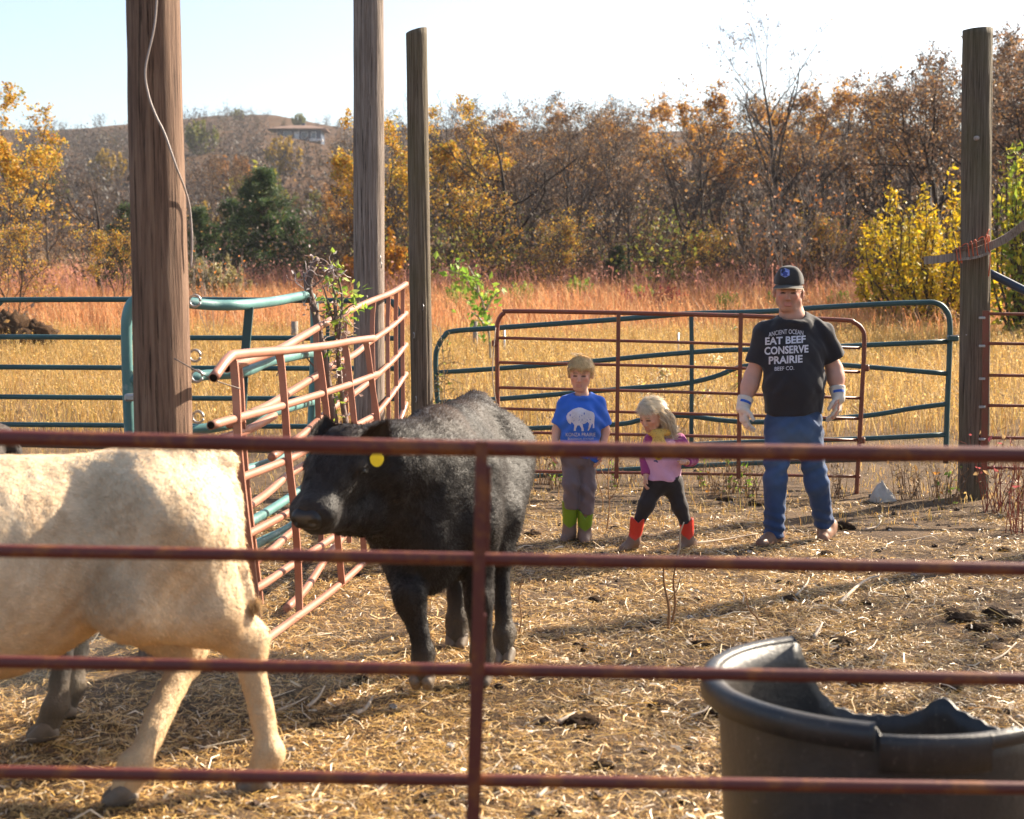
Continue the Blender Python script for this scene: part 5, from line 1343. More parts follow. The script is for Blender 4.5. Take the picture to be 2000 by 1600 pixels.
# ================================================================ CATTLE
def fur_mat(name, sheen=.06, rough=.55):
    t = NT(name); a = t.node('ShaderNodeAttribute', attribute_name='col'); co = t.coord((1, 1, 1)); n = t.noise(co, 160, 3, .6); n2 = t.noise(co, 9, 4, .6)
    c = t.mix(.5, a.outputs['Color'], t.ramp(n2, [(.3, (.62, .6, .58)), (.7, (1.1, 1.1, 1.1))]), 'MULTIPLY')
    t.set(Base_Color=c, Roughness=rough); t.b.inputs['Sheen Weight'].default_value = sheen; t.b.inputs['Sheen Roughness'].default_value = .5
    t.b.inputs['Specular IOR Level'].default_value = .25; n3 = t.noise(t.coord((1, 1, .5)), 34, 4, .65, .4); t.bump(t.math('ADD', t.math('MULTIPLY', n3, 2.0), t.math('ADD', n, n2)), .45, .010); return t.m
M['hide'] = fur_mat('cattle_hide')
M['fur'] = leaf_mat('cattle_fur', .10, .62, .16)
M['hoof'] = plain('hoof_horn', (.16, .12, .085), .6, .3, (40, .4, .003))
M['wet_black'] = plain('wet_nose', (.012, .011, .011), .42, .4, (60, .3, .002))
def cow(name, label, origin, heading, feet, poll, muzzle, colf, furcol, seed, furn=60000, furL=.024, res=.0145, hips=1.0, tagc=None, lift=None, tail=None, ear_dirs=None, curl=.35, group='cattle in the pen', hocks=None, lg=1.0, hs=1.0, wd=1.0, wz=1.005, tuft=.15, ear_tips=None, tagpos=None, tuck=0, tuftc=(.02, .016, .013), rough_=1.0):
    """feet: world xy of hooves in order hind-left, hind-right, front-left, front-right; body frame X forward, Y left"""
    hx_, hy_ = heading; l = math.hypot(hx_, hy_); hx_, hy_ = hx_ / l, hy_ / l; rz = math.atan2(hy_, hx_)
    root = empty(name, (origin[0], origin[1], 0), label, 'calf', group, rz)
    def L(p):
        p = np.array(p, float); q = p[:2] - np.array(origin[:2]); return np.array([q[0] * hx_ + q[1] * hy_, -q[0] * hy_ + q[1] * hx_, p[2] if len(p) > 2 else 0.])
    ft = [L(f) for f in feet]; k = hips; lift = lift or [0, 0, 0, 0]
    P = [ell((-.10 + tuck, 0, .735 * k), (.60 - tuck * .9, .275 * wd, .315 * k), .08), ell((-.50, 0, .84 * k), (.25, .230 * wd, .235 * k), .08), ell((.36, 0, .75 * k), (.30, .215 * wd, .325 * k), .08),
         cap((-.62, 0, 1.03 * k), (.30, 0, (wz + .01) * k), .068, .075, .09), cap((-.47, .145, .965 * k), (-.47, -.145, .965 * k), .05, .05, .08), cap((-.68, .09, .93 * k), (-.68, -.09, .93 * k), .06, .06, .08),
         cap((-.60, 0, 1.06 * k), (-.74, 0, 1.03 * k), .05, .04, .05), ell((.30, 0, (wz - .005) * k), (.16, .08, .085), .08), ell((-.02 + tuck, 0, .60 * k), (.46 - tuck, .24 * wd, .23 * k), .09), ell((.50, 0, .60 * k), (.17, .14, .22), .08)]
    for i, s in ((0, 1), (1, -1)):
        f = ft[i]; hk = L(hocks[i]) if hocks else np.array([f[0] - .09 + (.04 if lift[i] else 0), s * .13 * .4 + f[1] * .6, .43 * k + lift[i] * .6]); st = np.array([-.36 + (f[0] + .62) * .35, s * .175, .62 * k])
        fe = np.array([f[0] - .035, f[1], .125 + lift[i]])
        P += [cap((-.54, s * .13, .84 * k), st, .175, .115, .07), cap((-.62, s * .12, .82 * k), (-.60 + (hk[0] + .62) * .4, s * .13, .60 * k), .13, .095, .06), cap(st, hk + (.02, 0, .05), .115, .058 * lg, .05), cap((-.61 + (hk[0] + .62) * .4, s * .13, .60 * k), hk, .085, .048 * lg, .05),
              cap(hk, hk - (.012, 0, -.03), .050 * lg, .047 * lg, .03), cap(hk, fe, .044 * lg, .037 * lg, .03), cap(fe, fe + (.01, 0, .0), .049 * lg, .046 * lg, .02), cap(fe, (f[0], f[1], .05 + lift[i]), .042 * lg, .048, .02)]
    for i, s in ((2, 1), (3, -1)):
        f = ft[i]; lf = lift[i]; el = np.array([.33 + (f[0] - .40) * .2, s * .165, .58 * k]); kn = np.array([.37 + (f[0] - .37) * .75 + (.06 if lf else 0), s * .165 * .3 + f[1] * .7, .345 * k + lf * .8])
        fe = np.array([f[0] - .02, f[1], .12 + lf])
        P += [cap((.36, s * .14, .86 * k), (.42, s * .165, .66 * k), .13, .12, .06), cap((.42, s * .155, .68 * k), el, .12, .088, .05), cap(el, kn, .082 * lg, .052 * lg, .04), cap(kn + (.008, 0, .02), kn - (0, 0, .03), .055 * lg, .048 * lg, .02), cap(kn, fe, .043 * lg, .038 * lg, .03), cap(fe, (f[0], f[1], .05 + lf), .047 * lg, .046, .02)]
    po, mu = L(poll), L(muzzle); ax = mu - po; hl = np.linalg.norm(ax); ax /= hl
    side = np.cross(ax, (0, 0, 1.)); side /= np.linalg.norm(side); up = np.cross(side, ax)       # side = head's right, up = forehead direction
    nb = np.array([.42, 0, .86 * k]); nm = (nb + po) / 2 + np.array([.04, 0, .0])
    thr = po + ax * hl * .30 - up * .145 * hs
    P += [cap(nb, nm, .215, .17, .08, (1, 1.15, 1)), cap(nm, po - ax * .02 - up * .03, .17, .12 * hs, .07), cap(nb - (0, 0, .14), thr, .17, .11, .08), cap((.50, 0, .60 * k), (nb + thr) / 2 - (0, 0, .10), .13, .09, .08)]
    P += [cap(po + ax * .03, po + ax * hl * .40, .108 * hs, .098 * hs, .04), ell(po + up * .035 * hs, (.085 * hs, .085 * hs, .075 * hs), .04), cap(po + ax * hl * .3 + up * .01, mu - ax * .04, .090 * hs, .070 * hs, .04), cap(thr + ax * .02 + side * .055 * hs, mu - ax * .07 - up * .055 * hs + side * .02, .070 * hs, .048 * hs, .04), cap(thr + ax * .02 - side * .055 * hs, mu - ax * .07 - up * .055 * hs - side * .02, .070 * hs, .048 * hs, .04),
          cap(mu + side * .036 * hs - ax * .03, mu - side * .036 * hs - ax * .03, .054 * hs, .054 * hs, .03), cap(mu - up * .045 * hs - ax * .04, mu - up * .05 * hs - ax * .09, .048 * hs, .046 * hs, .03)]
    for s in (1, -1):
        P += [ell(po + ax * hl * .30 + side * s * .092 * hs + up * .04 * hs, (.034, .034, .032), .03), ell(po + ax * hl * .32 + side * s * .118 * hs + up * .024 * hs, (.020, .020, .017), .012, '-'), ell(mu + side * s * .036 * hs + up * .018 + ax * .026 * hs, (.014, .014, .010), .008, '-')]
    if tail is None: tail = [(-.76, 0, 1.02 * k), (-.80, .0, .92 * k), (-.795, .02, .75 * k), (-.80, .03, .58 * k), (-.79, .03, .45 * k)]
    T = spline(np.array(tail), 4)
    for a, b, r0, r1 in zip(T[:-1], T[1:], np.linspace(.024, .012, len(T)), np.linspace(.022, .011, len(T))): P.append(cap(a, b, r0, r1, .02))
    flo = np.minimum(po, mu) - .13; fhi = np.maximum(po, mu) + .13
    disp = lambda V: rough_ * .009 * vnoise(V, 6, seed) + rough_ * .006 * vnoise(V * (1.3, 1, .7), 17, seed + 1) + .0022 * vnoise(V, 48, seed + 2)
    body, V, Q = mkbody('body', P, res, M['hide'], root, lambda V: colf(V, po, mu), disp=disp, smooth_it=3, ret=True)
    rg_ = np.random.default_rng(seed)
    def dirf(p, n):
        d = np.tile(np.array([-.7, 0, -.55]), (len(p), 1)); leg = np.clip((.55 * k - p[:, 2]) / .2, 0, 1)[:, None]; d = d * (1 - leg) + np.array([0, 0, -1.]) * leg
        hd = np.clip(1 - np.linalg.norm(p - (po + mu) / 2, axis=1) / .32, 0, 1)[:, None] > .01; d = np.where(hd, ax, d)
        d = d + .55 * np.stack([vnoise(p, 5, 1.), vnoise(p, 6, 4.), vnoise(p, 5.5, 7.)], -1); return d
    def LL(p):
        q = np.full(len(p), furL); q = q * np.where(p[:, 2] < .4 * k, .55, 1); q = np.where(np.linalg.norm(p - mu, axis=1) < .16, q * .25, q); return q
    mb = MB(); mb.add(*strands(V, Q, furn, LL, .0032, rg_, dirf, lambda p: furcol(p, po, mu), lambda c: (np.linalg.norm(c - mu, axis=1) > .05) * (c[:, 2] > .06 + max(0, 0)) * 1.0, curl, .22)); NN = strands.N
    # tuft on the tail end and on the poll
    E = T[-1]; nT = 500; P0 = E + rg_.normal(0, .012, (nT, 3)); D = np.array([0, 0, -1.]) + rg_.normal(0, .16, (nT, 3)); S = np.cross(D, (1, .3, 0)); S /= np.linalg.norm(S, axis=1)[:, None]; Ln = rg_.uniform(.7, 1.3, (nT, 1)) * tuft
    Vt = np.stack([P0 - S * .0025, P0 + S * .0025, P0 + D * Ln], 1).reshape(-1, 3); Ct = np.ones((len(Vt), 3)) * np.array(tuftc)
    obj('tail_tuft', mesh('tail_tuft', Vt, np.arange(nT * 3).reshape(-1, 3), M['fur'], Ct, smooth=False), body, kind='stuff')
    f_ = obj('coat_hair', soft(mb.build('coat_hair', M['fur'], smooth=True), NN), body, kind='stuff')
    # ears
    for s, nm in ((1, 'ear'), (-1, 'ear')):
        base = po + side * s * .085 * hs + up * .015 + ax * .01
        d = (L(ear_tips[0 if s > 0 else 1]) - base) if ear_tips else (side * s * .9 + up * .25 - ax * .35); d = np.array(d, float); d /= np.linalg.norm(d)
        fw = (L((0, 0, 1.6)) - base) if ear_tips else ax * .8 - up * .3; fw = fw - d * fw.dot(d); fw /= np.linalg.norm(fw); wv = np.cross(d, fw)
        Vv = []; nu, nv = 12, 9
        for sh in (0, 1):
            for i in range(nu):
                u = i / (nu - 1); wd = .066 * math.sin(math.pi * min(1, .16 + u * .84)) ** .7 + .004
                for j in range(nv):
                    v = j / (nv - 1) * 2 - 1; a = v * (1.25 - .5 * u)
                    Vv.append(base + d * (u * .175 - .01) + wv * math.sin(a) * wd + fw * ((math.cos(a) - 1) * -wd * .9 - sh * .008 * (1 - abs(v) * .6)))
        Vv = np.array(Vv); i = np.arange(nu - 1)[:, None] * nv; j = np.arange(nv - 1)[None]; q = np.stack([i + j, i + nv + j, i + nv + j + 1, i + j + 1], -1).reshape(-1, 4); n2 = nu * nv
        edge = [(a, a + 1) for a in range(nv - 1)] + [((r + 1) * nv - 1, (r + 2) * nv - 1) for r in range(nu - 1)] + [(nu * nv - 1 - a, nu * nv - 2 - a) for a in range(nv - 1)] + [((nu - 1 - r) * nv, (nu - 2 - r) * nv) for r in range(nu - 1)]
        Q2 = np.array([(a, b, b + n2, a + n2) for a, b in edge]); Qa = np.vstack([q, q[:, ::-1] + n2, Q2])
        Cc = np.ones((len(Vv), 3)) * furcol(np.array([base]), po, mu)[0]; Cc[:n2] *= .8
        e = obj('ear', mesh('ear', Vv, Qa, M['hide'], Cc), root)
        mb = MB(); mb.add(*strands(Vv, Qa, 2600, .022, .0022, rg_, lambda p, n: np.tile(d, (len(p), 1)), lambda p: furcol(p, po, mu) * 1.1, None, .3, .3)); obj('ear_hair', soft(mb.build('ear_hair', M['fur'], smooth=True), strands.N), e, kind='stuff')
        if tagc and s == tagc[0]:
            c = L(tagpos) if tagpos else base + d * .10 + fw * .012 + wv * -.012 + (0, 0, -.035); A_ = np.linspace(0, 2 * math.pi, 20, endpoint=False)
            tx = np.array([1., 0, 0]); nn = L((origin[0], origin[1] - 1, 0)); nn /= np.linalg.norm(nn); tx = np.cross((0, 0, 1.), nn); tz = np.array([0, 0, 1.])
            ring = np.array([tx * math.cos(a) * .026 * (1 if math.sin(a) < .3 else .75) + tz * math.sin(a) * .034 for a in A_]); Vt = np.vstack([c + ring + nn * .022, c + ring + nn * .019, [c + nn * .022], [c + nn * .019]])
            T3 = [(i, (i + 1) % 20, 40) for i in range(20)] + [(20 + (i + 1) % 20, 20 + i, 41) for i in range(20)]; Q4 = [(i, 20 + i, 20 + (i + 1) % 20, (i + 1) % 20) for i in range(20)]
            tg = obj('ear_tag', mesh('ear_tag', Vt, [np.array(T3), np.array(Q4)], plain('yellow_tag_plastic', (.80, .62, .02), .4, .4), smooth=False), e)
    for s in (1, -1):                                                # eyes
        c = po + ax * hl * .31 + side * s * .106 * hs + up * .024 * hs; me = clod('eye', 0, .025, M['wet_black'], 1.0, 2); obj('eye', me, root, loc=tuple(c))
    ns = mkbody('nose', [cap(mu + side * .022 * hs + ax * .014 * hs + up * .014, mu - side * .022 * hs + ax * .014 * hs + up * .014, .036 * hs, .036 * hs, .01), ell(mu + side * .036 * hs + up * .022 + ax * .046 * hs, (.013, .016, .010), .008, '-'), ell(mu - side * .036 * hs + up * .022 + ax * .046 * hs, (.013, .016, .010), .008, '-')], .006, M['wet_black'], root, (.03, .028, .028))
    for i in range(4):                                               # cloven hooves
        f = ft[i]; pr = []; tilt = .05 if lift[i] else 0
        for s in (.5, -.5):
            y = f[1] + s * .050; z0 = lift[i]
            pr += [cap((f[0] + .004, y, z0 + .052), (f[0] + .052 - tilt, y * .98 + f[1] * .02, z0 + .020 - (.02 if lift[i] else 0)), .030, .022, .006), cap((f[0] - .020, y, z0 + .03), (f[0] + .03, y, z0 + .022), .024, .022, .01)]
        z0 = lift[i]; mkbody('hoof', pr, .006, M['hoof'], root, (.2, .15, .1), cuts=[lambda x, y, z, z0=z0: (z0 - .0 - z if not z0 else z * 0 - 1)], smooth_it=1)
    return root

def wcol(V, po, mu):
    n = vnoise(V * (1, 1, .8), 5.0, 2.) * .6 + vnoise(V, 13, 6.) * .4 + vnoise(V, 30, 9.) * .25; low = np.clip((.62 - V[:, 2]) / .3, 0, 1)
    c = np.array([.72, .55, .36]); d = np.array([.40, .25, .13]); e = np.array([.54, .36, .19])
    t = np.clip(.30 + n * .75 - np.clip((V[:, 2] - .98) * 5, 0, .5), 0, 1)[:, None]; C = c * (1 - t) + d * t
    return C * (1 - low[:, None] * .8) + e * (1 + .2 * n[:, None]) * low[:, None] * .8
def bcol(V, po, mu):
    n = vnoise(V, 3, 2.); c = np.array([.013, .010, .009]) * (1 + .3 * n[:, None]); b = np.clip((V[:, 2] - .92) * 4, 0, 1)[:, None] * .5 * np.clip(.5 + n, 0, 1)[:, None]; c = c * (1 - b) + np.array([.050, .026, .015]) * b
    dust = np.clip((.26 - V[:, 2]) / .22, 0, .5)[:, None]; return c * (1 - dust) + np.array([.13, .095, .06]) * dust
# pale calf, rump towards the right, head outside the left edge
a_ = R(14); hd = (-math.cos(a_), -math.sin(a_)); hpin = U(422, 950, 4.66)
og = (hpin[0] + hd[0] * .70, hpin[1] + hd[1] * .70)
hl_ = G(505, 1548)[:2]; hr_ = G(245, 1572)[:2]
left_ = np.array([-hd[1], hd[0]])
fr = np.array(og) + np.array(hd) * .38
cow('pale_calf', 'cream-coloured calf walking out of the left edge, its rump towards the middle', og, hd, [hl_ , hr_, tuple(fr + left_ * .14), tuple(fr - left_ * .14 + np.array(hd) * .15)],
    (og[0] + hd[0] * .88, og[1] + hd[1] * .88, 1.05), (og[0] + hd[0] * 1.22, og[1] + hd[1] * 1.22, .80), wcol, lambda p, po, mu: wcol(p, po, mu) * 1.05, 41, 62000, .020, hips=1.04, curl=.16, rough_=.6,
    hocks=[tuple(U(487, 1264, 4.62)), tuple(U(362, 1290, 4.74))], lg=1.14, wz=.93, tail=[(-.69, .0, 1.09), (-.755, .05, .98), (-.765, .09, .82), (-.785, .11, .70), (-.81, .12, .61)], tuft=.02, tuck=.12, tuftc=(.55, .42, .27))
# black calf coming towards the camera, head turned left
hd = (-.15, -.985); n_ = math.hypot(*hd); hd = (hd[0] / n_, hd[1] / n_)
og = (-.265, 6.18)
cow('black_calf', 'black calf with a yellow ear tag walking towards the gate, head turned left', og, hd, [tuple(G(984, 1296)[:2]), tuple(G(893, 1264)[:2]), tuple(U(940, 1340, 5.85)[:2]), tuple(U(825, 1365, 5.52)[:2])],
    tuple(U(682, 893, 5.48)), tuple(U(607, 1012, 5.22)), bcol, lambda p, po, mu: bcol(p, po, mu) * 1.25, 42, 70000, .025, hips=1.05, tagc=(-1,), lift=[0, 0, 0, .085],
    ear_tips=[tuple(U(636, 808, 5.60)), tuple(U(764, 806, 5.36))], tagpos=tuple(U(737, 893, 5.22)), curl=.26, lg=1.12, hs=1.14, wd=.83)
# dark calf mostly behind the pale one
hd = (-.93, -.36); og = (-2.62, 5.10); 
left_ = np.array([.36, -.93]); fr = np.array(og) + np.array(hd) * .38
cow('dark_calf', 'dark brown calf almost hidden behind the pale one at the left edge', og, hd, [tuple(G(92, 1446)[:2]), tuple(U(128, 1420, 5.35)[:2]), tuple(fr + left_ * .14), tuple(fr - left_ * .14)],
    (og[0] + hd[0] * .88, og[1] + hd[1] * .88, 1.05), (og[0] + hd[0] * 1.20, og[1] + hd[1] * 1.20, .80), lambda V, po, mu: bcol(V, po, mu) * 1.6, lambda p, po, mu: bcol(p, po, mu) * 2.2, 43, 14000, .024, res=.016, hips=1.06)
# ================================================================ PEOPLE
def cloth(name, rough=.8, scale=60, strength=.25, dist=.004, sheen=.15):
    t = NT(name); a = t.node('ShaderNodeAttribute', attribute_name='col'); co = t.coord(); n = t.noise(co, scale, 4, .6); n2 = t.noise(co, 9, 4, .6)
    t.set(Base_Color=t.mix(.35, a.outputs['Color'], t.ramp(n2, [(.3, (.7, .7, .7)), (.7, (1.1, 1.1, 1.1))]), 'MULTIPLY'), Roughness=rough)
    t.b.inputs['Sheen Weight'].default_value = sheen; t.b.inputs['Specular IOR Level'].default_value = .2
    t.bump(t.math('ADD', n2, t.math('MULTIPLY', n, .3)), strength, dist * 3); return t.m
M['cloth'] = cloth('cotton_cloth'); M['denim'] = cloth('denim', .85, 240, .35, .003)
M['leather'] = cloth('leather', .5, 50, .3, .003, 0)
def skin_mat():
    t = NT('skin'); a = t.node('ShaderNodeAttribute', attribute_name='col'); co = t.coord(); n = t.noise(co, 90, 3, .6); n2 = t.noise(co, 14, 3, .6)
    t.set(Base_Color=t.mix(.3, a.outputs['Color'], t.ramp(n2, [(.3, (.85, .72, .68)), (.7, (1.05, 1.05, 1.05))]), 'MULTIPLY'), Roughness=.5)
    t.b.inputs['Subsurface Weight'].default_value = .12; t.b.inputs['Subsurface Radius'].default_value = (.02, .008, .004); t.b.inputs['Subsurface Scale'].default_value = .5
    t.b.inputs['Specular IOR Level'].default_value = .35; t.bump(n, .1, .002); return t.m
M['skin'] = skin_mat()
M['print'] = plain('shirt_print_white', (.62, .60, .66), .8)
M['eye'] = plain('eye', (.05, .035, .03), .2, .5)

class Fig:
    """pixel-driven figure frame: px, py and depth offset dy (towards the camera negative) -> local coordinates, feet plane at py0"""
    def __init__(s, pxc, py0, Z):
        s.c, s.y0, s.Z, s.s = pxc, py0, Z, F / Z
        s.org = U(pxc, py0, Z)
    def __call__(s, px, py, dy=0.0):
        w = U(px, py, s.Z + dy); return w - np.array([s.org[0], s.Z, 0.0 + s.z0])
    z0 = 0.0

def face_prims(P, c, f, up, sc, jaw=1.0):
    """c head centre, f facing direction, up; sc head half height (crown to chin = 2*sc). Adds skull, jaw, nose, lips, ears, eye sockets"""
    f = np.array(f, float); f /= np.linalg.norm(f); up = np.array(up, float); up = up - f * up.dot(f); up /= np.linalg.norm(up); r = np.cross(f, up)
    q = lambda a, b, d: c + r * a * sc + up * b * sc + f * d * sc
    rot = np.array([r, f, up])
    P += [ell(q(0, .22, -.10), (.64 * sc, .80 * sc, .76 * sc), .03 * sc, rot=rot), ell(q(0, -.28, .16), (.52 * sc, .55 * sc, .60 * sc), .25 * sc, rot=rot), cap(q(-.20, -.74, .40), q(.20, -.74, .40), .17 * sc, .17 * sc, .22 * sc), cap(q(-.40 * jaw, -.42, .10), q(.40 * jaw, -.42, .10), .2 * jaw * sc, .2 * jaw * sc, .2 * sc),
          ell(q(0, -.02, .62), (.13 * sc, .13 * sc, .13 * sc), .08 * sc), cap(q(0, .10, .66), q(0, -.22, .82), .055 * sc, .085 * sc, .06 * sc), cap(q(-.085, -.25, .74), q(.085, -.25, .74), .055 * sc, .055 * sc, .04 * sc),
          cap(q(-.30, .19 * 1, .60), q(.30, .19, .60), .07 * sc, .07 * sc, .10 * sc), ell(q(.32, -.12, .50), (.16 * sc, .15 * sc, .15 * sc), .1 * sc), ell(q(-.32, -.12, .50), (.16 * sc, .15 * sc, .15 * sc), .1 * sc),
          ell(q(.25, .05, .72), (.125 * sc, .085 * sc, .07 * sc), .05 * sc, '-', rot), ell(q(-.25, .05, .72), (.125 * sc, .085 * sc, .07 * sc), .05 * sc, '-', rot),
          ell(q(.25, .045, .57), (.105 * sc, .10 * sc, .085 * sc), .015 * sc, rot=rot), ell(q(-.25, .045, .57), (.105 * sc, .10 * sc, .085 * sc), .015 * sc, rot=rot),
          cap(q(-.17, -.475, .655), q(.17, -.475, .655), .042 * sc, .042 * sc, .03 * sc), cap(q(-.14, -.565, .66), q(.14, -.565, .66), .048 * sc, .048 * sc, .03 * sc), cap(q(-.17, -.52, .74), q(.17, -.52, .74), .022 * sc, .022 * sc, .02 * sc, op='-')]
    for s in (1, -1):
        P += [ell(q(s * .68, -.04, -.08), (.10 * sc, .16 * sc, .23 * sc), .03 * sc, rot=rot), ell(q(s * .78, -.02, -.02), (.045 * sc, .08 * sc, .13 * sc), .02 * sc, '-', rot)]
    return q, r, up, f
def face_color(V, q, sc, base, lips, stubble=None, brow=(.2, .12, .06), lw=.065):
    C = np.ones((len(V), 3)) * np.array(base)
    n = vnoise(V, 30, 1.)[:, None]; C = C * (1 + .05 * n)
    ch = sum(np.exp(-(np.linalg.norm(V - q(s * .38, -.18, .5), axis=1) / (.24 * sc)) ** 2) for s in (1, -1)) + .8 * np.exp(-(np.linalg.norm(V - q(0, -.22, .85), axis=1) / (.14 * sc)) ** 2)
    C = C * (1 - np.clip(ch, 0, 1)[:, None] * np.array([.0, .22, .22]))
    if stubble is not None:
        loc = (V - q(0, 0, 0)); d = np.minimum.reduce([np.linalg.norm(V - q(a, b, g), axis=1) for a, b, g in ((0, -.78, .5), (.25, -.68, .42), (-.25, -.68, .42), (.44, -.45, .22), (-.44, -.45, .22), (0, -.36, .74), (.18, -.40, .66), (-.18, -.40, .66))])
        m = np.clip(1.25 - d / (.22 * sc), 0, 1)[:, None] * .6; C = C * (1 - m) + np.array(stubble) * m
    dl = np.minimum.reduce([np.linalg.norm(V - q(a, b, .68), axis=1) for a in (-.13, -.05, .05, .13) for b in (-.475, -.56)]); m = np.clip(1.5 - dl / (lw * sc), 0, 1)[:, None]
    C = C * (1 - m) + np.array(lips) * m
    db = np.minimum.reduce([np.linalg.norm(V - q(s * a, .215 - .03 * abs(a - .22), .66), axis=1) for s in (1, -1) for a in (.12, .19, .26, .33, .39)]); m = np.clip(1.5 - db / (.055 * sc), 0, .85)[:, None]
    C = C * (1 - m) + np.array(brow) * m
    de = np.minimum.reduce([np.linalg.norm((V - q(s * a, .045, .655)) * (1, 1, 1.6), axis=1) for s in (1, -1) for a in (.17, .23, .29, .33)]); m = np.clip(1.5 - de / (.075 * sc), 0, .85)[:, None]
    C = C * (1 - m) + np.array([.075, .035, .025]) * m
    return C
def eyes(root, q, r, up, f, sc, open_=1.0):
    for s in (1, -1):
        me = clod('eye', 0, 1, M['eye'], 1.0, 2); o = obj('eye', me, root, loc=tuple(q(s * .25, .045, .645)))
        o.scale = (.105 * sc, .045 * sc, .056 * sc * open_)
def shirt_print(items, V, Q, root, frame, mat, name, depth=.003):
    """drape flat lettering on the front of a garment: items (text, px, py, height px, width px or None, arc)"""
    bvh = BVHTree.FromPolygons([tuple(v) for v in V], [tuple(int(i) for i in f) for f in Q])
    for it in items:
        if it[0] == 'poly': polys, nm = it[1], it[2]
        else:
            txt, pxc, pyc, hpx, wpx, arc, bold = it; nm = name
            cu = bpy.data.curves.new('t', 'FONT'); cu.body = txt; cu.align_x = 'CENTER'; cu.align_y = 'CENTER'; cu.offset = bold; cu.resolution_u = 3
            to = bpy.data.objects.new('t', cu); COL.objects.link(to); me = bpy.data.meshes.new_from_object(to.evaluated_get(bpy.context.evaluated_depsgraph_get()))
            bpy.data.objects.remove(to); bpy.data.curves.remove(cu)
            import bmesh
            bm = bmesh.new(); bm.from_mesh(me); bmesh.ops.triangulate(bm, faces=bm.faces)
            for _ in range(2):
                lg = [e for e in bm.edges if e.calc_length() > .18]
                if lg: bmesh.ops.subdivide_edges(bm, edges=lg, cuts=1); bmesh.ops.triangulate(bm, faces=[f for f in bm.faces if len(f.verts) > 3])
            X_ = np.array([v.co for v in bm.verts]); Fc = np.array([[v.index for v in f.verts] for f in bm.faces]); bm.verts.index_update(); bm.free(); bpy.data.meshes.remove(me)
            ex = X_.max(0) - X_.min(0); X_ = X_ - (X_.max(0) + X_.min(0)) / 2; sx = wpx / ex[0]; sy = hpx / ex[1]
            polys = [(pxc + X_[:, 0] * sx, pyc - X_[:, 1] * sy + arc * ((X_[:, 0] * sx / (wpx / 2)) ** 2), Fc)]
        for PX, PY, Fc in polys:
            out = []
            for a, b in zip(PX, PY):
                p = frame(a, b, 0); cl = np.array([0, 0, EYE]) - frame.off
                d = p - cl; d /= np.linalg.norm(d); hit = bvh.ray_cast(Vector(cl), Vector(d))
                h = np.array(hit[0]) - d * depth if hit[0] is not None else p - (0, .2, 0); out.append(h)
            out = np.array(out); obj(nm, mesh(nm, out, Fc, mat, smooth=False), root)
def fold(V, s=1.0, seed=1.0, amp=.006):
    return amp * (vnoise(V * (1, 1, .45), 9 * s, seed) + .6 * vnoise(V * (1, 1, 1.2), 17 * s, seed + 4))

def person_root(fr, label):
    o = fr.org; r = empty('person', (o[0], fr.Z, 0), label, 'person', None); fr.z0 = 0.0; fr.off = np.array([o[0], fr.Z, 0.0]); return r
SKIN = (.52, .275, .20); SKINK = (.58, .335, .24)

def boot(fr, root, heel, toe, ankle, top, r_top, base, shaft_c, foot_c, sole_c=(.10, .07, .05), w=.045, zs=None, notch=0):
    """heel/toe/ankle/top local points"""
    heel, toe, ankle, top = map(np.array, (heel, toe, ankle, top))
    d = toe - heel; L = np.linalg.norm(d); d = d / L
    P = [cap(ankle, top, w * 1.15, r_top, .02, cut=(0, 1)), cap(heel + (0, 0, w), ankle, w * .95, w * 1.1, .025), cap(heel + d * L * .15 + (0, 0, w * .9), toe - d * w * .7 + (0, 0, w * .55), w * .95, w * .62, .025), cap(ankle + d * .01, heel + d * L * .62 + (0, 0, w * .75), w, w * .75, .03),
         cap(heel + (0, 0, w * .35), toe - d * w * .8 + (0, 0, w * .35), w * .9, w * .8, .01, (1, 1, 1))]
    def col(V):
        z = V[:, 2] - np.interp((V - heel) @ d, [0, L], [heel[2], toe[2]]); C = np.ones((len(V), 3)) * foot_c; C[V[:, 2] > zs + .03 * np.abs(V[:, 0] - ankle[0]) / .04 - .02] = shaft_c; C[z < .014] = sole_c; return C
    zmin = lambda x, y, z: (min(heel[2], toe[2]) - z) + 0 * x
    nt = lambda x, y, z: (z - (top[2] - notch * np.clip(1 - np.abs(x - top[0]) / .034, 0, 1))) * .8 + 0 * y
    return mkbody('boot', P, .0055, M['leather'], root, col, cuts=[zmin] + ([nt] if notch else []), smooth_it=1, disp=lambda V: fold(V, 3, 2, .0012))

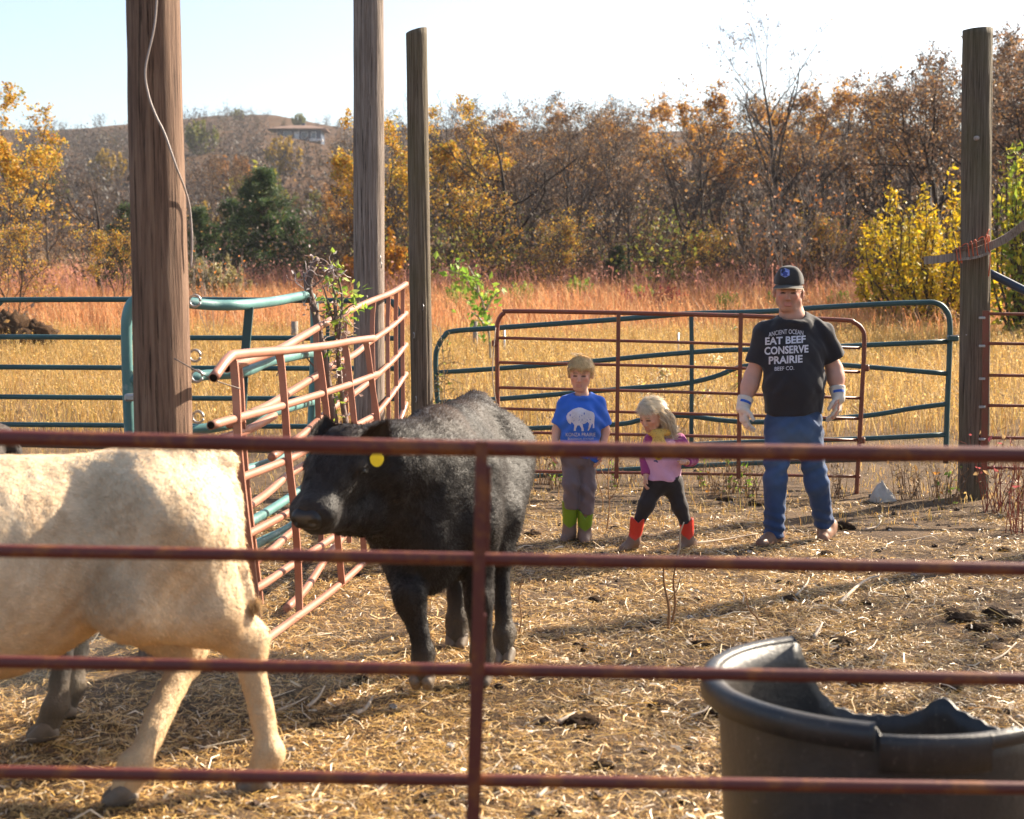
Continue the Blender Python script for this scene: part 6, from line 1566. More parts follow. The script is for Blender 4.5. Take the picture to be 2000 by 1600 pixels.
# ---------------------------------------------------------------- the man
def man():
    fr = Fig(1552, 1066, 9.3); root = person_root(fr, 'man in a black lettered T-shirt, jeans, cap and work gloves walking towards the calves'); K = fr
    c = K(1540, 572, 0); sc = .132; P = []
    q, r, up, f = face_prims(P, c, (-.22, -1, -.10), (0.02, 0, 1), sc)
    P += [cap(K(1543, 592, .03), K(1547, 618, .03), .074, .080, .03), cap(K(1547, 618, .03), K(1548, 650, .03), .080, .05, .02), cap(K(1506, 650, .03), K(1594, 648, .03), .05, .05, .05), ell(K(1548, 695, .02), (.16, .10, .17), .05), ell(K(1550, 770, .02), (.165, .12, .22), .05), ell(K(1550, 840, .02), (.17, .12, .14), .05)]
    Ls, Le, Lw = K(1495, 660, .02), K(1470, 735, .05), K(1452, 792, -.03); Rs, Re, Rw = K(1604, 658, .02), K(1630, 722, .06), K(1637, 772, -.01)
    for a, b, w_ in ((Ls, Le, Lw), (Rs, Re, Rw)):
        P += [cap(a, b, .052, .050, .04), cap(b, b + (w_ - b) * .35, .052, .054, .03), cap(b + (w_ - b) * .3, w_, .052, .033, .03)]
    hd_l = hand(Lw, K(1456, 857, -.05) - Lw, (1, .2, 0), (.3, -1, 0), .19, .35, .08); hd_r = hand(Rw, K(1636, 840, -.03) - Rw, (-.9, .3, 0), (-.5, -.9, 0), .19, .35, .08); P += hd_l + hd_r
    for a, b, c_ in ((K(1524, 850, .02), K(1514, 945, 0), K(1513, 1045, .03)), (K(1580, 850, .02), K(1598, 950, .0), K(1612, 1035, .16))): P += [cap(a, b, .085, .06, .04), cap(b, c_, .055, .04, .03)]
    fine = [(c - .17, c + .17, .0045)]
    body, V, Q = mkbody('body', P, .010, M['skin'], root, lambda V: face_color(V, q, sc, SKIN, (.42, .17, .14), (.22, .12, .075), (.28, .16, .09)), fine=fine, smooth_it=1, ret=True)
    eyes(body, q, r, up, f, sc, .8)
    hm = lambda c_: ((c_ - q(0, .25, 0)) @ up > -.25 * sc) * ((c_ - q(0, 0, 0)) @ f < .25 * sc) * ((c_ - q(0, 0, 0)) @ up > -.1 * sc) * 1.0
    mb = MB(); rg_ = np.random.default_rng(3); mb.add(*strands(V, Q, 2600, .014, .0022, rg_, lambda p, n: np.tile(np.array([0, .2, -1.]), (len(p), 1)), lambda p: np.ones((len(p), 3)) * np.array([.30, .15, .07]), hm, .3, .3)); obj('hair', mb.build('hair', M['strands'], smooth=False), body)
    # T-shirt
    S = [cap(K(1527, 632, .035), K(1494, 650, .03), .066, .066, .05), cap(K(1567, 628, .035), K(1606, 648, .03), .066, .066, .05), ell(K(1549, 692, .015), (.205, .145, .18), .06), ell(K(1550, 750, .0), (.195, .160, .20), .06), cap(K(1550, 740, .01), K(1551, 840, .02), .188, .190, .05, (1, 1.25, 1)),
         cap(K(1494, 655, .03), K(1479, 711, .04), .070, .080, .05, cut=(0, 1)), cap(K(1606, 652, .03), K(1631, 700, .05), .070, .078, .05, cut=(0, 1)), ell(K(1547, 630, .018), (.128, .118, .040), .03), cap(K(1528, 648, .0), K(1566, 646, .0), .078, .078, .04), cap(K(1545, 585, .012), K(1546, 620, .012), .088, .082, .008, op='-')]
    zh = K(1550, 809)[2]; dome = lambda x, y, z: (zh + .012 * np.sin(x * 18) - z) + 0 * y
    def fd(V):
        a = fold(V, 1.0, 3., .007); x = V[:, 0]; z = V[:, 2]; a += .007 * np.sin((z * 1.0 + np.abs(x) * 1.6) * 42) * np.exp(-((np.abs(x) - .16) / .07) ** 2) * (z > 1.0); a += .008 * np.sin(x * 34 + 1) * np.clip((1.12 - z) / .25, 0, 1); return a
    sh, SV, SQ = mkbody('t_shirt', S, .009, M['cloth'], root, (.022, .020, .024), cuts=[dome], disp=fd, smooth_it=2, ret=True)
    T = [('ANCIENT OCEAN', 1535, 648, 9, 68, 4.5, .004), ('EAT BEEF', 1534, 664.5, 14.5, 79, 0, .03), ('CONSERVE', 1536, 683.5, 15.5, 86, 0, .03), ('PRAIRIE', 1534.5, 702.5, 15, 66, 0, .03), ('BEEF CO.', 1532, 719.5, 7.5, 38, 0, .004)]
    # the lettering climbs slightly to the right, as worn
    class Tilt:
        off = fr.off
        def __call__(s, a, b, d): return fr(a, b - (a - 1535) * .055, d)
    tl = Tilt(); shirt_print(T, SV, SQ, sh, tl, M['print'], 'lettering')
    # collar rib
    # jeans
    J = [ell(K(1550, 835, .02), (.182, .145, .15), .04), cap(K(1550, 800, .02), K(1550, 825, .02), .176, .178, .03, (1, 1.27, 1)), cap(K(1524, 850, .02), K(1514, 940, -.02), .098, .072, .03), cap(K(1514, 940, -.02), K(1513, 1046, .02), .072, .064, .03, cut=(0, 1)),
         cap(K(1578, 850, .02), K(1596, 945, -.01), .098, .074, .03), cap(K(1596, 945, -.01), K(1611, 1024, .12), .074, .062, .03, cut=(0, 1))]
    zt = K(1550, 795)[2]
    def fdj(V):
        z = V[:, 2]; a = fold(V, 1.2, 8., .007) + .0035 * np.abs(vnoise(V * (1.4, 1, 1.6), 24, 3.)) * np.clip((.45 - z) / .2, .25, 1); a += .007 * np.sin(z * 95 + V[:, 0] * 25) * np.clip((.30 - z) / .2, 0, 1); a += .006 * np.sin(z * 70 - V[:, 0] * 40) * np.exp(-((z - .50) / .09) ** 2); a += .006 * np.sin((z + np.abs(V[:, 0]) * .8) * 60) * np.exp(-((z - .82) / .08) ** 2); return a
    def jc(V):
        n = vnoise(V, 6, 4.)[:, None]; k = np.exp(-((V[:, 2] - .62) / .22) ** 2)[:, None] * np.clip(-(V[:, 1:2] + .02) * 12, 0, 1); return np.array([.022, .050, .130]) * (1 + .3 * n) + k * np.array([.05, .075, .10])
    je, JV, JQ = mkbody('jeans', J, .009, M['denim'], root, jc, cuts=[lambda x, y, z: (z - zt) + 0 * x + 0 * y], disp=fdj, smooth_it=1, ret=True)
    for a, b in (((1551, 812), (1552, 846)),):
        pass
    # boots
    boot(fr, root, K(1520, 1060, .08) * (1, 1, 0) , K(1482, 1066, -.16) * (1, 1, 0), K(1514, 1050, .05), K(1513, 1025, .03), .058, 0, (.20, .11, .075), (.20, .11, .075), (.16, .11, .08), .048, 9)
    hz = .045
    boot(fr, root, K(1622, 1052, .20) * (1, 1, 0) + (0, 0, hz), K(1605, 1062, .0) * (1, 1, 0), K(1614, 1042, .16), K(1612, 1015, .13), .056, 0, (.24, .13, .085), (.24, .13, .085), (.16, .11, .08), .048, 9)
    # gloves
    GC = (.60, .53, .46)
    for w_, e_, nn, tt, el, hp in ((Lw, K(1455, 850, -.05), (1, .25, 0), (.45, -1, 0), Le, 1), (Rw, K(1633, 836, -.03), (-.8, .5, 0), (-1, -.55, 0), Re, -1)):
        w2 = w_ + (el - w_) * .06; PR = hand(w_, e_ - w_, nn, tt, .205, .42, .10, 1.12, True); up_ = (el - w_) / np.linalg.norm(el - w_)
        PR += [cap(w_ - up_ * .02, w_ + up_ * .055, .043, .054, .015, cut=(0, 1))]
        g = mkbody('glove', PR, .0042, M['leather'], root, lambda V: np.array(GC) * (1 + .12 * vnoise(V, 40, 3.)[:, None]), smooth_it=1, disp=lambda V: fold(V, 3.5, 5., .0022), fine=[])
        b = w_ + up_ * .015; fwd = np.array([0, -1., 0]); fwd -= up_ * fwd.dot(up_); fwd /= np.linalg.norm(fwd); sd = np.cross(up_, fwd)
        a = np.linspace(-.8, .8, 8); Vv = np.array([b + (fwd * math.cos(t) + sd * math.sin(t)) * .0505 + up_ * z_ for t in a for z_ in (-.009, .009)]); Qq = np.array([(2 * i, 2 * i + 2, 2 * i + 3, 2 * i + 1) for i in range(7)])
        obj('glove_strap', mesh('glove_strap', Vv, Qq, plain('blue_strap', (.03, .10, .42), .6)), g)
    # cap
    CP = [ell(q(0, .50, -.12), (.74 * sc, .86 * sc, .84 * sc), .02, rot=np.array([r, f, up])), cap(q(-.24, .62, .42), q(.24, .62, .42), .32 * sc, .32 * sc, .03), cap(q(-.20, 1.0, .34), q(.20, 1.0, .34), .30 * sc, .30 * sc, .04)]
    zc = q(0, .42, 0); cutf = lambda x, y, z: -(((x - zc[0]) * up[0] + (y - zc[1]) * up[1] + (z - zc[2]) * up[2]))
    cp, CV, CQ = mkbody('cap', CP, .005, M['cloth'], root, (.035, .032, .032), cuts=[cutf], smooth_it=1, ret=True)
    # brim
    nb = 22; Vb = []
    for i in range(nb):
        a = -1.25 + 2.5 * i / (nb - 1)
        for k in range(6):
            u = k / 5; rr_ = .62 + u * (.30 + .42 * math.cos(a) ** 1.2 * .9); Vb.append(q(math.sin(a) * (.70 + .06 * u), .47 - .10 * abs(math.sin(a)) ** 2 - .12 * u, .08 + math.cos(a) * (.62 + u * .62)))
    Vb = np.array(Vb); I1 = np.arange(nb - 1)[:, None] * 6; J1 = np.arange(5)[None]; q1 = np.stack([I1 + J1, I1 + 6 + J1, I1 + 7 + J1, I1 + J1 + 1], -1).reshape(-1, 4); n_ = len(Vb); V2 = np.vstack([Vb, Vb - up * .006])
    e = [(i * 6 + 5, (i + 1) * 6 + 5) for i in range(nb - 1)] + [(k, k + 1) for k in range(5)] + [((nb - 1) * 6 + k, (nb - 1) * 6 + k + 1) for k in range(5)]
    br = obj('brim', mesh('brim', V2, np.vstack([q1, q1[:, ::-1] + n_, [(a, b, b + n_, a + n_) for a, b in e]]), M['cloth'], np.ones((len(V2), 3)) * np.array([.045, .040, .035])), cp)
    pe = Vb.reshape(nb, 6, 3)[:, 5] - up * .003; V, Fs = tube(pe, .0035, 6); obj('brim_edge', mesh('brim_edge', V, Fs, plain('tan_braid', (.30, .21, .12), .7)), cp)
    # badge: hexagon with a little animal silhouette and lines
    hx_ = [(a * .9, b * .9) for a, b in [(0, -10.4), (9.6, -6.0), (9.6, 5.6), (0, 10.2), (-9.6, 5.6), (-9.6, -6.0)]]
    def ringpoly(pts, s): return [(a * s, b * s) for a, b in pts]
    def fan(pts, cx, cy): P_ = [(0, 0)] + list(pts); n = len(pts); return (np.array([cx + a for a, b in P_]), np.array([cy + b for a, b in P_]), np.array([(0, 1 + i, 1 + (i + 1) % n) for i in range(n)]))
    def strip(o, i_, cx, cy): n = len(o); P_ = list(o) + list(i_); return (np.array([cx + a for a, b in P_]), np.array([cy + b for a, b in P_]), np.array([(i, (i + 1) % n, n + (i + 1) % n, n + i) for i in range(n)]))
    bx, by = 1533.5, 533; blue = plain('badge_blue', (.34, .40, .78), .6); dk = plain('badge_dark', (.05, .07, .28), .6)
    shirt_print([('poly', [fan(hx_, bx, by)], 'badge')], CV, CQ, cp, fr, blue, '', .003)
    an = [(-5, 2), (-5.5, -1), (-3, -3.2), (0, -3.4), (2.5, -2), (5, -1.6), (5.4, 0), (4.2, 3), (3, 3), (2.6, 1), (-1.4, 1.2), (-2, 3.2), (-3.4, 3.2)]
    shirt_print([('poly', [fan(an, bx, by + .6), strip(ringpoly(hx_, .90), ringpoly(hx_, .82), bx, by), fan([(-5, 5.2), (5, 5.2), (4.4, 6.4), (-4.4, 6.4)], bx, by)], 'badge_mark')], CV, CQ, cp, fr, dk, '', .0045)
    shirt_print([('ANCIENT OCEAN', bx, by - 5.2, 1.7, 11, 1.0, .0)], CV, CQ, cp, fr, dk, 'badge_lettering', .0048)
man()

# ---------------------------------------------------------------- the boy
def hair_shell(name, q, r, up, f, sc, root, prims, cuts, n, L, col, dirf, seed, w=.0024, curl=.18, lift=.22, colf=None):
    h, V, Q = mkbody(name, prims, .0055, M['strands'], root, col, cuts=cuts, disp=lambda V: fold(V, 3.2, seed, .004), smooth_it=1, ret=True)
    mb = MB(); rg_ = np.random.default_rng(seed); mb.add(*strands(V, Q, n, L, w, rg_, dirf, colf or (lambda p: np.ones((len(p), 3)) * np.array(col) * 1.2), lambda c: ((c - q(0, 0, 0)) @ up > -.6 * sc) * 1.0, curl, lift))
    obj('hair_strands', soft(mb.build('hair_strands', M['strands'], smooth=True), strands.N), h, kind='stuff'); return h
def boy():
    fr = Fig(1136, 1062, 9.35); root = person_root(fr, 'small boy with blond hair in a blue bison T-shirt, grey trousers and green boots'); K = fr
    c = K(1134, 732, 0); sc = .112; P = []
    q, r, up, f = face_prims(P, c, (-.16, -1, -.16), (0.02, 0, 1), sc, .8)
    P += [cap(K(1135, 758, .03), K(1138, 782, .03), .043, .048, .02), cap(K(1110, 790, .03), K(1162, 789, .03), .033, .033, .04), ell(K(1136, 820, .02), (.115, .08, .14), .04), ell(K(1136, 872, .02), (.11, .08, .12), .04)]
    for s_, e_, w_, h_, n_, t_ in ((K(1099, 790, .03), K(1088, 840, .04), K(1082, 875, -.01), K(1078, 902, -.03), (1, .1, 0), (.1, -1, 0)), (K(1172, 789, .03), K(1182, 842, .05), K(1176, 882, .0), K(1171, 912, -.02), (-1, .1, 0), (-.2, -1, 0))):
        P += [cap(s_, e_, .038, .031, .03), cap(e_, w_, .031, .021, .02)] + hand(w_, h_ - w_, n_, t_, .125, .5, .08)
    P += [cap(K(1118, 900, .02), K(1114, 955, -.02), .05, .038, .03), cap(K(1114, 955, -.02), K(1112, 1030, .02), .034, .026, .02), cap(K(1148, 900, .02), K(1148, 960, -.0), .05, .038, .03), cap(K(1148, 960, 0), K(1142, 1045, .02), .034, .026, .02)]
    fine = [(c - .14, c + .14, .0042), (K(1074, 915, -.1), K(1090, 870, .06), .0035), (K(1160, 920, -.1), K(1182, 876, .06), .0035)]
    body, V, Q = mkbody('body', P, .009, M['skin'], root, lambda V: face_color(V, q, sc, SKINK, (.46, .20, .17), None, (.30, .19, .10), .045), fine=fine, smooth_it=1, ret=True); eyes(body, q, r, up, f, sc, .9)
    HC = (.56, .37, .16); rot = np.array([r, f, up])
    hp = [ell(q(0, .34, -.10), (.74 * sc, .88 * sc, .76 * sc), .02, rot=rot), cap(q(-.42, .42, .42), q(.42, .42, .42), .26 * sc, .26 * sc, .05 * sc)]
    cf = [lambda x, y, z: -((x - q(0, -.05, 0)[0]) * up[0] + (y - q(0, -.05, 0)[1]) * up[1] + (z - q(0, -.05, 0)[2]) * up[2]) + 0 * x,
          lambda x, y, z: np.minimum(((x - c[0]) * f[0] + (y - c[1]) * f[1] + (z - c[2]) * f[2]) - .20 * sc, .45 * sc + .05 * sc * np.sin(x * 90) - ((x - c[0]) * up[0] + (y - c[1]) * up[1] + (z - c[2]) * up[2]))]
    crown = q(.1, 1.0, -.4)
    hair_shell('hair', q, r, up, f, sc, root, hp, cf, 9000, .032, HC, lambda p, n: (p - crown) * (1, 1, .6) - (0, 0, .03), 5, .0026, .16, .14, lambda p: np.ones((len(p), 3)) * np.array([.74, .54, .27]))
    mb = MB(); rg_ = np.random.default_rng(9)
    for k in range(70):
        a = rg_.uniform(0, 6.28); o = q(.18 + .14 * math.cos(a), 1.02, -.1 + .2 * math.sin(a)); d = up + r * rg_.normal(.2, .5) + f * rg_.normal(0, .4); V_, F_ = tube(spline(np.array([o, o + d * .016, o + d * .026 + r * .014 * rg_.normal()]), 3), .0009, 3); mb.add(V_, F_, (.75, .6, .38))
    obj('cowlick', mb.build('cowlick', M['strands'], smooth=False), root)
    S = [cap(K(1122, 779, .035), K(1103, 790, .03), .046, .046, .04), cap(K(1152, 778, .035), K(1168, 789, .03), .046, .046, .04), ell(K(1136, 818, .015), (.132, .100, .13), .05), cap(K(1134, 830, .02), K(1131, 915, .02), .128, .130, .05, (1, 1.25, 1)),
         cap(K(1103, 792, .03), K(1090, 830, .035), .047, .053, .03, cut=(0, 1)), cap(K(1168, 791, .03), K(1179, 832, .045), .047, .056, .03, cut=(0, 1)), ell(K(1137, 776, .030), (.082, .076, .026), .02), cap(K(1136, 752, .02), K(1137, 770, .026), .054, .055, .006, op='-')]
    zh = K(1136, 897)[2]; hem = lambda x, y, z: (zh - .05 * np.clip((x - .04) / .10, -1.0, .4) - z) + 0 * y
    def fd(V): x, z = V[:, 0], V[:, 2]; return fold(V, 1.6, 13., .005) + .006 * np.sin(x * 55 + 2) * np.clip((.74 - z) / .15, 0, 1) + .005 * np.sin((z + np.abs(x)) * 70) * np.exp(-((np.abs(x) - .11) / .05) ** 2)
    sh, SV, SQ = mkbody('t_shirt', S, .007, M['cloth'], root, (.030, .13, .56), cuts=[hem], disp=fd, smooth_it=1, ret=True)
    # bison silhouette as printed, head to the left
    bis = [(1106, 813), (1109, 807), (1113, 804), (1118, 800), (1124, 797.5), (1130, 796), (1136, 796.5), (1142, 799), (1149, 802), (1156, 804), (1160, 807), (1161.5, 813), (1161, 820), (1160.5, 828), (1160.8, 836), (1157.5, 836.5), (1158, 830), (1156.5, 826), (1155, 830), (1153, 836), (1150, 841), (1147.5, 841.5), (1149.5, 835), (1150.5, 828), (1148, 824), (1143, 827.5), (1138, 828.5), (1138.5, 833), (1140, 838), (1140.5, 842), (1136, 842.5), (1135.5, 837), (1132, 831), (1128, 831), (1126.5, 834), (1124.5, 838), (1125, 841.5), (1120.5, 842), (1121, 836.5), (1122, 831), (1118.5, 826), (1116, 824.5), (1114.5, 829), (1110, 825.5), (1107, 820)]
    from mathutils.geometry import delaunay_2d_cdt
    r2 = delaunay_2d_cdt([Vector((a, b)) for a, b in bis] + [Vector((a, b)) for a in range(1104, 1164, 4) for b in range(796, 844, 4)], [(i, (i + 1) % len(bis)) for i in range(len(bis))], [], 0, 1e-4)
    vv = np.array([tuple(v) for v in r2[0]]); ff = []
    def inside(x, y):
        k = False
        for i in range(len(bis)):
            (x1, y1), (x2, y2) = bis[i], bis[(i + 1) % len(bis)]
            if (y1 > y) != (y2 > y) and x < (x2 - x1) * (y - y1) / (y2 - y1) + x1: k = not k
        return k
    for t in r2[2]:
        if len(t) == 3:
            m_ = vv[list(t)].mean(0)
            if inside(*m_): ff.append(t)
    shirt_print([('poly', [(vv[:, 0], vv[:, 1], np.array(ff))], 'bison_print')], SV, SQ, sh, fr, M['print'], '', .0025)
    blue2 = plain('print_gap_blue', (.03, .11, .45), .8); rg_ = np.random.default_rng(4)
    def blob(x, y, a, b): return (x + a * np.cos(np.linspace(0, 5.5, 7)), y + b * np.sin(np.linspace(0, 5.5, 7)), np.array([(0, i, i + 1) for i in range(1, 6)]))
    sp = [blob(1113.5, 811, 1.0, 2.8), blob(1141, 808, 1.1, 2.6)] + [blob(rg_.uniform(1118, 1156), rg_.uniform(810, 828), rg_.uniform(.3, .9), rg_.uniform(.3, 1.0)) for _ in range(34)]
    shirt_print([('poly', sp, 'bison_print_gaps')], SV, SQ, sh, fr, blue2, '', .0042)
    shirt_print([('KONZA PRAIRIE', 1134, 849, 7.2, 58, 0, .004), ('BIOLOGICAL STATION', 1134, 857.2, 3.6, 50, 0, .0)], SV, SQ, sh, fr, M['print'], 'lettering', .0028)
    shirt_print([('poly', [(np.array([1109., 1159, 1159, 1109]), np.array([853.8, 853.8, 854.6, 854.6]), np.array([(0, 1, 2, 3)]))], 'print_line')], SV, SQ, sh, fr, M['print'], '', .003)
    J = [ell(K(1130, 893, .02), (.120, .10, .09), .04), cap(K(1115, 897, .02), K(1114, 945, -.03), .064, .054, .02), cap(K(1114, 945, -.03), K(1116, 992, .0), .056, .052, .02, cut=(0, 1)), cap(K(1146, 897, .02), K(1148, 955, -.0), .062, .052, .02), cap(K(1148, 955, 0), K(1145, 1003, .01), .056, .052, .02, cut=(0, 1))]
    def fdj(V): z = V[:, 2]; return fold(V, 1.8, 18., .006) + .006 * np.sin(z * 55 + V[:, 0] * 60) * np.exp(-((z - .34) / .06) ** 2)
    mkbody('trousers', J, .0075, M['cloth'], root, (.145, .115, .125), disp=fdj, smooth_it=1)
    GR, BR = (.17, .27, .018), (.20, .13, .10)
    boot(fr, root, K(1116, 1056, .10) * (1, 1, 0), K(1098, 1056, -.05) * (1, 1, 0), K(1112, 1040, .03), K(1114, 978, .01), .056, 0, GR, BR, w=.036, zs=.115, notch=.05)
    boot(fr, root, K(1140, 1060, .08) * (1, 1, 0), K(1144, 1062, -.10) * (1, 1, 0), K(1142, 1046, .02), K(1143, 996, .01), .056, 0, GR, BR, w=.036, zs=.095, notch=.05)
boy()

# ---------------------------------------------------------------- the girl
def girl():
    fr = Fig(1290, 1079, 9.05); root = person_root(fr, 'small blonde girl looking down, in a pink shirt with a yellow neckerchief and red boots'); K = fr
    c = K(1272, 812, -.02); sc = .108; P = []
    q, r, up, f = face_prims(P, c, (-.66, -.72, -.50), (-.28, -.30, .9), sc, .8)
    P += [cap(q(0, -.35, -.35), K(1294, 852, .05), .044, .046, .02), cap(K(1273, 858, .05), K(1322, 858, .05), .040, .040, .04), ell(K(1297, 885, .04), (.095, .075, .11), .04), ell(K(1297, 930, .04), (.095, .075, .10), .04)]
    LW, LH = K(1262, 928, .0), K(1257, 952, -.01); RW, RH = K(1341, 903, -.13), K(1334, 897, -.19)
    P += [cap(K(1268, 862, .04), K(1262, 898, .06), .032, .028, .03), cap(K(1262, 898, .06), LW, .028, .020, .02)] + hand(LW, LH - LW, (1, 0, 0), (-.1, -1, 0), .11, .6, .08)
    P += [cap(K(1328, 862, .05), K(1350, 897, .03), .032, .028, .03), cap(K(1350, 897, .03), RW, .028, .020, .02)] + hand(RW, RH - RW, (-.2, -.2, -1), (-1, .1, .3), .105, 1.3, .05)
    P += [cap(K(1283, 940, .04), K(1262, 985, .0), .05, .038, .03), cap(K(1262, 985, 0), K(1243, 1050, .02), .032, .022, .02), cap(K(1312, 940, .04), K(1328, 990, .02), .05, .038, .03), cap(K(1328, 990, .02), K(1343, 1050, .05), .032, .022, .02)]
    fine = [(c - .14, c + .14, .0042), (K(1250, 962, -.08), K(1268, 922, .06), .0035), (K(1322, 912, -.28), K(1348, 888, -.06), .0035)]
    body, V, Q = mkbody('body', P, .009, M['skin'], root, lambda V: face_color(V, q, sc, SKINK, (.46, .20, .17), None, (.35, .24, .14), .045), fine=fine, smooth_it=1, ret=True); eyes(body, q, r, up, f, sc, .35)
    HC = (.52, .42, .28); rot = np.array([r, f, up])
    hp = [ell(q(0, .30, -.12), (.75 * sc, .88 * sc, .78 * sc), .02, rot=rot), cap(q(-.1, .3, -.6), q(-.45, -.55, -.70), .42 * sc, .25 * sc, .12 * sc)]
    cf = [lambda x, y, z: np.minimum(((x - c[0]) * f[0] + (y - c[1]) * f[1] + (z - c[2]) * f[2]) - .02 * sc, .62 * sc - ((x - c[0]) * up[0] + (y - c[1]) * up[1] + (z - c[2]) * up[2]))]
    dirf = lambda p, n: np.tile(np.array([.75, .15, -.75]), (len(p), 1)) + (p - q(.35, .9, .2)) * 4
    hair_shell('hair', q, r, up, f, sc, root, hp, cf, 9000, .055, HC, dirf, 7, .0026, .06, .05, lambda p: np.ones((len(p), 3)) * np.array([.72, .62, .46]))
    mb = MB(); rg_ = np.random.default_rng(12)
    for k in range(420):                                            # long side locks sweeping to the right
        u = rg_.random(); o = q(-.10 - .65 * rg_.random(), .55 - .8 * u, .10 - .55 * rg_.random()) ; o = c + (o - c) / np.linalg.norm(o - c) * sc * .86
        e = K(rg_.uniform(1294, 1322), rg_.uniform(832, 856), rg_.uniform(-.05, .06)); m1 = o * .5 + e * .5 + np.array([.012, -.01, .02]) + rg_.normal(0, .008, 3)
        V_, F_ = tube(spline(np.array([o, m1, e, e + (rg_.uniform(.0, .045), rg_.normal(0, .01), rg_.uniform(-.02, .012))]), 4), np.array([.0022] * 9 + [.0018, .0014, .001, .0006]), 3, False); mb.add(V_, F_, np.array([.68, .56, .40]) * rg_.uniform(.7, 1.25))
    obj('hair_locks', mb.build('hair_locks', M['strands'], smooth=False), root)
    PK, MG = (.62, .34, .50), (.30, .05, .17)
    S = [cap(K(1272, 859, .05), K(1322, 859, .05), .048, .048, .05), ell(K(1297, 882, .035), (.120, .095, .11), .05), cap(K(1296, 890, .04), K(1294, 950, .04), .108, .122, .05, (1, 1.2, 1)), cap(K(1291, 836, .0), K(1292, 848, .03), .052, .050, .01, op='-')]
    zh = K(1290, 939)[2]; hem = lambda x, y, z: (zh + .9 * np.clip(np.abs(x + .0) - .055, 0, .2) ** 1.4 - z) + 0 * y
    def fd(V): x, z = V[:, 0], V[:, 2]; return fold(V, 1.8, 23., .005) + .005 * np.sin(x * 45 + z * 40) * np.clip((.62 - z) / .15, 0, 1)
    def sc_(V):
        C = np.ones((len(V), 3)) * PK; C[(np.abs(V[:, 0] - .02) - .052 - (.72 - V[:, 2]) * .28) > 0] = PK; m = (np.abs(V[:, 0] - .015) > .055 + np.clip(.74 - V[:, 2], 0, .3) * .35) & (V[:, 2] > .60); C[m] = MG; return C
    sh, SV, SQ = mkbody('shirt', S, .0065, M['cloth'], root, sc_, cuts=[hem], disp=fd, smooth_it=1, ret=True)
    sl = [cap(K(1270, 861, .05), K(1262, 898, .06), .046, .040, .03), cap(K(1262, 898, .06), LW, .039, .029, .02, cut=(0, 1))]
    mkbody('sleeve', sl, .006, M['cloth'], root, MG, disp=lambda V: fold(V, 3, 3., .004), smooth_it=1)
    sl = [cap(K(1326, 861, .05), K(1351, 897, .03), .048, .042, .03), cap(K(1351, 897, .03), RW, .040, .030, .02, cut=(0, 1))]
    mkbody('sleeve', sl, .006, M['cloth'], root, MG, disp=lambda V: fold(V, 3, 6., .004), smooth_it=1)
    # sunflower print
    def disc(x, y, rx, ry, n=12, th0=0): a = np.linspace(0, 2 * math.pi, n, endpoint=False) + th0; return (np.r_[x, x + rx * np.cos(a)], np.r_[y, y + ry * np.sin(a)], np.array([(0, 1 + i, 1 + (i + 1) % n) for i in range(n)]))
    Y_ = plain('print_yellow', (.66, .50, .05), .7); D_ = plain('print_brown', (.16, .08, .04), .7); B_l = plain('print_blue_leaf', (.06, .08, .20), .7)
    shirt_print([('poly', [disc(1286 + 5.5 * math.cos(a), 892 + 4.5 * math.sin(a), 3.2, 3.0, 7, a) for a in np.linspace(0, 5.6, 9)], 'flower_petals')], SV, SQ, sh, fr, Y_, '', .0025)
    shirt_print([('poly', [disc(1286, 892, 4.0, 3.2)], 'flower_centre')], SV, SQ, sh, fr, D_, '', .004)
    shirt_print([('poly', [(np.array([1272., 1274, 1286, 1283]), np.array([889., 889, 903, 904]), np.array([(0, 1, 2, 3)])), disc(1280, 900.5, 4, 1.6)], 'flower_leaves')], SV, SQ, sh, fr, B_l, '', .003)
    # neckerchief
    t = NT('yellow_bandana'); co = t.coord(); vo = t.node('ShaderNodeTexVoronoi'); vo.inputs['Scale'].default_value = 110; t.link(co, vo.inputs['Vector'])
    t.set(Base_Color=t.mix(t.ramp(vo.outputs['Distance'], [(.22, (0, 0, 0)), (.32, (1, 1, 1))]), (.26, .12, .04), (.60, .37, .08)), Roughness=.8)
    nk = [cap(K(1279, 846, -.055), K(1303, 843, -.035), .026, .024, .02), cap(K(1303, 843, -.03), K(1312, 836, .02), .024, .020, .02), cap(K(1279, 846, -.05), K(1270, 845, .01), .022, .02, .02), ell(K(1285, 850, -.065), (.028, .022, .022), .015),
          cap(K(1283, 852, -.07), K(1280, 872, -.085), .024, .030, .02, (1, 1.6, 1), cut=(0, 1)), cap(K(1288, 852, -.065), K(1294, 870, -.085), .020, .032, .02, (1, 1.6, 1), cut=(0, 1))]
    mkbody('neckerchief', nk, .0045, t.m, root, (.6, .4, .1), disp=lambda V: fold(V, 5, 3., .004), smooth_it=1)
    J = [ell(K(1297, 940, .04), (.110, .095, .085), .04), cap(K(1281, 944, .04), K(1262, 985, .0), .066, .050, .04), cap(K(1262, 985, 0), K(1246, 1024, .01), .048, .037, .03, cut=(0, 1)), cap(K(1313, 944, .04), K(1328, 990, .02), .064, .048, .04), cap(K(1328, 990, .02), K(1340, 1026, .04), .047, .037, .03, cut=(0, 1))]
    mkbody('leggings', J, .007, M['cloth'], root, (.028, .022, .022), disp=lambda V: fold(V, 2.2, 28., .004), smooth_it=1)
    RD, BR = (.58, .045, .025), (.20, .125, .09)
    boot(fr, root, K(1240, 1072, .06) * (1, 1, 0), K(1211, 1078, -.06) * (1, 1, 0), K(1239, 1056, .015), K(1246, 1010, .0), .050, 0, RD, BR, w=.032, zs=.085, notch=.035)
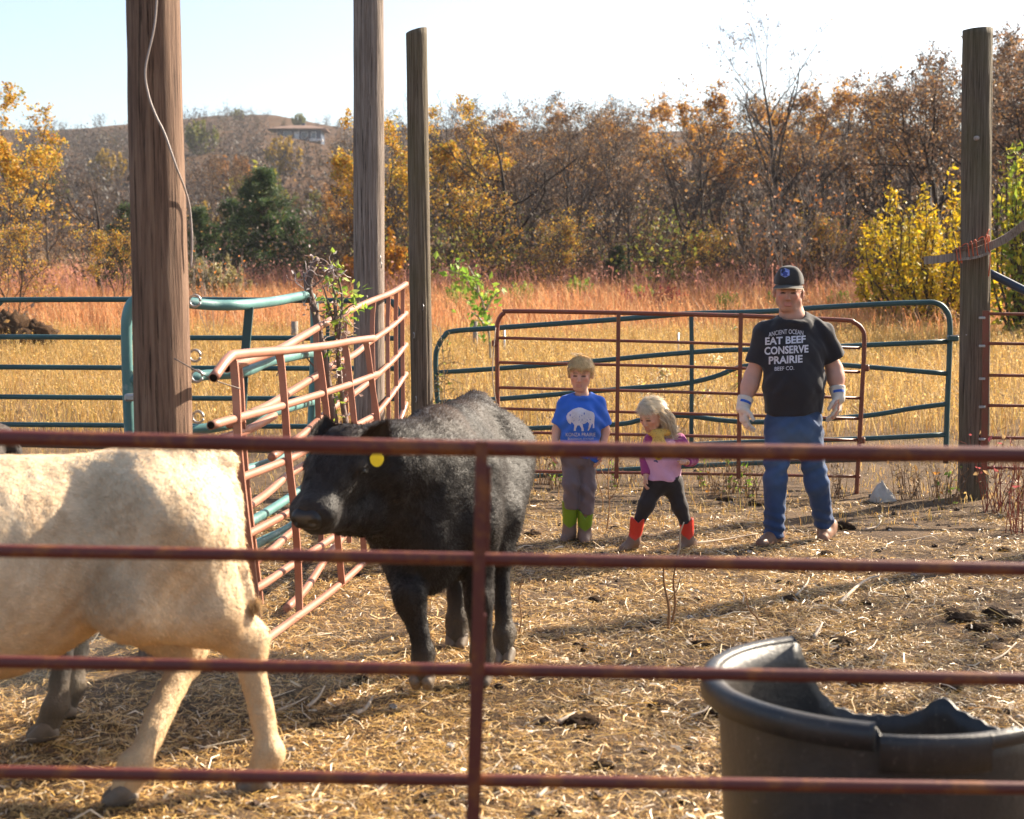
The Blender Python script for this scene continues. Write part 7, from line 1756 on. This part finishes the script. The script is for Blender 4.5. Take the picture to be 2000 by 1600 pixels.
    boot(fr, root, K(1353, 1073, .10) * (1, 1, 0), K(1325, 1076, .0) * (1, 1, 0), K(1344, 1058, .05), K(1340, 1012, .04), .050, 0, RD, BR, w=.032, zs=.085, notch=.035)
girl()

# ================================================================ HAZE
V, Fs = box((0, 214, 32.6), (880, 512, 67.6))
hm_ = bpy.data.materials.new('haze_air'); hm_.use_nodes = True; hm_.node_tree.nodes.clear()
vo_ = hm_.node_tree.nodes.new('ShaderNodeVolumePrincipled'); ou_ = hm_.node_tree.nodes.new('ShaderNodeOutputMaterial')
vo_.inputs['Color'].default_value = (.92, .94, 1, 1); vo_.inputs['Density'].default_value = HAZE; vo_.inputs['Anisotropy'].default_value = .0
hm_.node_tree.links.new(vo_.outputs[0], ou_.inputs['Volume'])
obj('haze', mesh('haze', V, Fs, hm_, smooth=False), kind='stuff', label='thin bright haze in the air')

# dust kicked up round the hind legs of the pale calf
V = np.array([(math.cos(a) * math.sin(b) * 1.15 - 1.55, math.sin(a) * math.sin(b) * .5 + 5.30, math.cos(b) * .28 + .31) for b in np.linspace(.08, 3.06, 12) for a in np.linspace(0, 2 * math.pi, 20, endpoint=False)])
V = V + .09 * np.stack([vnoise(V, 2.5, 1.), vnoise(V, 2.2, 5.), .5 * vnoise(V, 3., 8.)], -1)
i = np.arange(11)[:, None] * 20; j = np.arange(20)[None]; k = (j + 1) % 20; Q = np.stack([i + j, i + 20 + j, i + 20 + k, i + k], -1).reshape(-1, 4)
Vt = np.vstack([V, V[:20].mean(0), V[-20:].mean(0)]); T = np.array([(a, (a + 1) % 20, 240) for a in range(20)] + [(220 + (a + 1) % 20, 220 + a, 241) for a in range(20)])
dm_ = bpy.data.materials.new('dust_air'); dm_.use_nodes = True; dm_.node_tree.nodes.clear()
vo_ = dm_.node_tree.nodes.new('ShaderNodeVolumePrincipled'); ou_ = dm_.node_tree.nodes.new('ShaderNodeOutputMaterial')
vo_.inputs['Color'].default_value = (.95, .86, .72, 1); vo_.inputs['Density'].default_value = .11; vo_.inputs['Anisotropy'].default_value = .3
dm_.node_tree.links.new(vo_.outputs[0], ou_.inputs['Volume'])
obj('dust_cloud', mesh('dust_cloud', Vt, [Q, T], dm_), kind='stuff', label='faint dust hanging low behind the pale calf')
